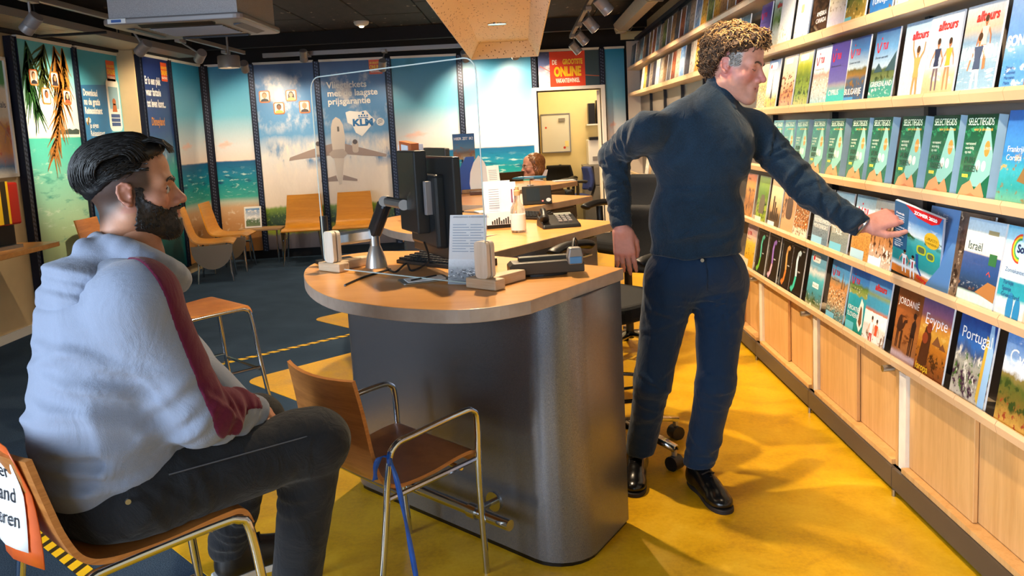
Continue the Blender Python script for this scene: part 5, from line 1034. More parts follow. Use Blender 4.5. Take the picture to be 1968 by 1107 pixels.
# tall bar stools
def tall_stool(label, xy, rz=45):
    t = thing('bar_stool', label, 'stool', (xy[0], xy[1], 0), R(rz), 'tall oak stools with chrome legs')
    shell_part(t, [(-.245, .86), (-.222, .76), (-.20, .68), (-.17, .625), (-.115, .603), (.0, .598), (.12, .607), (.175, .603), (.195, .565)], .40, .013, lambda u: .94 + .06 * min(1, u * 2), .028)
    for s_ in (-1, 1):
        MB().tube(cr([(-.26, s_ * .235, 0), (-.225, s_ * .215, .30), (-.195, s_ * .20, .54), (-.165, s_ * .196, .578), (-.11, s_ * .194, .586), (.11, s_ * .194, .592), (.165, s_ * .196, .585), (.19, s_ * .20, .545), (.215, s_ * .215, .30), (.25, s_ * .235, 0)], 4), .0115, 10).build('leg_frame', M['chrome'], t, True)
        MB().tube([(-.228, s_ * .216, .27), (.222, s_ * .216, .27)], .008, 8).build('side_rung', M['chrome'], t, True)
    MB().tube([(-.235, -.22, .22), (-.235, .22, .22)], .008, 8).build('rear_rung', M['chrome'], t, True); MB().tube([(.225, -.218, .25), (.225, .218, .25)], .009, 8).build('foot_rung', M['chrome'], t, True)
    for x in (-.1, .1): MB().tube([(x, -.194, .586), (x, .194, .586)], .008, 8).build('cross_rail', M['chrome'], t, True)
    return t
STX, STY = -.965, 1.865
tall_stool('tall oak stool carrying the young man in the hoodie', (STX, STY), 45)
tall_stool('tall oak stool at the second desk behind the young man', (-1.76, 4.30), 45)
tall_stool('tall oak stool by the left wall, its backrest visible between hair and hood', (-3.70, 7.35), 0)
# distance notice hung over the stool's backrest
sg = thing('distance_notice', 'white notice on orange folder hung on the stool back', 'notice', (STX, STY, 0), R(45))
def backpt(u, s_, off):        # follows the outer face of the backrest
    z = .875 - u; x = -.245 + .022 * min(1, u / .10) + (0.05 * max(0, u - .1)) - off * 1.0
    return Vector((x - .012 - .028 * (1 - (s_ / .2) ** 2) * .6, s_, z))
rows = [[backpt(u, s_, .006 + .03 * u + .012 * math.sin(s_ * 20 + u * 9)) for s_ in [-.165 + .0525 * i for i in range(9)]] for u in [i * .032 for i in range(9)]]
MB().sheet(rows).build('orange_folder', plain('orange_card', '#c8561c', .4, var=.08), sg, True, solid=.002, ang=180)
rows = [[backpt(u, s_, .012 + .03 * u + .012 * math.sin(s_ * 20 + u * 9)) for s_ in [-.125 + .041 * i for i in range(9)]] for u in [.035 + i * .024 for i in range(9)]]
MB().sheet(rows).build('white_sheet', M['paper'], sg, True, solid=.001, ang=180)
for i, line in enumerate(('1,5 meter', 'afstand', 'bewaren')):
    o = txt(line, .046, '#23242a', sg, 0, 0, 'RIGHT')
    for v in o.data.vertices:
        s_ = -.085 - v.co.x - .01 * i; u = .875 - (.80 - .052 * i + v.co.y); q = backpt(u, s_, .0145 + .03 * u + .012 * math.sin(s_ * 20 + u * 9)); v.co = (q.x, q.y, q.z)
    o.matrix_local = Matrix.Identity(4)
# drafting chairs
def task_chair(label, xy, rz, fab, seat=.72, draft=True, grp='swivel chairs'):
    t = thing('swivel_chair', label, 'chair', (xy[0], xy[1], 0), R(rz), grp)
    MB().prism(rrect(-.22, -.23, .23, .23, .08), seat - .045, seat + .03).build('seat', fab, t, bevel=.025, seg=3)
    MB().lim(-.15, .15, -.12, .12, seat - .075, seat - .045).build('seat_mechanism', M['black'], t, bevel=.01)
    bk_ = MB(); rows = []
    for i in range(7):
        z = seat + .08 + .052 * i; rows.append([(-.25 - .03 * math.sin(i / 6 * PI) + .06 * (1 - (s_ * s_)) * -1 + .05, s_ * (.21 - .03 * abs(i - 3) / 3), z) for s_ in [-1 + .25 * j for j in range(9)]])
    bk_.sheet(rows).build('backrest', fab, t, True, solid=.05, bevel=.015, ang=180)
    MB().tube([(-.12, 0, seat - .05), (-.27, 0, seat - .03), (-.32, 0, seat + .12), (-.30, 0, seat + .4)], .02, 8).build('back_post', M['black'], t, True)
    for s_ in (-1, 1):
        MB().tube([(-.02, s_ * .20, seat - .05), (-.02, s_ * .27, seat - .03), (-.02, s_ * .28, seat + .2)], .022, 10).build('arm_post', M['black'], t, True)
        mb = MB(); mb.tube(cr([(-.15, s_ * .28, seat + .205), (-.10, s_ * .28, seat + .225), (.0, s_ * .275, seat + .232), (.09, s_ * .262, seat + .215), (.125, s_ * .255, seat + .195)], 4), [.018] + [.034] * 15 + [.02], 12); mb.v = [(x, y, seat + .21 + (z - seat - .21) * .62) for x, y, z in mb.v]
        mb.build('armrest', M['black'], t, True, ang=180)
    MB().cyl((0, 0, .1), (0, 0, seat - .07), .025, 14).build('column', M['black'], t, True)
    if draft:
        MB().tube([(.2 * math.cos(a), .2 * math.sin(a), .30) for a in [i * PI / 14 for i in range(28)]], .009, 8, True).build('foot_ring', M['chrome'], t, True)
        for a in (0.4, 2.5, 4.6): MB().tube([(.02 * math.cos(a), .02 * math.sin(a), .29), (.2 * math.cos(a), .2 * math.sin(a), .30)], .007, 8).build('ring_spoke', M['chrome'], t, True)
    for i in range(5):
        a = R(72 * i + 20); d = Vector((math.cos(a), math.sin(a), 0)); n_ = Vector((-d.y, d.x, 0)); lg = MB()
        P = [d * .02 + Vector((0, 0, .125)), d * .22 + Vector((0, 0, .105)), d * .31 + Vector((0, 0, .085))]
        lg.sheet([[p - n_ * w_ , p - n_ * w_ * .6 + Vector((0, 0, .02)), p + n_ * w_ * .6 + Vector((0, 0, .02)), p + n_ * w_] for p, w_ in zip(P, (.028, .022, .018))])
        leg = lg.build('base_leg', M['chrome'], t, True, solid=.008, ang=60)
        c = d * .30; MB().cyl(c - n_ * .026 + Vector((0, 0, .032)), c + n_ * .026 + Vector((0, 0, .032)), .032, 16).build('caster', M['black'], leg, True)
        MB().cyl(c + Vector((0, 0, .05)), c + Vector((0, 0, .09)), .012, 8).build('caster_stem', M['steel'], leg)
    return t
M['fab'] = plain('black_fabric', '#15171c', .9, var=.2, vs=120, bmp=.3, bs=300); M['bluefab'] = plain('blue_fabric', '#1c2f6a', .85, var=.15, vs=80)
task_chair('black drafting chair with chrome foot ring behind the standing man', (.365, 3.585), 221, M['fab'], .69)
task_chair('black drafting chair farther back beside the second desk', (.62, 5.20), 215, M['fab'], .73)
task_chair('blue swivel chair inside the back office doorway', (.62, 11.30), 190, M['bluefab'], .50, False)
task_chair('black swivel chair with a jacket in the back office', (.42, 12.05), 250, M['fab'], .50, False)
# waiting chairs
def bench_chair(label, xy, rz, side=None):
    t = thing('waiting_chair', label, 'chair', (xy[0], xy[1], 0), R(rz), 'amber plywood waiting chairs by the wall')
    shell_part(t, [(-.29, .80), (-.26, .68), (-.225, .54), (-.19, .46), (-.12, .425), (.02, .42), (.15, .425), (.22, .405)], .46, .014, lambda u: .86 + .14 * min(1, u * 2.4), .015, [M['amber'], M['amber']])
    for sx in (-.13, .15):
        for s_ in (-1, 1): MB().tube([(sx, s_ * .19, .415), (sx * 1.25, s_ * .23, 0)], .011, 8).build('leg', M['chrome'], t, True)
    for s_ in (-1, 1):
        MB().cyl((-.13, s_ * .215, .30), (.16, s_ * .215, .30), .009, 8).build('side_rail', M['chrome'], t)
    for s_ in ([side] if side else []):
        P = [(-.21, .40), (.21, .40)] + [(.21 * math.cos(R(a)), .385 - .24 * math.sin(R(a))) for a in range(15, 180, 15)]
        MB().extr(P, (0, .012, 0), (0, s_ * .245, 0)).build('half_round_panel', plain('half_panel', '#80705e', .5), t)
    return t
bench_chair('amber plywood waiting chair on the left wall, nearer one', (-3.40, 8.88), 15, -1)
bench_chair('amber plywood waiting chair on the left wall, nearer the corner', (-3.42, 9.52), 5, -1)
bench_chair('amber plywood waiting chair at the back wall below the green bushes', (-2.66, 9.78), -82, -1)
bench_chair('amber plywood waiting chair at the back wall behind the monitor arm', (-2.06, 9.80), -84)
# little side table with a framed picture
tb = thing('side_table', 'small tan side table in the corner between waiting chairs', 'table', (-3.22, 10.0, 0))
MB().prism(rrect(-.26, -.14, .26, .14, .05), .40, .425).build('table_top', plain('tan_top', '#b98f63', .5), tb, bevel=.004)
for x in (-.2, .2):
    for y in (-.09, .09): MB().cyl((x, y, 0), (x, y, .40), .011, 8).build('leg', M['chrome'], tb)
pf = thing('picture_frame', 'small white framed picture standing on the corner side table', 'picture frame', (-3.42, 9.97, .426), R(8))
MB().box((.1, .03, .13), (.20, .014, .26), (R(-10), 0, 0)).build('frame', M['white'], pf, bevel=.003)
ph = MB(); ph.box((0, 0, 0), (.165, .004, .215)); o = ph.build('photo', pic('frame_photo', [(0, '#6a7a4a'), (.3, '#4a6a3a'), (.5, '#dbe0e4'), (1, '#4a86c0')], .2, (4, 4), [('#f0f2f4', (5, 5), .5, .6, .2, .9)], .2, 20), pf, loc=(.1, .0215, .13), rot=(R(-10), 0, 0))
MB().box((.1, .07, .10), (.03, .006, .21), (R(22), 0, 0)).build('easel_leg', M['white'], pf)

# ================================================================ things on the desks
def scr(x0, y0, x1, y1, z0, z1, label):      # acrylic screen with two plywood feet
    a = Vector((x0, y0, 0)); b_ = Vector((x1, y1, 0)); d = (b_ - a); L_ = d.length; rz = math.atan2(d.y, d.x)
    m, nt, b = base('clear_acrylic', '#2a3032', .03); setin(b, 'Alpha', .07)
    t = thing('acrylic_screen', label, 'screen', (x0, y0, z0), rz)
    MB().extr(rrect(0, .01, L_, z1 - z0, .05, 5), (0, .005, 0)).build('clear_sheet', m, t)
    e = MB(); P = rrect(0, .01, L_, z1 - z0, .05, 5); e.tube([(x, .0025, z) for x, z in P], .0022, 5, True); e.build('polished_edge', plain('acrylic_edge', '#c2d2cf', .15), t, True)
    for x in (.055, L_ - .01):
        f = MB(); f.box((x, .0025, .017), (.13, .05, .034)); f.build('foot_base', M['ply'], t, bevel=.004)
        f = MB(); f.box((x - .0, .10, .017), (.05, .16, .034)); f.build('foot_bar', M['ply'], t, bevel=.004)
        for s_ in (-1, 1): MB().extr(rrect(x - .025, .034, x + .03, .155, .014), (0, .016, 0), (0, .0025 + s_ * .0115 - .008, 0)).build('foot_upright', M['plyface'], t, bevel=.001)
scr(-.80, 3.20, -.14, 2.655, TZ + .001, 1.69, 'large clear acrylic screen on plywood feet on the nearest desk')
def monitor(label, base_xy, rz, cz, w_=.50, h_=.30, stand=True, arm=None):
    t = thing('monitor', label, 'monitor', (base_xy[0], base_xy[1], TZ), R(rz), 'black computer monitors')
    zc = cz - TZ
    MB().box((0, 0, zc), (.03, w_, h_)).build('housing', M['black'], t, bevel=.006)
    MB().box((-.03, 0, zc - .01), (.045, w_ * .62, h_ * .72)).build('rear_bulge', M['black'], t, bevel=.012)
    MB().box((.0155, 0, zc + .005), (.002, w_ - .03, h_ - .04)).build('display', M['blackgloss'], t)
    if stand:
        MB().prism([(.09 * math.cos(R(a)) * 1.1, .12 * math.sin(R(a))) for a in range(0, 360, 18)], .0, .014).build('stand_base', M['black'], t, bevel=.004); MB().box((-.04, 0, zc / 2 - .02), (.03, .06, zc - .02)).build('stand_neck', M['black'], t)
    return t
# nearest monitor: seen from behind, on a jointed arm
mc = Vector((-.42, 3.05, 1.20))
def box_between(mb, a, b_, w_, h_):
    a = Vector(a); b_ = Vector(b_); d = b_ - a; mb.box((a + b_) / 2, (d.length, w_, h_), d.to_track_quat('X', 'Z').to_matrix()); return mb
t = monitor('black monitor on a jointed arm, seen from its back, on the nearest desk', (-.340, 3.085), 25, 1.19, .50, .37, False)
MB().box((-.075, .02, .30), (.05, .21, .30)).build('mini_computer', M['black'], t, bevel=.006)
MB().box((-.06, -.11, .28), (.03, .025, .12)).build('port_panel', M['lampgrey'], t, bevel=.002)
MB().box((-.056, .10, .455), (.03, .15, .05), (R(4), 0, 0)).build('orange_card', plain('orange_tag', '#c4612c', .5), t); MB().box((-.073, .10, .455), (.003, .08, .03), (R(4), 0, 0)).build('card_label', M['paper'], t)
nt_ = thing('tmp', 'x', 'x'); nt_.parent = t; nt_.location = (.0, .255, .40); nt_.rotation_euler = (R(8), 0, R(-90 + 65)); nt_.name = 'hanging_note'
for k_ in ('label', 'category'): del nt_[k_]
MB().lim(-.05, .05, 0, .002, -.07, .07).build('note_sheet', M['paper'], nt_); txt('POWER\nUP YOUR\nHOLIDAY', .024, '#2a5a9c', nt_, 0, .03, 'CENTER', bold=1)
ar = thing('jointed_monitor_mount', 'silver jointed monitor arm clamped to the nearest desk', 'monitor arm', (-.60, 3.22, TZ))
MB().lathe([(.044, 0), (.042, .010), (.036, .04), (.026, .07), (.020, .085), (0, .088)], 24).build('clamp_dome', plain('silver_paint', '#b9b4ae', .3, .7), ar, True)
MB().cyl((0, 0, .07), (0, 0, .135), .020, 16).build('pivot', M['steel'], ar, True)
box_between(MB(), (0, 0, .13), (-.21, .10, .10), .045, .05).build('lower_arm', M['steel'], ar, bevel=.01)
MB().cyl((-.22, .105, -.04 + .045), (-.22, .105, .20), .016, 14).build('black_post', M['black'], ar, True)
box_between(MB(), (-.005, .01, .125), (.06, -.055, .255), .045, .05).build('upper_arm', M['dark'], ar, bevel=.012)
MB().cyl((.06, -.08, .262), (.06, -.03, .262), .020, 16).build('elbow', M['grey'], ar, True)
box_between(MB(), (.06, -.06, .262), (.15, -.13, .25), .032, .036).build('head_link', M['steel'], ar, bevel=.01)
MB().cyl((.145, -.150, .25), (.145, -.10, .25), .020, 16).build('tilt_joint', M['grey'], ar, True)
monitor('black monitor on a stand on the second desk', (-.50, 4.74), 20, 1.22, .50, .31)
def keyboard(label, xy, rz):
    t = thing('keyboard', label, 'keyboard', (xy[0], xy[1], TZ), R(rz), 'black keyboards')
    MB().add([(-.21, -.07, 0), (.21, -.07, 0), (.21, .08, 0), (-.21, .08, 0), (-.21, -.07, .014), (.21, -.07, .014), (.21, .08, .028), (-.21, .08, .028)], [(0, 3, 2, 1), (4, 5, 6, 7), (0, 1, 5, 4), (2, 3, 7, 6), (1, 2, 6, 5), (3, 0, 4, 7)]).build('housing', M['black'], t, bevel=.003)
    key = MB().box((0, 0, 0), (.019, .017, .007)).build('key', M['dark'], t, bevel=.002, seg=1); first = True
    for r_ in range(5):
        for c in range(18):
            o = key if first else key.copy()
            if not first: COL.objects.link(o); o.parent = t
            first = False; yy = -.052 + .027 * r_; o.location = (-.195 + .0228 * c, yy, .014 + (yy + .07) / .15 * .014 + .004)
    return t
keyboard('black keyboard under the nearest monitor', (-.33, 3.20), -42); keyboard('black keyboard on the second desk behind the leaflet holder', (-.06, 4.78), -38)
def mouse(label, xy, rz):
    t = thing('computer_mouse', label, 'mouse', (xy[0], xy[1], TZ), R(rz), 'black computer mice')
    m_ = MB(); rows = []
    for i in range(7):
        u = i / 6; x = -.055 + .11 * u; w_ = .031 * math.sin(PI * (.12 + .76 * u)) ** .5; h_ = .034 * math.sin(PI * (.1 + .75 * u))
        rows.append([(x, w_ * math.cos(R(a)), h_ * math.sin(R(a))) for a in range(0, 181, 22)])
    m_.sheet(rows).build('shell', M['black'], t, True, ang=180); MB().cyl((.03, -.003, .027), (.03, .003, .027), .007, 10).build('wheel', M['dark'], t); return t
mouse('black mouse behind the nearest keyboard', (-.20, 3.36), 60); mouse('black mouse beside the second monitor', (-.20, 5.00), 40)
# leaflet stand
def sheet_stand(label, xy, rz, w_, h_, z=TZ, lean=R(-12), pict=True, name='leaflet_stand'):
    t = thing(name, label, 'leaflet', (xy[0], xy[1], z), R(rz))
    hd = MB().lim(-w_ / 2, w_ / 2, 0, .003, 0, h_).build('printed_sheet', M['paper'], t, rot=(lean, 0, 0))
    m, nt, b = base('clear_holder', '#ffffff', .05); setin(b, 'Alpha', .25)
    MB().lim(-w_ / 2, w_ / 2, .0, .09, 0, .003).build('foot_plate', m, t)
    return t, hd
t, hd = sheet_stand('white leaflet with a grey rock photograph leaning in a clear stand', (-.215, 2.745), -20, .135, .235)
MB().lim(-.0675, .0675, -.0008, 0, 0, .085).build('printed_photo', pic('rocks_bw', [(0, '#5a6068'), (.4, '#7a808a'), (.6, '#9aa2ac'), (.75, '#c9d2dc'), (1, '#dfe6ee')], .05, (4, 4), [('#23262c', (9, 14), .52, .58, .2, .7), ('#e9ecef', (10, 12), .56, .62, .25, .65)], .2, 20), hd)
txt('ANNULERINGS- & REISVERZEKERING', .008, '#6a7486', hd, -.055, .225); pp(hd, [rect(-.055, .20 - .009 * i, -.005 + .01 * (i % 3), .203 - .009 * i) for i in range(11)], '#9aa8ba', 'printed_lines', -.001); pp(hd, [rect(.01, .20 - .009 * i, .05 + .008 * (i % 2), .203 - .009 * i) for i in range(11)], '#9aa8ba', 'printed_lines', -.001)
# card printer with hand scanner
cp = thing('card_terminal', 'black document reader box with a grey hand scanner on the nearest desk', 'card reader', (.055, 2.86, TZ), R(8)); cp.scale = (.84, .84, .84)
MB().extr([(-.155, .012), (.155, .012), (.155, .05), (.14, .062), (-.14, .062), (-.155, .05)], (0, .10, 0), (0, -.05, 0)).build('housing', plain('charcoal_plastic', '#3a362f', .45), cp, bevel=.004)
MB().lim(-.11, .10, .0, .04, .06, .078).build('paper_slot', plain('charcoal_plastic', '#3a362f', .45), cp, bevel=.003)
MB().prism([(.09 * math.cos(R(a)), .04 * math.sin(R(a))) for a in range(0, 360, 20)], 0, .012).build('foot', M['black'], cp)
MB().extr([(.085, .045), (.145, .045), (.148, .075), (.14, .115), (.09, .115), (.082, .075)], (0, .045, 0), (0, -.07, 0)).build('scanner', M['grey'], cp, bevel=.008)
MB().lim(.09, .14, -.074, -.069, .05, .078).build('scanner_window', plain('scanner_blue', '#4f86b8', .15), cp, bevel=.004)
MB().tube(cr([(.115, -.02, .11), (.13, .02, .14), (.145, .05, .12), (.15, .07, .05)], 6), .006, 6).build('coiled_cord', M['black'], cp, True)
# touch pad, mat and cables
t = thing('desk_mat', 'silver framed pad lying on the nearest desk', 'pad', (-.37, 2.86, TZ), R(20)); MB().prism(rrect(-.085, -.055, .085, .055, .012), 0, .006).build('pad_frame', M['steel'], t, bevel=.002); MB().prism(rrect(-.065, -.04, .07, .04, .006), .006, .0075).build('pad_surface', M['paper'], t); MB().tube([(-.05, -.02, .0095), (.05, .025, .0095)], .003, 6).build('stylus', M['black'], t)
for i, (P, lb) in enumerate((([(-.55, 3.16, TZ + .004), (-.50, 3.05, TZ + .004), (-.47, 3.14, TZ + .02), (-.44, 3.06, TZ + .004), (-.38, 3.10, TZ + .03), (-.385, 3.05, 1.06)], 'looping black cable under the nearest monitor'), ([(-.53, 3.12, TZ + .004), (-.60, 2.98, TZ + .004), (-.64, 2.82, TZ + .004)], 'thin dark cable running to the edge of the nearest desk'))):
    o = MB().tube([Vector(p) - Vector(P[0]) for p in cr(P, 6)], .004, 6).build('cable', M['black'], smooth=True, loc=P[0]); tag(o, lb, 'cable')
t = thing('notebook', 'dark flat tablet at the left end of the nearest desk', 'tablet', (-.80, 3.40, TZ), R(30)); MB().prism(rrect(-.075, -.05, .075, .05, .008), 0, .012).build('body', M['black'], t, bevel=.002)
# second desk: bottle, leaflet holder, phone
def bottle(label, xy, z=TZ, s=1.0):
    t = thing('spray_bottle', label, 'bottle', (xy[0], xy[1], z)); m, nt, b = base('clear_bottle', '#e9d9c4', .05); setin(b, 'Transmission Weight', .85); setin(b, 'Alpha', .6)
    MB().lathe([(.0, 0), (.034 * s, 0), (.037 * s, .006), (.037 * s, .10 * s), (.033 * s, .125 * s), (.018 * s, .148 * s), (.014 * s, .17 * s), (.014 * s, .185 * s)], 20).build('glass_body', m, t, True)
    MB().lathe([(.0375 * s, .012), (.0377 * s, .09 * s)], 20).build('paper_label', M['paper'], t, True); MB().lathe([(.016 * s, .183 * s), (.016 * s, .205 * s), (.010 * s, .21 * s), (.009 * s, .225 * s), (0, .226 * s)], 16).build('cap', plain('cork_cap', '#c9a06a', .6), t, True)
    return t
b1 = bottle('glass spray bottle with white label on the second desk', (-.045, 4.10)); 
t = thing('leaflet_holder', 'clear holder with white price cards and a city skyline', 'leaflet holder', (-.135, 4.33, TZ), R(15))
MB().lim(-.085, .085, -.03, .03, 0, .02).build('holder_base', M['black'], t); MB().lim(-.085, .085, -.034, -.03, .02, .085).build('holder_front', M['paper'], t)
MB().lim(-.085, .06, .0, .006, .02, .245).build('card', M['paper'], t, rot=(R(-6), 0, 0)); MB().lim(.0, .085, -.02, -.014, .02, .235).build('card', M['paper'], t, rot=(R(-6), 0, 0))
pp(t, [rect(-.06 + .012 * i, .022, -.052 + .012 * i, .04 + .006 * ((i * 5) % 4)) for i in range(11)], '#27292e', 'printed_skyline', -.0355); pp(t, [rect(-.065, .20 - .012 * i, -.01, .204 - .012 * i) for i in range(9)], '#8f9ab0', 'printed_lines', -.001 - .012); pp(t, [rect(.05, .13, .058, .2)], '#8a4a6a', 'printed_bar', -.032); pp(t, [rect(.066, .13, .074, .2)], '#8a4a6a', 'printed_bar', -.032)
t = thing('desk_phone', 'black desk telephone with handset on the second desk', 'telephone', (.16, 4.26, TZ), R(10))
MB().add([(-.10, -.09, 0), (.10, -.09, 0), (.10, .09, 0), (-.10, .09, 0), (-.095, -.08, .02), (.095, -.08, .02), (.095, .085, .055), (-.095, .085, .055)], [(0, 3, 2, 1), (4, 5, 6, 7), (0, 1, 5, 4), (2, 3, 7, 6), (1, 2, 6, 5), (3, 0, 4, 7)]).build('base', M['black'], t, bevel=.006)
MB().tube(cr([(-.085, -.06, .045), (-.08, -.03, .07), (-.075, .02, .082), (-.07, .06, .075), (-.065, .085, .055)], 4), [.024] * 3 + [.017] * 11 + [.024] * 3, 10).build('handset', M['black'], t, True)
for i in range(4):
    for j in range(3): MB().box((.0 + .026 * j, -.045 + .026 * i, .032 + .006 * i), (.018, .016, .008), (R(11), 0, 0)).build('button', M['lampgrey'], t)
MB().box((.035, .065, .056), (.09, .03, .006), (R(11), 0, 0)).build('display', plain('lcd', '#8a8f88', .3), t)
t = thing('pen', 'blue pen lying on the second desk', 'pen', (-.24, 4.42, TZ + .005), R(25)); MB().cyl((-.07, 0, 0), (.05, 0, 0), .004, 8).build('barrel', M['steel'], t); MB().cyl((.05, 0, 0), (.075, 0, 0), .0042, 8).build('cap', ink('#2a2c8a'), t)
tag(MB().prism(rrect(-.1, -.07, .1, .07, .004), 0, .006).build('paper_stack', M['paper'], loc=(-.22, 5.22, TZ), rot=(0, 0, R(18))), 'white papers at the back of the second desk', 'papers')
# third desk
t = thing('card_terminal', 'black touch screen terminal with a red light on the third desk', 'terminal', (.075, 5.53, TZ), R(8)); t.scale = (.85, .85, .85); MB().lim(-.115, .115, -.01, .02, 0, .15).build('housing', M['black'], t, bevel=.006, rot=(R(-14), 0, 0)); MB().lim(-.085, .02, -.0115, -.0095, .03, .13).build('display', plain('terminal_screen', '#2a333c', .15), t, rot=(R(-14), 0, 0)); MB().lim(.035, .045, -.013, -.009, .022, .03).build('led', emit('red_led', '#ff5a4a', 4), t, rot=(R(-14), 0, 0)); pp(t, [disc(.085, .035, .015, 14, 1.3)], '#e8e8ec', 'print', -.011); MB().lim(-.05, .05, .0, .09, 0, .012).build('stand', M['black'], t); MB().tube([(.05, -.005, .01), (.07, -.03, .005), (.06, -.06, .004)], .003, 6).build('cable', M['black'], t)
t = thing('display_stand', 'blue standing card with white surfboard shape on the third desk', 'display stand', (-.46, 6.85, TZ), R(5))
MB().extr([(-.14, 0), (.02, 0), (.05, .30), (-.02, .30), (-.08, .2)], (0, .012, 0)).build('blue_card', pic('blue_card_print', [(0, '#27489a'), (.5, '#1f4a9a'), (1, '#2a5ab0')], .05, (3, 3), [], .06, 20), t)
MB().extr([(p[0] * 1.0 + .085, p[1]) for p in [(-.075, 0), (.075, 0), (.085, .08), (.075, .17), (.045, .25), (0, .31), (-.045, .25), (-.075, .17), (-.085, .08)]], (0, .012, 0), (0, -.012, 0)).build('white_board', M['white'], t, bevel=.003)
MB().lim(-.07, .12, -.05, -.02, 0, .035).build('sand_foot', plain('driftwood', '#8a6a4a', .8, var=.3), t, bevel=.01)
txt('HIER ZIT IK!', .03, '#e9eef4', t, -.03, .44, 'CENTER', y=.018, bold=1)
MB().lim(-.12, .06, .02, .026, .28, .49).build('back_card', pic('feet_card', [(0, '#b99a6a'), (.25, '#6a5a4a'), (.45, '#4a7a9a'), (.7, '#2f6a9c'), (1, '#2a5a92')], .08, (4, 4), [('#8a5a3c', (4, 5), .52, .58, .05, .6)], .1, 20), t); MB().lim(-.04, -.02, .014, .02, 0, .3).build('support', M['steel'], t)
bottle('small clear bottle with green cap beside the surfboard card', (-.66, 6.62), TZ, .85)
t, hd = sheet_stand('narrow white leaflet standing near the surfboard card', (-.235, 6.42), 20, .10, .24); pp(hd, [rect(-.035, .2 - .014 * i, .03, .204 - .014 * i) for i in range(6)], '#8f98a8', 'printed_lines', -.001); pp(hd, [rect(-.05, 0, .05, .09)], '#7a7f86', 'printed_photo', -.001)
t = thing('wooden_box', 'small dark wooden tray in front of the surfboard card', 'tray', (-.33, 6.66, TZ), R(5)); MB().lim(-.12, .12, -.04, .04, 0, .03).build('body', plain('dark_wood', '#4a2c1c', .5), t, bevel=.004)
t = thing('white_box', 'small white box at the left of the third desk', 'box', (-.70, 6.85, TZ), 0); MB().lim(-.06, .06, -.04, .04, 0, .03).build('body', M['white'], t, bevel=.004); MB().cyl((.06, 0, .01), (.12, -.02, .004), .003, 6).build('cable', M['black'], t)
# farthest desk: laptop, model plane, papers
t = thing('laptop', 'open black laptop in front of the woman', 'laptop', (-.22, 8.20, TZ), R(200)); MB().lim(-.17, .17, -.12, .12, 0, .016).build('keyboard_deck', M['black'], t, bevel=.003); MB().lim(-.17, .17, 0, .01, 0, .09).build('lid', M['black'], t, bevel=.004, loc=(0, .12, .012), rot=(R(-18), 0, 0))
t = thing('model_airplane', 'small blue and white model airliner on the farthest desk', 'model plane', (.04, 7.42, TZ), R(175))
MB().tube([(-.15, 0, .07), (-.14, 0, .07), (-.11, 0, .07), (.10, 0, .07), (.14, 0, .068), (.16, 0, .066)], [.002, .008, .014, .014, .009, .002], 12).build('fuselage', ink('#2a86b8'), t, True); MB().add([(-.02, .01, .066), (.05, .01, .066), (-.02, .13, .075), (-.045, .13, .075), (-.02, -.01, .066), (.05, -.01, .066), (-.02, -.13, .075), (-.045, -.13, .075)], [(0, 1, 2, 3), (4, 5, 6, 7)]).build('wings', M['white'], t, solid=.004); MB().add([(-.15, 0, .08), (-.11, 0, .08), (-.14, 0, .135), (-.165, 0, .135)], [(0, 1, 2, 3)]).build('tail_fin', M['white'], t, solid=.004); MB().cyl((0, 0, 0), (0, 0, .06), .004, 8).build('stand_rod', M['steel'], t); MB().cyl((0, 0, 0), (0, 0, .005), .03, 16).build('stand_foot', M['steel'], t)
tag(MB().prism(rrect(-.1, -.07, .1, .07, .004), 0, .008).build('paper_stack', M['paper'], loc=(.36, 7.80, TZ), rot=(0, 0, R(10))), 'white papers on the right of the farthest desk', 'papers')
# ================================================================ left wall shelf with taped off dispenser
tag(MB().lim(-4.11, -4.095, -3.0, 8.5, 0, .07).build('baseboard_left', M['white']), 'white baseboard of the left wall', 'baseboard', kind='structure')
t = thing('wall_shelf', 'beech shelf on the beige wall at the far left', 'shelf', (-4.10, 5.75, .76)); MB().prism(rrect(0.0, -.75, .58, .45, .06), 0, .035).build('board', M['beech'], t, bevel=.003)
for y in (-.5, .3): MB().tube([(.02, y, -.22), (.02, y, -.01), (.4, y, -.01)], .012, 8).build('bracket', M['dark'], t)
t = thing('drum_dispenser', 'black drum shaped dispenser with red front, taped off, on the wall shelf', 'dispenser', (-3.78, 5.78, .795), R(-12))
MB().prism([(.15 * math.cos(R(a)), .17 * math.sin(R(a))) for a in range(90, 271, 12)] + [(.04, -.17), (.04, .17)], 0, .46).build('black_drum', plain('speckled_black', '#17171a', .6, var=.3, vs=200), t, bevel=.01)
MB().lim(.04, .13, -.15, .15, .17, .47).build('red_front', plain('red_plastic', '#b3261c', .35), t, bevel=.015); MB().lim(.04, .12, -.14, .14, 0, .025).build('drip_tray', M['steel'], t)
MB().lim(-.02, .028, .13 - .28, .131 - .28 - .002, .2, .5).xf(Matrix.Translation((.09, -.003, -.02))).build('warning_tape', M['tape'], t); MB().lim(.132, .136, -.06, .05, .18, .48).build('warning_tape', M['tape'], t); MB().lim(.06, .135, -.158, -.155, .30, .40).build('paper_note', M['paper'], t)
t = thing('wall_socket', 'dark wall socket with hanging cable under the wall shelf', 'socket', (-4.105, 5.95, .48)); MB().lim(0, .04, -.05, .05, 0, .09).build('plate', M['grey'], t, bevel=.006); MB().tube(cr([(.05, 0, .05), (.08, .02, .0), (.07, .05, -.10), (.06, .06, .1), (.05, .06, .27)], 5), .006, 6).build('cable', M['black'], t)
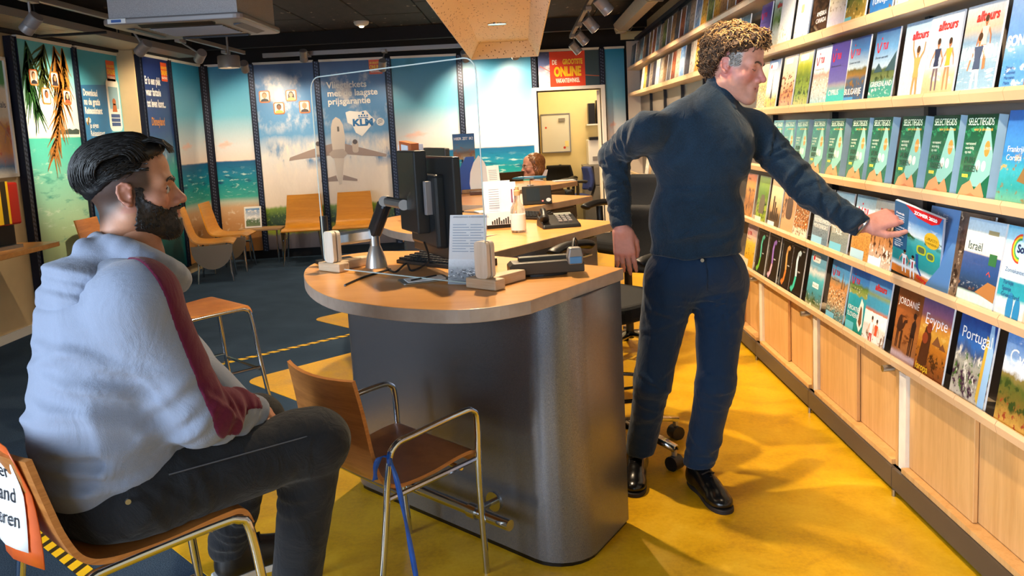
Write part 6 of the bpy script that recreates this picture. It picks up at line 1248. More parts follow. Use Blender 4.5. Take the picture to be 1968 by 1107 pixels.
# ================================================================ back office furniture
t = thing('office_cabinet', 'grey office cabinet against the back office wall', 'cabinet', (1.15, 12.32, 0)); MB().lim(-.30, .30, -.22, .22, 0, .88).build('body', M['grey'], t, bevel=.005)
for i in range(3):
    d_ = MB().lim(-.29, .29, -.235, -.22, .03 + .28 * i, .29 + .28 * i).build('drawer', M['grey'], t, bevel=.003); MB().lim(-.06, .06, -.25, -.235, .2 + .28 * i, .215 + .28 * i).build('handle', M['steel'], d_)
t = thing('printer', 'white office printer on the grey cabinet', 'printer', (1.15, 12.32, .882)); MB().lim(-.22, .22, -.2, .2, 0, .36).build('body', M['white'], t, bevel=.01); MB().lim(-.2, .2, -.24, -.05, .36, .40).build('scanner_lid', M['dark'], t, bevel=.005); MB().lim(-.16, .16, -.215, -.2, .06, .12).build('paper_tray', M['lampgrey'], t)
t = thing('wall_shelf', 'wall shelf with dark boxes in the back office', 'shelf', (1.22, 12.45, 1.45)); MB().lim(-.28, .28, -.12, .14, 0, .02).build('board', M['white'], t)
for i, (x, h_) in enumerate(((-.2, .3), (-.08, .34), (.05, .27), (.18, .32))): tag(MB().lim(-.05, .05, -.1, .1, 0, h_).build('archive_box', [M['dark'], M['black'], M['grey'], M['dark']][i], loc=(1.22 + x, 12.45, 1.471), bevel=.003), ['leftmost', 'tallest black', 'grey', 'rightmost'][i] + ' archive box on the back office shelf', 'box')
t = thing('office_desk', 'yellowish desk at the right of the back office', 'desk', (1.5, 11.45, 0)); MB().lim(-.35, .4, -.5, .5, .70, .73).build('desk_top', M['beech'], t)
for x in (-.3, .35):
    for y in (-.45, .45): MB().lim(x - .02, x + .02, y - .02, y + .02, 0, .7).build('leg', M['grey'], t)
ol = bpy.data.lights.new('office_light', 'AREA'); ol.size = .8; ol.energy = 17; ol.color = (1, .82, .5); oo = bpy.data.objects.new('office_light', ol); COL.objects.link(oo); oo.location = (.9, 11.7, 2.44)
t = thing('office_lamp', 'square ceiling lamp in the back office', 'lamp', (.9, 11.7, 2.455)); MB().lim(-.42, .42, -.42, .42, .0, .03).build('diffuser', LENS, t)
# ================================================================ people
RD = np.random.RandomState(11)
T3 = lambda v: (v[0], v[1], v[2])
def frame(f, up=(0, 0, 1), o=(0, 0, 0), roll=0.0):
    y = Vector(f).normalized(); x = y.cross(Vector(up)).normalized(); z = x.cross(y)
    m = Matrix(((x.x, y.x, z.x, o[0]), (x.y, y.y, z.y, o[1]), (x.z, y.z, z.z, o[2]), (0, 0, 0, 1)))
    return m @ Matrix.Rotation(roll, 4, 'Y')
def figure(name, parts, mat, parent, colfns=None):
    """parts: (prims/fn, lo, hi, h, matrix or None, colour fn or None) joined into ONE mesh"""
    VV = []; FF = []; CC = []; b = 0
    for pr, lo, hi, h, Mx, cf in parts:
        fn = pr if callable(pr) else (lambda P, pr=pr: field(P, pr))
        V, F = skin_mesh(fn, lo, hi, h)
        CC.append(cf(V) if cf else np.tile(np.array([[.6, .4, .3]]), (len(V), 1)))
        if Mx is not None: A = np.array(Mx); V = V @ A[:3, :3].T + A[:3, 3]
        VV.append(V); FF.append(F + b); b += len(V)
    V = np.concatenate(VV); F = np.concatenate(FF); cc = np.concatenate(CC)
    me = bpy.data.meshes.new(name); me.from_pydata(V.tolist(), [], F.tolist()); me.materials.append(mat)
    me.polygons.foreach_set('use_smooth', [True] * len(me.polygons))
    at = me.color_attributes.new('Col', 'FLOAT_COLOR', 'POINT'); at.data.foreach_set('color', np.concatenate([cc, np.ones((len(V), 1))], 1).astype(np.float32).ravel())
    me.update(); o = bpy.data.objects.new(name, me); COL.objects.link(o)
    if parent is not None: o.parent = parent
    return o
def attr_mat(name, rough=.5, sss=0.0, bs=0, bst=.1, spec=.4):
    m, nt, b = base(name, '#888888', rough); a = nt.nodes.new('ShaderNodeAttribute'); a.attribute_name = 'Col'
    n = noise(nt, coords(nt), 90, 4, .6); g = math_(nt, 'ADD', math_(nt, 'MULTIPLY', n, .28), .86); cg = nt.nodes.new('ShaderNodeCombineColor')
    for i in range(3): nt.links.new(g, cg.inputs[i])
    nt.links.new(mixc(nt, 1.0, a.outputs['Color'], cg.outputs[0], 'MULTIPLY'), b.inputs['Base Color']); setin(b, 'Specular IOR Level', spec)
    if sss: setin(b, 'Subsurface Weight', sss); setin(b, 'Subsurface Radius', (.012, .005, .003)); setin(b, 'Subsurface Scale', .6)
    if bs: bump(nt, b, noise(nt, coords(nt), bs, 3), bst, .002)
    return m
def cloth(name, col, rough=.85, fold=.35, fs=(9, 9, 9), weave=420, var=.12, melange=.0):
    m, nt, b = base(name, col, rough); c = coords(nt); n = noise(nt, coords(nt, fs), 1.0, 5, .55, .8); w_ = noise(nt, c, weave, 2, .5)
    L = lin(col); f = math_(nt, 'ADD', math_(nt, 'MULTIPLY', n, .6 - melange * .4), math_(nt, 'MULTIPLY', w_, .4 + melange * .4))
    r = ramp(nt, [(.3, [x * (1 - var - melange) for x in L[:3]]), (.7, [min(1, x * (1 + var + melange)) for x in L[:3]])], f); nt.links.new(r.outputs[0], b.inputs['Base Color'])
    h = math_(nt, 'ADD', n, math_(nt, 'MULTIPLY', w_, .06)); bump(nt, b, h, fold, .06); setin(b, 'Specular IOR Level', .25); setin(b, 'Sheen Weight', .15); return m
SKIN = attr_mat('skin', .48, .12, 600, .08)
def mir(f): return [f(s_) for s_ in (-1, 1)]
def head_prims(jaw=1.0, nose=1.0, lid=0.0, fat=0.0):
    P = [E((0, -.012, .035), (.077, .100, .088)), E((0, .018, -.035), (.062 + fat, .068, .085), None, .03), E((0, .040, .058), (.062, .050, .055), None, .03)]
    for s_ in (-1, 1): P += [C((s_ * .050, -.005, -.062), (s_ * .014, .074, -.100 * jaw), .028 + fat, .021, .03), S((s_ * .044, .056, -.024), .026 + fat * .5, .025)]
    P += [S((0, .083, -.100 * jaw), .021, .02), C((-.042, .074, .023), (.042, .074, .023), .015, None, .02), C((-.018, .087, .022), (.018, .087, .022), .012, None, .015)]
    for s_ in (-1, 1): P += [('e', '-', .014, (s_ * .036, .101, .001), (.017, .018, .013))]
    P += [C((0, .074, .012), (0, .086, -.030), .015, .019, .014), C((0, .090, .014), (0, .108 + .006 * nose, -.026), .0080, .0110, .012), S((0, .111 + .006 * nose, -.031), .0105, .008)]
    for s_ in (-1, 1): P += [S((s_ * .013, .104, -.036), .0085, .008), E((s_ * .035, .076, .000), (.0160, .0130, .0112 + lid), None, .006)]
    P += [E((0, .082, -.066), (.030, .021, .030), None, .015), C((-.021, .091, -.064), (0, .101, -.0595), .0045, .0062, .005), C((.021, .091, -.064), (0, .101, -.0595), .0045, .0062, .005), C((-.019, .091, -.072), (0, .099, -.0745), .0045, .0072, .005), C((.019, .091, -.072), (0, .099, -.0745), .0045, .0072, .005),
          ('c', '-', .003, (-.022, .099, -.0672), (.022, .099, -.0672), .0022, .0022)]
    rim = [(.004, .014), (-.003, .023), (-.014, .026), (-.024, .019), (-.027, .005), (-.023, -.010), (-.014, -.022), (-.006, -.028)]
    for s_ in (-1, 1):
        P += [E((s_ * .077, -.013, -.002), (.007, .016, .024), (0, s_ * 10, 0), .006), C((s_ * .073, -.002, -.026), (s_ * .074, .001, .018), .006, .006, .006)]
        for i in range(len(rim) - 1):
            (a, b), (c, d) = rim[i], rim[i + 1]; P.append(C((s_ * (.083 + .06 * max(0, -a - .0)), a, b), (s_ * (.083 + .06 * max(0, -c)), c, d), .0040, .0040, .003))
        P += [S((s_ * .081, -.005, -.028), .0060, .005), ('e', '-', .004, (s_ * .088, -.010, -.006), (.008, .010, .013)), ('e', '-', .003, (s_ * .090, -.017, .015), (.006, .007, .010)), S((s_ * .082, .002, -.008), .0042, .003)]
    P += [C((0, -.028, -.05), (0, -.045, -.22), .054, .060, .03)]
    return P
def on_face(prims, x, z, off=.0):
    ys = np.linspace(.14, -.02, 161); P = np.stack([np.full(161, x), ys, np.full(161, z)], -1); d = field(P, prims); k = np.argmax(d < 0); return (x, float(ys[k]) + off, z)
def on_side(prims, s_, y, z, off=.0):
    xs = np.linspace(.11, .0, 111); P = np.stack([s_ * xs, np.full(111, y), np.full(111, z)], -1); d = field(P, prims); k = np.argmax(d < 0); return (s_ * (float(xs[k]) + off), y, z)
HLO, HHI = (-.105, -.135, -.225), (.105, .145, .14)
def lerpc(a, b, t): return a * (1 - t[:, None]) + np.array(b) * t[:, None]
def sstep(x, a, b): t = np.clip((x - a) / (b - a), 0, 1); return t * t * (3 - 2 * t)
def head_col(skin, lip, scalp=None, cheek=None, stub=None, brow=None):
    def f(V):
        c = np.tile(np.array([lin(skin)[:3]]), (len(V), 1)); x, y, z = V.T
        if cheek is not None: c = lerpc(c, lin(cheek)[:3], .6 * np.exp(-((np.abs(x) - .045) ** 2 + (z + .03) ** 2) / .0011) * (y > .0)); c = lerpc(c, lin(cheek)[:3], .6 * np.exp(-(x ** 2 + (y - .118) ** 2 + (z + .03) ** 2) / .0005)); c = lerpc(c, lin(cheek)[:3], .5 * (np.abs(x) > .07) * (np.abs(z) < .05) * (np.abs(y + .012) < .03))
        if stub is not None: c = lerpc(c, lin(stub[0])[:3], stub[1] * sstep(-z, .028, .055) * sstep(y, .0, .03) * (z > -.15))
        if brow is not None: c = lerpc(c, lin(brow)[:3], .95 * sstep(np.abs(x), .050, .062) * sstep(z, -.012, .010) * sstep(-z, -.075, -.05) * sstep(y, -.004, .004) * sstep(-y, -.050, -.034))
        c = lerpc(c, lin(lip)[:3], .75 * np.exp(-((z + .067) / .0095) ** 4) * np.exp(-(x / .021) ** 4) * (y > .088))
        if scalp is not None: c = lerpc(c, lin(scalp)[:3], np.clip(scalp_w(V), 0, 1))
        return c
    return f
def scalp_w(V):
    x, y, z = V.T
    return .9 * sstep(z - (.02 - .9 * np.clip(y + .02, -.2, 0) * -1 + .55 * np.clip(y - .0, 0, 1)), -.075, -.02) * sstep(-y, -.062, -.040) * (1 - (np.abs(x) > .0785) * (np.abs(y + .012) < .028) * (np.abs(z) < .036))
def hand_prims(side, curl, thumb=((.030, .012, -.006), (.050, .045, -.014), (.058, .078, -.020), (.060, .105, -.022)), spread=.05, rad=1.0):
    """x: thumb side, y: along the fingers, z: back of the hand"""
    P = [C((0, -.03, 0), (0, -.002, 0), .022, .027), ]
    xs = (.030, .010, -.011, -.030); Ls = (.080, .088, .082, .064)
    for i, x in enumerate(xs): P.append(C((side * x * .7, .0, 0), (side * x, .088 - .006 * abs(i - 1), 0), .0165, .0125, .014))
    for i, x in enumerate(xs):
        p = np.array([side * x, .088 - .006 * abs(i - 1), 0.]); a = 0.0; L_ = Ls[i]; sp = (1.5 - i) * spread
        for j, (fr, r0, r1) in enumerate(((.45, .0098, .009), (.30, .009, .0082), (.25, .0082, .0068))):
            a += R(curl[i][j]); q = p + L_ * fr * np.array([side * math.sin(sp) * math.cos(a), math.cos(sp) * math.cos(a), -math.sin(a)])
            P.append(C(tuple(p), tuple(q), r0 * rad, r1 * rad, .004)); p = q
    t = [(side * a, b, c) for a, b, c in thumb]
    P += [C(t[0], t[1], .016, .0125, .012), C(t[1], t[2], .012, .0105, .005), C(t[2], t[3], .0103, .0082, .004)]
    return P
HAND_LO, HAND_HI = (-.085, -.085, -.115), (.085, .20, .05)
def hand_col(skin, nail=None):
    def f(V):
        c = np.tile(np.array([lin(skin)[:3]]), (len(V), 1)); k = np.exp(-((V[:, 1] - .09) / .012) ** 2) * (V[:, 2] > .004)
        return lerpc(c, np.array(lin(skin)[:3]) * np.array([1.05, .8, .78]), .5 * k)
    return f
def hframe(wrist, f, t, side):
    y = Vector(f).normalized(); x = Vector(t); x = (x - y * x.dot(y)).normalized(); z = x.cross(y) if side > 0 else y.cross(x)
    X = x * side                                            # local x axis times side points to the thumb
    m = Matrix(((X.x, y.x, z.x, wrist[0]), (X.y, y.y, z.y, wrist[1]), (X.z, y.z, z.z, wrist[2]), (0, 0, 0, 1))); return m
def strands(name, paths, mat, parent, Mx, r0=.0026, r1=.0008, n=5):
    mb = MB()
    for P in paths:
        k = len(P); mb.tube([Mx @ Vector(p) for p in P], [r0 + (r1 - r0) * (i / (k - 1)) ** 2 for i in range(k)], n)
    return mb.build(name, mat, parent, True, fix=False, ang=180)
def STF(*a): return tag(strands(*a), kind='stuff')
def hairm(name, c0, c1, rough=.35):
    m, nt, b = base(name, c0, rough); n = noise(nt, coords(nt, (1, 1, .2)), 170, 3, .6); r = ramp(nt, [(.35, c1), (.65, c0)], n); nt.links.new(r.outputs[0], b.inputs['Base Color']); setin(b, 'Specular IOR Level', .5); bump(nt, b, noise(nt, coords(nt), 300, 2), .3, .002); return m
def eyes_brows(parent, Mx, browm, irisc, low=0.0, thick=.004, hp=None):
    hp = hp or head_prims()
    for s_ in (-1, 1):
        def ec(V, s_=s_):
            c = np.tile(np.array([[.42, .38, .36]]), (len(V), 1)); d = np.sqrt((V[:, 0] - s_ * .035) ** 2 + (V[:, 2] + .001 + low) ** 2); c[d < .0070] = lin(irisc)[:3]; c[d < .0028] = (.01, .01, .01); return c
        figure('eye', [([S((s_ * .035, .0792 - (.004 if low else 0), .0), .0114 if low else .0128)], (s_ * .035 - .016, .06, -.016), (s_ * .035 + .016, .096, .016), .0022, Mx, ec)], attr_mat_eye, parent)
        rows = [on_face(hp, s_ * a, b, .0012) for a, b in ((.012, .020), (.022, .0245), (.034, .0275), (.044, .0265), (.052, .0215))]
        bh = []
        for i in range(46):
            u = RD.uniform(0, 3.95); a = int(u); p = Vector(rows[a]).lerp(Vector(rows[a + 1]), u - a) + Vector((0, 0, RD.uniform(-1, 1) * thick * (1 - .15 * u))); bh.append([p, p + Vector((s_ * .004, .0012, .002)), p + Vector((s_ * .008, .0, .0015))])
        mb = MB()
        for P in bh: mb.tube([Mx @ q for q in P], [.0011, .0009, .0003], 4)
        mb.tube([Mx @ Vector(p) for p in rows], [thick * .5, thick * .7, thick * .7, thick * .5, thick * .2], 6); tag(mb.build('eyebrow', browm, parent, True, ang=180), kind='stuff')
        lash = [on_face(hp, s_ * a, b, .0008) for a, b in (((.019, .002), (.026, .0062), (.034, .0072), (.042, .0055), (.049, .001)) if low == 0 else ((.020, -.001), (.027, -.0035), (.035, -.0042), (.043, -.003), (.050, .0)))]
        MB().tube([Mx @ Vector(p) for p in lash], .0013, 5).build('eyelash', browm, parent, True, ang=180)
attr_mat_eye = attr_mat('eye_gloss', .08, 0, 0)
def cutz(z, up=True, k=.004):
    """keep what lies above (or below) z"""
    return ('f', 'x', k, (lambda P: (z - P[..., 2]) if up else (P[..., 2] - z)))
def cutp(p, n, k=.003):
    """keep the side of the plane that n points away from"""
    p = np.array(p, float); n = np.array(n, float); n /= np.linalg.norm(n); return ('f', 'x', k, (lambda P: (P - p) @ n))
def cutoff(a, b, off=.012, r=.07):
    """open the sleeve end just past b"""
    d = (Vector(b) - Vector(a)).normalized(); return ('c', '-', .004, T3(Vector(b) + d * (off + r)), T3(Vector(b) + d * (off + r + .05)), r, r)
def folded(prims, amp, seed=0, sc=(28, 28, 16), ridges=()):
    """noise plus creases: each ridge (centre, normal, width, reach, height) is a fold lying in the plane across the normal"""
    s_ = np.array(sc)
    def f(P):
        d = field(P, prims) + amp * vnoise(P * s_, 1.0, seed) + amp * .5 * vnoise(P * s_ * 2.3, 1.0, seed + 3)
        for c, n, w_, L_, a in ridges:
            q = P - np.array(c); n = np.array(n) / np.linalg.norm(n); e = q @ n; g = np.exp(-(q * q).sum(-1) / (L_ * L_))
            d = d - a * g * (np.exp(-(e / w_) ** 2) - .6 * np.exp(-((e - 1.7 * w_) / w_) ** 2))
        return d
    return f
def limb_folds(a, b, t0, t1, n, tilt=.5, w_=.010, L_=.085, h=.006, side=(0, -.06, 0)):
    """creases running round a limb between t0 and t1 of its length"""
    a = Vector(a); b = Vector(b); d = np.array((b - a).normalized()); out = []
    for i in range(n):
        c = a.lerp(b, t0 + (t1 - t0) * (i + .5) / n) + Vector(side) * RD.uniform(.4, 1.1)
        out.append((T3(c), d + RD.normal(size=3) * tilt, w_ * RD.uniform(.7, 1.3), L_ * RD.uniform(.7, 1.2), h * RD.uniform(.6, 1.2)))
    return out
def bbox(pts, pad): a = np.array(pts); return tuple(a.min(0) - pad), tuple(a.max(0) + pad)

# ---------------------------------------------------------------- standing man in the dark roll-neck
pm = thing('person', 'standing man in dark roll-neck sweater and navy trousers reaching for a brochure', 'person', (.55, 3.2, 0))
pm.location = (0, 0, 0)
shR, elR, wrR = at_y(1242, 250, 3.06), at_y(1180, 300, 3.26), at_y(1194, 428, 3.16)
shL, elL, wrL = at_y(1446, 250, 3.17), at_y(1556, 368, 3.08), at_y(1648, 430, 3.0)
nk = at_y(1372, 196, 3.14); hd_c = at_y(1412, 128, 3.12)
hipR, hipL = at_y(1287, 545, 3.16), at_y(1388, 545, 3.20)
knR, anR = at_y(1254, 735, 3.20), at_y(1222, 905, 3.34)
knL, anL = at_y(1374, 740, 3.12), Vector((.632, 3.17, .10))
ch_c = at_y(1345, 285, 3.13); be_c = at_y(1338, 420, 3.15); pe_c = at_y(1336, 500, 3.17)
yaw = -22
sw = [E(T3(ch_c), (.195, .125, .19), (0, 0, yaw)), E(T3(be_c), (.178, .128, .20), (0, 0, yaw + 6), .05), E(T3(pe_c), (.185, .130, .10), (0, 0, yaw + 8), .05),
      C(T3(nk + Vector((-.03, .01, -.075))), T3(shR), .078, .060, .05), C(T3(nk + Vector((.03, .01, -.075))), T3(shL), .078, .066, .05), C(T3(nk + Vector((-.05, .01, -.10))), T3(shR.lerp(elR, .30)), .075, .062, .04), C(T3(shR), T3(elR), .060, .058, .035), C(T3(elR), T3(wrR), .058, .042, .02), C(T3(shL), T3(elL), .072, .058, .035), C(T3(elL), T3(wrL), .056, .044, .02),
      C(T3(shR.lerp(shL, .5) + Vector((.0, 0, .02))), T3(nk), .10, .075, .05)]
sw_hem = be_c.z - .16
swc = sw + [cutoff(elL, wrL), cutoff(elR, wrR)]
zh = at_y(1335, 492, 3.1).z; swc.append(cutz(zh, True, .012))
ALL = [shR, elR, wrR, shL, elL, wrL, nk, pe_c]
lo, hi = bbox(ALL, .16)
SWR = limb_folds(shL, elL, .05, 1.0, 9, .55, .009, .08, .010, (0, -.06, -.01)) + limb_folds(elL, wrL, .0, .95, 8, .5, .008, .07, .009, (0, -.05, 0)) + limb_folds(shR, elR, .3, 1.0, 7, .5, .010, .08, .011, (-.02, -.06, 0)) + limb_folds(elR, wrR, .0, .9, 8, .4, .008, .07, .009, (0, -.05, 0))
for i in range(7): SWR.append((T3(be_c + Vector((RD.uniform(-.16, .16), -.12, -.13 + .04 * i))), (RD.uniform(-.5, .5), 0, 1), .012, RD.uniform(.07, .13), .009))
for s_, sh in ((-1, shR), (1, shL)):
    for i in range(3): SWR.append((T3(sh + Vector((-s_ * .06, -.09, -.10 - .03 * i))), (s_ * (.9 - .2 * i), 0, .6), .010, .09, .010))
M['sweater'] = cloth('dark_knit', '#152a3c', .92, .3, (10, 10, 7), 300, .12, .40)
figure('sweater', [(folded(swc, .0040, 1, (24, 24, 20), SWR), lo, hi, .0085, None, None)], M['sweater'], pm)
# roll collar: two soft rings
up_n = (hd_c - nk).normalized()
col_p = [C(T3(nk + Vector((0, 0, -.035))), T3(nk + up_n * .060 + Vector((.004, 0, 0))), .076, .066)]
figure('roll_collar', [(folded(col_p + [C(T3(nk + Vector((-.06, -.05, -.02))), T3(nk + Vector((.05, -.065, -.03))), .02, .018, .02), cutp(T3(nk + up_n * .082), T3(up_n + Vector((.25, -.1, 0))), .01)], .003, 5), T3(nk - Vector((.13, .13, .13))), T3(nk + Vector((.13, .13, .13))), .006, None, None)], M['sweater'], pm)
# trousers
tr_ = [E(T3(pe_c + Vector((0, 0, -.03))), (.180, .122, .12), (0, 0, yaw + 8)), C(T3(hipR), T3(knR), .100, .070, .05), C(T3(knR), T3(anR), .070, .056, .03), C(T3(hipL), T3(knL), .102, .072, .05), C(T3(knL), T3(anL), .072, .060, .03)]
tr_ += [cutz(zh + .03, False, .01), ('f', 'x', .004, lambda P: .105 - P[..., 2])]
lo, hi = bbox([hipR, hipL, knR, anR, knL, anL, pe_c], .17)
cro = hipL.lerp(hipR, .5) + Vector((0, -.09, -.06)); TRR = limb_folds(knL, anL, -.15, .25, 6, .4, .010, .075, .008, (0, -.06, 0)) + limb_folds(knL, anL, .6, 1.0, 5, .3, .010, .07, .008, (0, -.05, 0)) + limb_folds(knR, anR, -.15, .4, 7, .4, .010, .075, .008, (0, -.06, 0)) + limb_folds(hipL, knL, .05, .5, 5, .5, .009, .10, .005, (0, -.08, 0)) + limb_folds(hipR, knR, .05, .5, 5, .5, .009, .10, .005, (0, -.08, 0))
for i in range(5):
    for s_ in (-1, 1): TRR.append((T3(cro + Vector((s_ * .09, -.01, .02 - .02 * i))), (-s_ * (.15 + .1 * i), 0, 1), .007, .085, .006))
TRR.append((T3(pe_c + Vector((.01, -.13, -.03))), (1, 0, .05), .006, .06, .006))
M['chino'] = cloth('navy_chino', '#0a2743', .8, .3, (12, 12, 6), 600, .12)
figure('trousers', [(folded(tr_, .0035, 2, (22, 22, 20), TRR), lo, hi, .0085, None, None)], M['chino'], pm)
trf = folded(tr_, .0035, 2, (22, 22, 20), TRR)
def on_cloth(fn, x, z, y0=2.85, y1=3.2, off=.001):
    ys = np.linspace(y0, y1, 176); d = fn(np.stack([np.full(176, x), ys, np.full(176, z)], -1)); return (x, float(ys[np.argmax(d < 0)]) - off, z)
for nm, a, b in (('pocket_seam', (-.155, -.045), (-.105, .028)), ('pocket_seam', (.165, -.055), (.115, .022)), ('fly_seam', (.018, -.10), (.012, .025))):
    MB().tube([on_cloth(trf, pe_c.x + a[0] + (b[0] - a[0]) * t, pe_c.z + a[1] + (b[1] - a[1]) * t - (.008 * math.sin(PI * t))) for t in [i / 10 for i in range(11)]], .0022, 5).build(nm, M['chino'], pm, True)
MB().cyl(pe_c + Vector((.0, -.127, .02)), pe_c + Vector((.0, -.131, .02)), .007, 12).build('trouser_button', M['steel'], pm)
# shoes
M['leather'] = plain('black_leather', '#0d0c0c', .22, var=.2, vs=40)
M['sole'] = plain('dark_sole', '#1d1512', .7)
def shoe(parent, heel, toe, z0=0.0, leather=None, L=.29):
    h = Vector((heel[0], heel[1], z0)); t = Vector((toe[0], toe[1], z0)); d = (t - h).normalized(); n_ = Vector((-d.y, d.x, 0)); Mx = Matrix(((n_.x * -1, d.x, 0, h.x), (n_.y * -1, d.y, 0, h.y), (0, 0, 1, h.z), (0, 0, 0, 1)))
    up_ = [C((0, .035, .05), (0, .03, .115), .040, .038), C((0, .03, .045), (0, .20, .036), .040, .044, .03), E((0, .232, .032), (.046, .058, .030), None, .02), C((0, .06, .09), (0, .16, .06), .035, .03, .03), cutz(.016)]
    o = figure('shoe', [(up_, (-.07, -.03, .0), (.07, .31, .17), .0055, Mx, None)], leather or M['leather'], parent)
    mb = MB(); P = [(-.034, .0), (-.042, .05), (-.038, .11), (-.05, .20), (-.045, .26), (-.02, .292), (.02, .292), (.045, .26), (.05, .20), (.038, .11), (.042, .05), (.034, .0), (.02, -.012), (-.02, -.012)]; mb.prism([(q.x * .92, q.y) for q in cr([(a, b, 0) for a, b in P], 4, True)], 0, .019); mb.xf(Mx); mb.build('sole', M['sole'], o, bevel=.004)
    for i in range(4): y_ = .088 + .022 * i; z_ = .126 - .0125 * i; MB().tube([Mx @ Vector((-.026, y_, z_ - .006)), Mx @ Vector((0, y_ + .006, z_ + .006)), Mx @ Vector((.026, y_, z_ - .006))], .003, 5).build('lace', M['sole'], o)
    return o
shoe(pm, (.622, 3.225), (.690, 2.93)); shoe(pm, (.42, 3.40), (.365, 3.12))
# head, hands and slim core as one skin
HM = frame((.83, -.51, -.24), (0, 0, 1), hd_c, R(-3)) @ Matrix.Scale(.97, 4)
SK1 = '#c98f7c'
hmR = hframe(wrR + (wrR - elR).normalized() * .035, (.07, -.08, -1), (1, -.15, 0), -1)
hmL = hframe(wrL + Vector((.040, -.005, -.004)), (.95, -.02, .27), (-.10, -.72, -.70), 1)
core = [C(T3(pe_c), T3(ch_c), .09, .09), C(T3(ch_c), T3(nk), .07, .045), C(T3(nk), T3(hd_c), .045, .04), C(T3(shR), T3(shL), .04), C(T3(shR), T3(elR), .035), C(T3(elR), T3(wrR), .026, .022), C(T3(wrR), T3(hmR @ Vector((0, 0, 0))), .024, .024), C(T3(shL), T3(elL), .035), C(T3(elL), T3(wrL), .026, .022), C(T3(wrL), T3(hmL @ Vector((0, 0, 0))), .024, .024), C(T3(hipR), T3(knR), .05), C(T3(knR), T3(anR), .04, .03), C(T3(hipL), T3(knL), .05), C(T3(knL), T3(anL), .04, .03)]
lo, hi = bbox([shR, elR, wrR, shL, elL, wrL, hd_c, hipR, anR, anL, hmL.translation, hmR.translation], .07)
figure('body', [(head_prims(1.04, 1.25, .0012, .004), HLO, HHI, .0034, HM, head_col(SK1, '#b26a64', None, '#c66f70', ('#a8877c', .35), '#a9a6a4')),
                (hand_prims(-1, ((8, 14, 8), (10, 18, 10), (12, 20, 12), (14, 22, 12)), ((.028, .010, -.006), (.046, .044, -.02), (.048, .078, -.032), (.044, .102, -.04))), HAND_LO, HAND_HI, .0032, hmR, hand_col('#c98d80')),
                (hand_prims(1, ((6, 16, 10), (14, 24, 14), (24, 32, 18), (34, 36, 20)), ((.030, .006, -.008), (.055, .038, -.016), (.062, .076, -.022), (.062, .108, -.022))), HAND_LO, HAND_HI, .0032, hmL, hand_col('#c98d80')),
                (core, lo, hi, .014, None, lambda V: np.tile(np.array([lin(SK1)[:3]]), (len(V), 1)))], SKIN, pm)
HB = hairm('grey_brown_brow', '#6a5240', '#4a3628'); eyes_brows(pm, HM, HB, '#4a4440', .004, .0038, head_prims(1.04, 1.25, .0012, .004))
# curly hair
H1 = hairm('curly_brown_hair', '#6a4a2c', '#2c1d14', .55); H2 = hairm('blond_grey_curls', '#c49a62', '#8a6236', .55); H3 = hairm('grey_sideburn', '#a5a09c', '#77726e', .6)
def cap_fn(P):
    d = smin(smin(sd_ell(P, (0, -.024, .054), (.098, .120, .106)), sd_ell(P, (0, .055, .112), (.070, .048, .034)), .02), sd_ell(P, (0, -.070, -.005), (.080, .056, .056)), .03); hn = .010 * vnoise(P, 95, 2) + .006 * vnoise(P, 190, 4)
    line = (.050 + .55 * np.clip(P[..., 1] - .02, 0, 1) - 2.2 * np.clip(-(P[..., 1] + .018), 0, .06)) - P[..., 2]
    return smax(d + hn, line, .01)
figure('hair', [(cap_fn, (-.12, -.15, -.1), (.12, .12, .165), .0045, HM, None)], hairm('hair_cap_shaded', '#4a3320', '#1d130c', .8), pm)  # cap colour darkened to stand in for shadow deep between the curls
rs = np.random.RandomState(3); c1, c2, c3 = [], [], []
capV = skin_mesh(cap_fn, (-.12, -.15, -.1), (.12, .12, .165), .0045)[0]
for i in rs.choice(len(capV), 1250, replace=False):
    p = capV[i]; n_ = p - np.array([0, -.03, .03]); n_ /= np.linalg.norm(n_)
    t1 = np.cross(n_, rs.normal(size=3)); t1 /= np.linalg.norm(t1); t2 = np.cross(n_, t1); rr = rs.uniform(.005, .010); tw = rs.uniform(4.0, 8.0); st = rs.uniform(0, 6); ll = rs.uniform(.022, .042); up_o = rs.uniform(-.002, .005)
    path = [tuple(p + n_ * up_o + t1 * (rr * math.cos(st + tw * k / 13)) + n_ * (rr * .7 * math.sin(st + tw * k / 13)) + t2 * (ll * (k / 13 - .5)) - n_ * 14 * (ll * (k / 13 - .5)) ** 2 * .5) for k in range(14)]
    (c2 if (p[2] > .085 and rs.rand() < .7) else c1).append(path)
for i in range(90):
    s_ = rs.choice([-1, 1]); y_ = rs.uniform(.008, .042); z_ = rs.uniform(.006, .056) ; x_ = s_ * (.0765 - .22 * max(0, y_ - .006)); c3.append([(x_, y_, z_), (x_ + s_ * .004, y_ - .008, z_ - .006), (x_ + s_ * .003, y_ - .018, z_ - .010), (x_, y_ - .026, z_ - .018)])
STF('hair_curls', c1, H1, pm, HM, .0018, .0007, 4); STF('hair_curls', c2, H2, pm, HM, .0018, .0007, 4); STF('sideburns', c3, H3, pm, HM, .0020, .0008)
# watch
wv = (wrL - elL).normalized(); wc = wrL + wv * .022
mb = MB(); u_ = wv.cross(Vector((0, 0, 1))).normalized(); v_ = wv.cross(u_)
MB().tube([wc + (u_ * math.cos(a) + v_ * math.sin(a)) * .033 for a in [i * PI / 10 for i in range(20)]], .005, 6, True).build('watch_strap', M['steel'], pm, True)
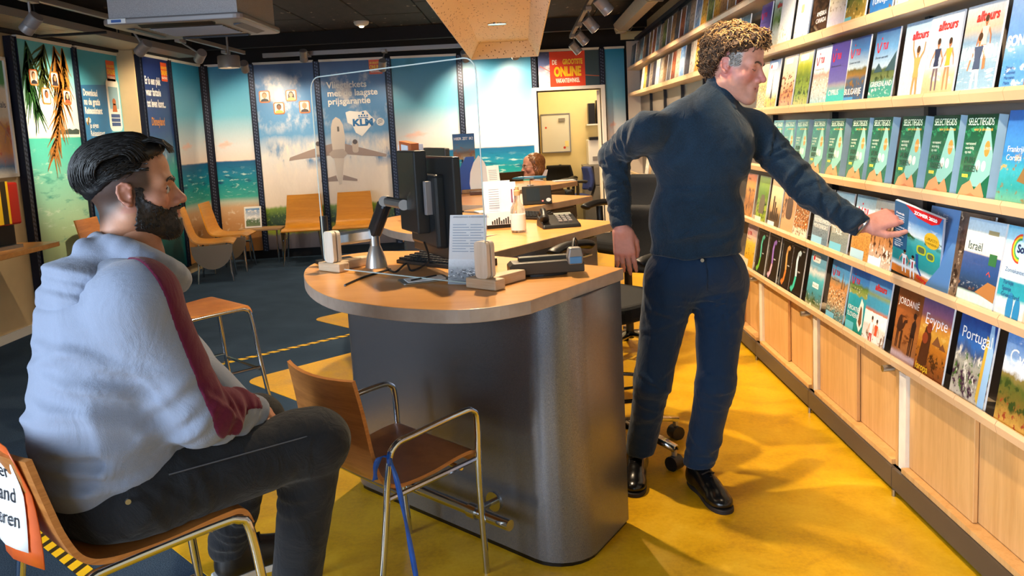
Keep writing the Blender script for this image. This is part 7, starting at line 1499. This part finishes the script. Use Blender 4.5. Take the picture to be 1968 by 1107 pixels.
# the brochure in his hand
O_ = Vector((1.342, 3.070, .872)); TL = Vector((1.312, 2.972, 1.147)); TRr = Vector((1.392, 2.802, 1.088))
zx = (TL - O_).normalized(); xx = (TRr - TL); xx = (xx - zx * xx.dot(zx)).normalized(); yy = zx.cross(xx)
hb = MB(); ww_, hh_ = .205, .285; hb.mat(1).lim(0, ww_, 0, .011, 0, hh_); hb.m[2] = 0
o = hb.build('brochure', [pic('cover_zomer', [(0, '#c9702c'), (.10, '#cf7a30'), (.13, '#e9eef0'), (.2, '#1f8a8e'), (.45, '#2f9fa4'), (.58, '#58b4b4'), (.62, '#dce9ee'), (.72, '#9fc6e4'), (.8, '#4f86c0'), (1, '#3f6fb0')], .03, (4, 5), [('#2c5a30', (4, 9), .5, .57, .52, .72), ('#e9f1f4', (5, 6), .55, .65, .6, .8)], .12, 20, .3, coat=.3), M['paper']])
o.data.polygons.foreach_set('material_index', hb.m)
o.matrix_world = Matrix(((xx.x, yy.x, zx.x, O_.x), (xx.y, yy.y, zx.y, O_.y), (xx.z, yy.z, zx.z, O_.z), (0, 0, 0, 1)))
tag(o, 'summer brochure with red curved banner pulled out by the standing man', 'brochure')
pp(o, [[(.045, .285), (.10, .252), (.16, .245), (.19, .26), (.2, .285)]], '#cf1f25', 'printed_banner', -.0007); titl(o, 'ZOMER 2020', .085, .262, .017, bold=1.5, sx=1.0)
pp(o, [disc(.165, .185, .031, 22)], '#e3b42c', 'printed_badge', -.0008); titl(o, 'GRATIS', .165, .183, .016, '#2a2a20', bold=1.2, align='CENTER'); titl(o, 'PARKEREN', .165, .168, .011, '#2a2a20', bold=1, align='CENTER')
pp(o, [rect(.0, .10, .062, .285)], '#2a5f86', 'printed_column', -.0005)
for i, (z_, s_) in enumerate(((.238, 'Frankrijk'), (.185, 'Duitsland'), (.135, 'Turkije'), (.11, 'Egypte'))): titl(o, s_, .008, z_, .010, bold=1)
pp(o, [rect(.008, z_, .045, z_ + .003) for z_ in (.228, .22, .212, .175, .167, .159, .151, .127, .119)], '#cfdde6', 'printed_lines', -.0008)
for x_, sc_ in ((.055, .115), (.092, .12)):
    person_print(o, x_, .002 + (.0 if x_ > .07 else .012), sc_ * .8, '#b98468', '#e8ecf0', '#e8ecf0', 0, '#1f1712'); pp(o, [stroke([(x_, .072), (x_, .045)], .006)], '#b0202a', 'printed_tie', -.0011)
pp(o, [rrect(.105, .115, .145, .15, .012), rrect(.148, .105, .182, .138, .012)], '#b9c42a', 'printed_goggles', -.0008); pp(o, [rrect(.111, .121, .139, .144, .008), rrect(.153, .111, .177, .132, .008)], '#5a6a4a', 'printed_goggles', -.0010); pp(o, [stroke([(.108, .11), (.112, .06), (.13, .03)], .012, .006)], '#1f4a8a', 'printed_snorkel', -.0009)
titl(o, 'corendon', .11, .018, .026, '#d21f28', bold=1.4, rot=-.35); titl(o, 'Spektakulair!', .006, .035, .014)

# ---------------------------------------------------------------- seated young man in the hoodie
ps = thing('person', 'seated young man in pale grey hoodie with maroon sleeve stripe, seen from behind', 'person', (0, 0, 0))
D = Vector((.707, .707, 0)); RG = Vector((.707, -.707, 0))
pel = Vector((-.985, 1.835, .70)); che = Vector((-.965, 1.865, 1.00)); nk2 = Vector((-.915, 1.925, 1.205)); hd2 = Vector((-.930, 1.955, 1.358))
sR, eR, wR = Vector((-.845, 1.745, 1.135)), Vector((-.765, 1.80, .855)), Vector((-.703, 1.975, .800))
sL, eL, wL = Vector((-1.035, 2.045, 1.135)), Vector((-.945, 2.19, .88)), Vector((-.775, 2.08, .785))
hR, kR, aR = Vector((-.905, 1.775, .69)), Vector((-.575, 2.03, .695)), Vector((-.675, 2.07, .21))
hL, kL, aL = Vector((-1.03, 1.92, .69)), Vector((-.80, 2.27, .67)), Vector((-.935, 2.33, .28))
ho = [E(T3(che + Vector((-.012, -.012, .02))), (.195, .145, .19), (0, 0, -45)), E(T3((che + pel) / 2 + Vector((-.015, -.01, 0))), (.190, .165, .20), (0, 0, -45), .06), E(T3(pel + Vector((-.01, -.0, .035))), (.185, .160, .10), (0, 0, -45), .05),
      C(T3(sR), T3(sL), .078, .078, .07), C(T3(sR), T3(eR), .082, .066, .04), C(T3(eR), T3(wR), .064, .046, .025), C(T3(sL), T3(eL), .080, .064, .04), C(T3(eL), T3(wL), .060, .046, .025)]
def hemplane(P):   # the waistband slopes down toward the back
    return (.665 + .10 * ((P[..., 0] - pel.x) * .707 + (P[..., 1] - pel.y) * .707 + .1)) - P[..., 2]
ho_c = ho + [('f', 'x', .012, hemplane), cutoff(eR, wR, .02), cutoff(eL, wL, .02)]
lo, hi = bbox([pel, che, sR, eR, wR, sL, eL, wL], .17); lo = (lo[0] - .05, lo[1] - .02, .60)
M['hoodie'] = cloth('grey_fleece', '#868fa3', .95, .22, (8, 8, 6), 500, .07)
HOR = limb_folds(eR, wR, -.1, .95, 9, .55, .011, .075, .010, (.0, -.05, .0)) + limb_folds(sR, eR, .55, 1.0, 4, .5, .012, .08, .006, (0, -.06, 0))
for i in range(9):
    q = RD.uniform(-.9, .9); z_ = .74 + .045 * i; HOR.append((T3(Vector((pel.x, pel.y, z_)) - D * (.16 * math.cos(q)) + RG * (.18 * math.sin(q) + .03)), (RD.uniform(-.25, .25), RD.uniform(-.25, .25), 1), .013, RD.uniform(.10, .17), .009))
for i in range(5): HOR.append((T3(sR + Vector((-.05, -.05, -.12 - .06 * i))), (.3, -.2, .8 - .25 * i), .013, .11, .008))
hoof = folded(ho_c, .0035, 7, (15, 15, 20), HOR)
figure('hoodie', [(hoof, lo, hi, .008, None, None)], M['hoodie'], ps)
# sleeve panel: a strip of the sleeve just proud of the cloth
def seg_q(P, a, b):
    a = np.array(a); b = np.array(b); ab = b - a; t = np.clip(((P - a) @ ab) / (ab @ ab), -.25, 1.05); return P - a - t[..., None] * ab, t
def stripe(lo_c, hi_c, off):
    def f(P):
        q, t = seg_q(P, T3(sR + Vector((-.02, .03, .06))), T3(eR)); u = np.array([.985, .05, .17]); u /= np.linalg.norm(u); cs = (q @ u) / (np.sqrt((q * q).sum(-1)) + 1e-6)
        b1 = np.maximum(lo_c - cs, cs - hi_c) * .07
        q2, t2 = seg_q(P, T3(eR), T3(wR)); u2 = np.array([.55, -.15, .82]); c2_ = (q2 @ u2) / (np.sqrt((q2 * q2).sum(-1)) + 1e-6); b2 = np.maximum(np.maximum(lo_c + .05 - c2_, c2_ - hi_c) * .06, np.maximum(-.1 - t2, t2 - .92) * .2)
        return np.maximum(hoof(P) - off, np.minimum(b1, b2))
    return f
lo2, hi2 = bbox([sR + Vector((0, 0, .08)), eR, wR], .10)
M['maroon'] = cloth('maroon_fleece', '#5a1230', .95, .2, (10, 10, 8), 500, .1)
figure('sleeve_panel', [(stripe(.70, 2, .0035), lo2, hi2, .0045, None, None)], M['maroon'], ps)
# hood lying on the back
hood = [E(T3(nk2 - D * .105 + Vector((0, 0, -.03))), (.105, .130, .042), (0, 18, 45)), E(T3(nk2 - D * .165 + Vector((0, 0, -.07))), (.055, .12, .045), (0, 20, 45), .03)]
ring = [nk2 + D * (.075 * math.cos(a)) + RG * (.105 * math.sin(a)) + Vector((0, 0, -.012 - .055 * math.cos(a))) for a in [R(x) for x in range(20, 341, 20)]]
for i in range(len(ring) - 1): hood.append(C(T3(ring[i]), T3(ring[i + 1]), .028, .028, .014))
hood += [C(T3(ring[7] + Vector((-.05, -.02, .0))), T3(ring[3] + Vector((-.03, -.05, -.02))), .024, .018, .02), ('c', '-', .02, T3(nk2), T3(nk2 + Vector((0, 0, .2))), .062, .085)]
lo, hi = bbox(ring + [nk2 - D * .25], .10); figure('hood', [(folded(hood, .004, 9, (20, 20, 30), [(T3(nk2 - D * .10 + RG * .06 + Vector((0, 0, -.03 - .03 * i))), (.25, .25, 1), .011, .16, .010) for i in range(4)]), lo, hi, .006, None, None)], M['hoodie'], ps)
# jeans
je = [E(T3(pel + Vector((0, 0, -.03))), (.180, .150, .10), (0, 0, -45)), C(T3(hR), T3(kR), .100, .080, .05), C(T3(kR), T3(aR), .078, .060, .03), C(T3(hL), T3(kL), .100, .080, .05), C(T3(kL), T3(aL), .072, .060, .03), C(T3(kR + Vector((-.03, -.02, .01))), T3(kR + Vector((.015, .01, .0))), .082, .078, .02)]
je += [('f', 'x', .01, lambda P: P[..., 2] - .79), cutoff(kR, aR, .03, .08), cutoff(kL, aL, .03, .08), ('f', 'x', .012, lambda P: np.where((((P[..., 0] - STX) ** 2 + (P[..., 1] - STY) ** 2) < .045), .606 - P[..., 2], -1.0))]
lo, hi = bbox([pel, hR, kR, aR, hL, kL, aL], .15)
M['denim'] = cloth('black_denim', '#191b20', .85, .3, (14, 14, 10), 700, .25)
figure('jeans', [(folded(je, .0025, 11, (26, 26, 26), limb_folds(kL, aL, .3, 1.0, 8, .3, .010, .075, .010, (0, -.05, 0)) + limb_folds(kR, aR, .0, .35, 5, .6, .010, .08, .007, (-.05, -.05, 0)) + limb_folds(hR, kR, .0, .4, 5, .6, .010, .09, .005, (0, -.09, 0))), lo, hi, .0085, None, None)], M['denim'], ps)
ax_ = (kR - hR).normalized(); e_ = Vector((.30, -.80, .52)); e_ = (e_ - ax_ * e_.dot(ax_)).normalized()
MB().tube([hR.lerp(kR, t) + e_ * (.1045 - .0195 * t) for t in [.12 + .085 * i for i in range(11)]], .0017, 5).build('seam', plain('grey_stitch', '#565962', .8), ps, True)
MB().cyl(hR + Vector((.03, -.107, .03)), hR + Vector((.034, -.113, .03)), .006, 12).build('rivet', M['steel'], ps)
def sneaker(parent, an_, d):
    d = Vector(d).normalized(); h = an_ - d * .05; Mx = frame(d, (0, 0, 1), (h.x, h.y, an_.z - .095))
    up_ = [C((0, .04, .05), (0, .035, .12), .042, .044), C((0, .04, .045), (0, .2, .04), .042, .044, .03), E((0, .23, .04), (.047, .055, .035), None, .02), C((0, .07, .09), (0, .17, .065), .036, .03, .03), cutz(.018)]
    o = figure('sneaker', [(up_, (-.07, -.03, .0), (.07, .31, .18), .006, Mx, None)], M['black'], parent)
    mb = MB(); P = [(-.036, 0), (-.045, .06), (-.04, .12), (-.052, .21), (-.045, .27), (-.02, .295), (.02, .295), (.045, .27), (.052, .21), (.04, .12), (.045, .06), (.036, 0), (.02, -.014), (-.02, -.014)]; mb.prism([(q.x * .95, q.y) for q in cr([(a, b, 0) for a, b in P], 4, True)], 0, .022); mb.xf(Mx); mb.build('sole', M['white'], o, bevel=.004)
    for i in range(3): y_ = .095 + .025 * i; z_ = .122 - .016 * i; MB().tube([Mx @ Vector((-.03, y_, z_ - .006)), Mx @ Vector((0, y_ + .008, z_ + .010)), Mx @ Vector((.03, y_, z_ - .006))], .0035, 5).build('lace', M['dark'], o)
    MB().tube([Mx @ Vector((0, .09, .135)), Mx @ Vector((.02, .10, .155)), Mx @ Vector((.04, .08, .16)), Mx @ Vector((.05, .1, .13))], .003, 5).build('lace', M['dark'], o)
sneaker(ps, aR + Vector((0, 0, -.02)), (.75, .65, -.05)); sneaker(ps, aL + Vector((0.01, .0, -.01)), (.75, .62, -.05))
# head, hands and core
HM2 = frame((.935, .355, .03), (0, 0, 1), hd2, 0) @ Matrix.Scale(.92, 4)
SK2 = '#b98468'
hm1 = hframe(wR + (wR - eR).normalized() * .022, (.05, .90, -.42), (-.6, .3, .7), -1); hm2 = hframe(wL + (wL - eL).normalized() * .03, (.45, -.70, -.5), (.3, .5, .8), 1)
core = [C(T3(pel), T3(che), .10), C(T3(che), T3(nk2), .07, .05), C(T3(nk2 - Vector((0, 0, .02))), T3(hd2 - Vector((0, 0, .08))), .054, .05), C(T3(sR), T3(sL), .045), C(T3(sR), T3(eR), .036), C(T3(eR), T3(wR), .034, .026), C(T3(wR), T3(hm1.translation), .025), C(T3(sL), T3(eL), .036), C(T3(eL), T3(wL), .034, .026), C(T3(wL), T3(hm2.translation), .025), C(T3(hR), T3(kR), .05), C(T3(kR), T3(aR), .042, .03), C(T3(hL), T3(kL), .05), C(T3(kL), T3(aL), .042, .03)]
lo, hi = bbox([pel, hd2 - Vector((0, 0, .1)), sR, eR, wR, sL, eL, wL, kR, aR, kL, aL], .08)
cu = ((35, 40, 20),) * 4
figure('body', [(head_prims(1.02, 1.0), HLO, HHI, .0032, HM2, head_col(SK2, '#a86a5e', '#241a17', '#b5766a')), (hand_prims(-1, cu), HAND_LO, HAND_HI, .004, hm1, hand_col(SK2)), (hand_prims(1, cu), HAND_LO, HAND_HI, .004, hm2, hand_col(SK2)),
                (core, lo, hi, .013, None, lambda V: np.tile(np.array([lin(SK2)[:3]]), (len(V), 1)))], SKIN, ps)
HK = hairm('black_hair', '#17120f', '#070606', .5); eyes_brows(ps, HM2, HK, '#1c110a', 0, .0060)
hp2 = head_prims(1.02, 1.0)[:-1]
def beard_fn(P):
    x, y, z = P[..., 0], P[..., 1], P[..., 2]; d = field(P, hp2) - .0034 * sstep(-z, -.01, .05) - .0006 - .0012 * vnoise(P, 330, 3) - .001 * vnoise(P, 700, 5)
    cheek = z - (-.014 - .62 * (y - .02)); back = .010 - y - .25 * np.clip(-.05 - z, 0, .1); side = np.maximum(np.maximum(z - .012, -.03 - z), np.maximum(.012 - y, y - .032))
    jaw_ = np.maximum(np.maximum(cheek, back), -.142 - z); mous = np.maximum(np.maximum(z + .047, -.060 - z), np.maximum(.080 - y, np.abs(x) - .034))
    reg = np.minimum(np.minimum(jaw_, side), mous) + .0035 * vnoise(P, 260, 8) + .002 * vnoise(P, 600, 2); lips = np.maximum(np.maximum(np.abs(x) - .020, np.abs(z + .067) - .0105), .088 - y)
    return np.maximum(np.maximum(d, reg * .8), -lips)
figure('beard', [(beard_fn, (-.09, -.02, -.15), (.09, .13, .03), .0028, HM2, None)], hairm('dark_beard', '#2a1d17', '#0f0a08', .6), ps)
rs = np.random.RandomState(5); bp = []
for i in range(1500):
    zb = rs.uniform(-.125, .012); yb = rs.uniform(.012, .10); s_ = rs.choice([-1, 1])
    if zb > -.014 - .62 * (yb - .02) + .004 and not (yb < .032 and zb > -.03): continue
    p = on_side(hp2, s_, yb, zb, .0015)
    if abs(p[0]) < .004 or (yb < .065 and zb < -.088): continue
    q = Vector(p); L_ = .004 + .008 * sstep(np.array([-zb]), .0, .08)[0]; dn = Vector((s_ * .25, .35 + rs.uniform(-.2, .2), -.9)); bp.append([q, q + dn * L_ * .5 + Vector((s_ * .0012, .0006, 0)), q + dn * L_])
tag(strands('beard_hairs', bp, HK, ps, HM2, .0008, .0003, 3), kind='stuff')
def cap2(P):
    x, y, z = P[..., 0], P[..., 1], P[..., 2]; d = np.minimum(sd_ell(P, (0, -.025, .052), (.084, .108, .092)), sd_ell(P, (0, .035, .094), (.066, .058, .034), (12, 0, 0)))
    line = (.045 + .62 * np.clip(y - .01, 0, 1) - .75 * np.clip(-(y + .02), 0, .12)) - z
    return smax(d + .004 * vnoise(P * np.array([1.6, .5, 1.]), 120, 1), line, .012)
figure('hair', [(cap2, (-.11, -.15, -.1), (.11, .12, .165), .0045, HM2, None)], HK, ps)
hp = []
for i in range(1700):
    x0 = rs.uniform(-1, 1); a0 = rs.uniform(18, 125); a1 = min(a0 + rs.uniform(50, 95), 212); lift = rs.uniform(.98, 1.04); sw_ = rs.uniform(-.05, .05); path = []
    for k in range(9):
        a = R(a0 + (a1 - a0) * k / 8); rx = .086 * math.sin(x0 * 1.35); sc_ = math.sqrt(max(.05, 1 - (rx / .092) ** 2))
        y_ = -.025 + math.cos(a) * .112 * sc_ * lift; z_ = .052 + math.sin(a) * .095 * sc_ * lift + .012 * math.exp(-((math.degrees(a) - 52) / 26) ** 2); path.append((rx * (1.02 + .06 * math.sin(k * .5)) + sw_ * .1 * k / 8 + .002 * math.sin(k + i), y_, z_))
    if min(p[2] - (.045 + .62 * max(0, p[1] - .01) - .75 * min(.12, max(0, -(p[1] + .02)))) for p in path) > -.02: hp.append(path)
def cap_x(s_, y, z):
    xs = np.linspace(.10, .0, 101); P = np.stack([s_ * xs, np.full(101, y), np.full(101, z)], -1); k = np.argmax(cap2(P) < 0); return s_ * float(xs[k])
for i in range(420):
    s_ = rs.choice([-1, 1]); z0 = rs.uniform(.055, .115); y0 = rs.uniform(-.06, .055); L_ = rs.uniform(.05, .09); path = []
    for k in range(7):
        y_ = y0 - L_ * k / 6; z_ = z0 - (.016 + .02 * max(0, -y_ / .1)) * k / 6 + .004 * math.sin(k + i); x_ = cap_x(s_, y_, z_)
        if abs(x_) < .035 or y_ < -.105: break
        path.append((x_ + s_ * .0012, y_, z_))
    if len(path) > 3: hp.append(path)
for i in range(150):      # loose tuft over the forehead
    x_ = rs.uniform(-.05, .05); hp.append([(x_, .03, .122), (x_ * 1.05, .062, .128 + rs.uniform(-.004, .008)), (x_ * 1.1, .090, .118 + rs.uniform(-.006, .008)), (x_ * 1.1 + rs.uniform(-.01, .01), .104 + rs.uniform(-.006, .008), .100 + rs.uniform(-.01, .008))])
tag(strands('hair_strands', hp, HK, ps, HM2, .0016, .0004, 3), kind='stuff')

# ---------------------------------------------------------------- woman behind the farthest desk
pw = thing('person', 'seated woman with glasses and shoulder-length hair behind the farthest desk', 'person', (0, 0, 0))
hd3 = at_y(1024, 320, 8.62); nk3 = hd3 + Vector((.03, .0, -.17)); ch3 = nk3 + Vector((.03, .02, -.17)); pe3 = ch3 + Vector((.02, .03, -.32))
HM3 = frame((-.97, -.22, -.05), (0, 0, 1), hd3, 0)
a1_, b1_ = nk3 + Vector((.04, -.17, -.05)), nk3 + Vector((.04, .20, -.05)); e1, e2 = a1_ + Vector((-.06, -.03, -.27)), b1_ + Vector((-.06, .03, -.27)); w1, w2 = e1 + Vector((-.22, .04, .06)), e2 + Vector((-.22, -.06, .06))
bl = [E(T3(ch3), (.12, .18, .20)), E(T3(pe3), (.14, .18, .18), None, .06), C(T3(a1_), T3(b1_), .07, .07, .05), C(T3(a1_), T3(e1), .06, .052, .03), C(T3(e1), T3(w1), .05, .036, .02), C(T3(b1_), T3(e2), .06, .052, .03), C(T3(e2), T3(w2), .05, .036, .02), C(T3(nk3), T3(nk3 + Vector((0, 0, -.05))), .06, .08, .03)]
lo, hi = bbox([a1_, b1_, e1, e2, w1, w2, pe3, nk3], .13); figure('blouse', [(folded(bl, .004, 4), lo, hi, .013, None, None)], cloth('grey_blouse', '#b4b4bc', .9, .3), pw)
kn1, kn2 = pe3 + Vector((-.42, -.10, -.02)), pe3 + Vector((-.42, .12, -.02)); f1, f2 = kn1 + Vector((.02, 0, -.40)), kn2 + Vector((.02, 0, -.40))
tr3 = [E(T3(pe3 + Vector((0, 0, -.08))), (.15, .18, .12)), C(T3(pe3 + Vector((0, -.1, -.08))), T3(kn1), .085, .065, .04), C(T3(pe3 + Vector((0, .1, -.08))), T3(kn2), .085, .065, .04), C(T3(kn1), T3(f1), .06, .045, .02), C(T3(kn2), T3(f2), .06, .045, .02)]
lo, hi = bbox([pe3, kn1, kn2, f1, f2], .16); figure('trousers', [(tr3, lo, hi, .014, None, None)], M['denim'], pw)
SK3 = '#c08a72'
core = [C(T3(hd3 - Vector((0, 0, .1))), T3(ch3), .045, .07), C(T3(ch3), T3(pe3), .08), C(T3(a1_), T3(b1_), .04), C(T3(a1_), T3(e1), .034), C(T3(e1), T3(w1), .03, .024), C(T3(b1_), T3(e2), .034), C(T3(e2), T3(w2), .03, .024)]
lo, hi = bbox([hd3, pe3, a1_, b1_, e1, e2, w1, w2], .08); cu = ((15, 20, 10),) * 4
figure('body', [(head_prims(.98, .8), HLO, HHI, .0045, HM3, head_col(SK3, '#b0605a', None, '#c07a70')), (hand_prims(1, cu), HAND_LO, HAND_HI, .006, hframe(w1 + Vector((-.03, 0, 0)), (-1, .2, 0), (0, .6, .4), 1), hand_col(SK3)), (hand_prims(-1, cu), HAND_LO, HAND_HI, .006, hframe(w2 + Vector((-.03, 0, 0)), (-1, -.2, 0), (0, -.6, .4), -1), hand_col(SK3)), (core, lo, hi, .014, None, lambda V: np.tile(np.array([lin(SK3)[:3]]), (len(V), 1)))], SKIN, pw)
HW = hairm('chestnut_hair', '#8a5a30', '#4a2c18', .4); eyes_brows(pw, HM3, HW, '#3a4a50', 0, .0035)
def cap3(P):
    x, y, z = P[..., 0], P[..., 1], P[..., 2]; d = smin(sd_ell(P, (0, -.025, .045), (.092, .112, .096)), sd_ell(P, (0, -.045, -.05), (.098, .085, .095)), .03)
    keep = np.maximum((.06 + .9 * (y - .02)) - z, y - .0) ; front = np.minimum(np.maximum(y - .025, .0 - .2 + z * 0), .065 + .5 * (y - .02) - z)
    return smax(d + .004 * vnoise(P * np.array([1.5, 1.5, .4]), 110, 2), np.minimum(y - .018 - .25 * np.clip(z, 0, .1), (.050 + .35 * (y - .03)) - z), .01)
figure('hair', [(cap3, (-.12, -.16, -.16), (.12, .12, .16), .006, HM3, None)], HW, pw)
gl = MB()
for s_ in (-1, 1): gl.tube([HM3 @ Vector((s_ * .034 + .021 * math.cos(a), .103, .0 + .017 * math.sin(a))) for a in [i * PI / 8 for i in range(16)]], .0016, 5, True); gl.tube([HM3 @ Vector((s_ * .055, .102, .006)), HM3 @ Vector((s_ * .078, .03, .008)), HM3 @ Vector((s_ * .08, -.02, .004))], .0016, 5)
gl.tube([HM3 @ Vector((-.013, .104, .004)), HM3 @ Vector((.013, .104, .004))], .0016, 5); gl.build('glasses', plain('glasses_rim', '#8a8078', .3, .5), pw, True)
task_chair('black swivel chair carrying the woman at the farthest desk', (pe3.x + .03, pe3.y, ), 190, M['fab'], max(.40, pe3.z - .20), False)
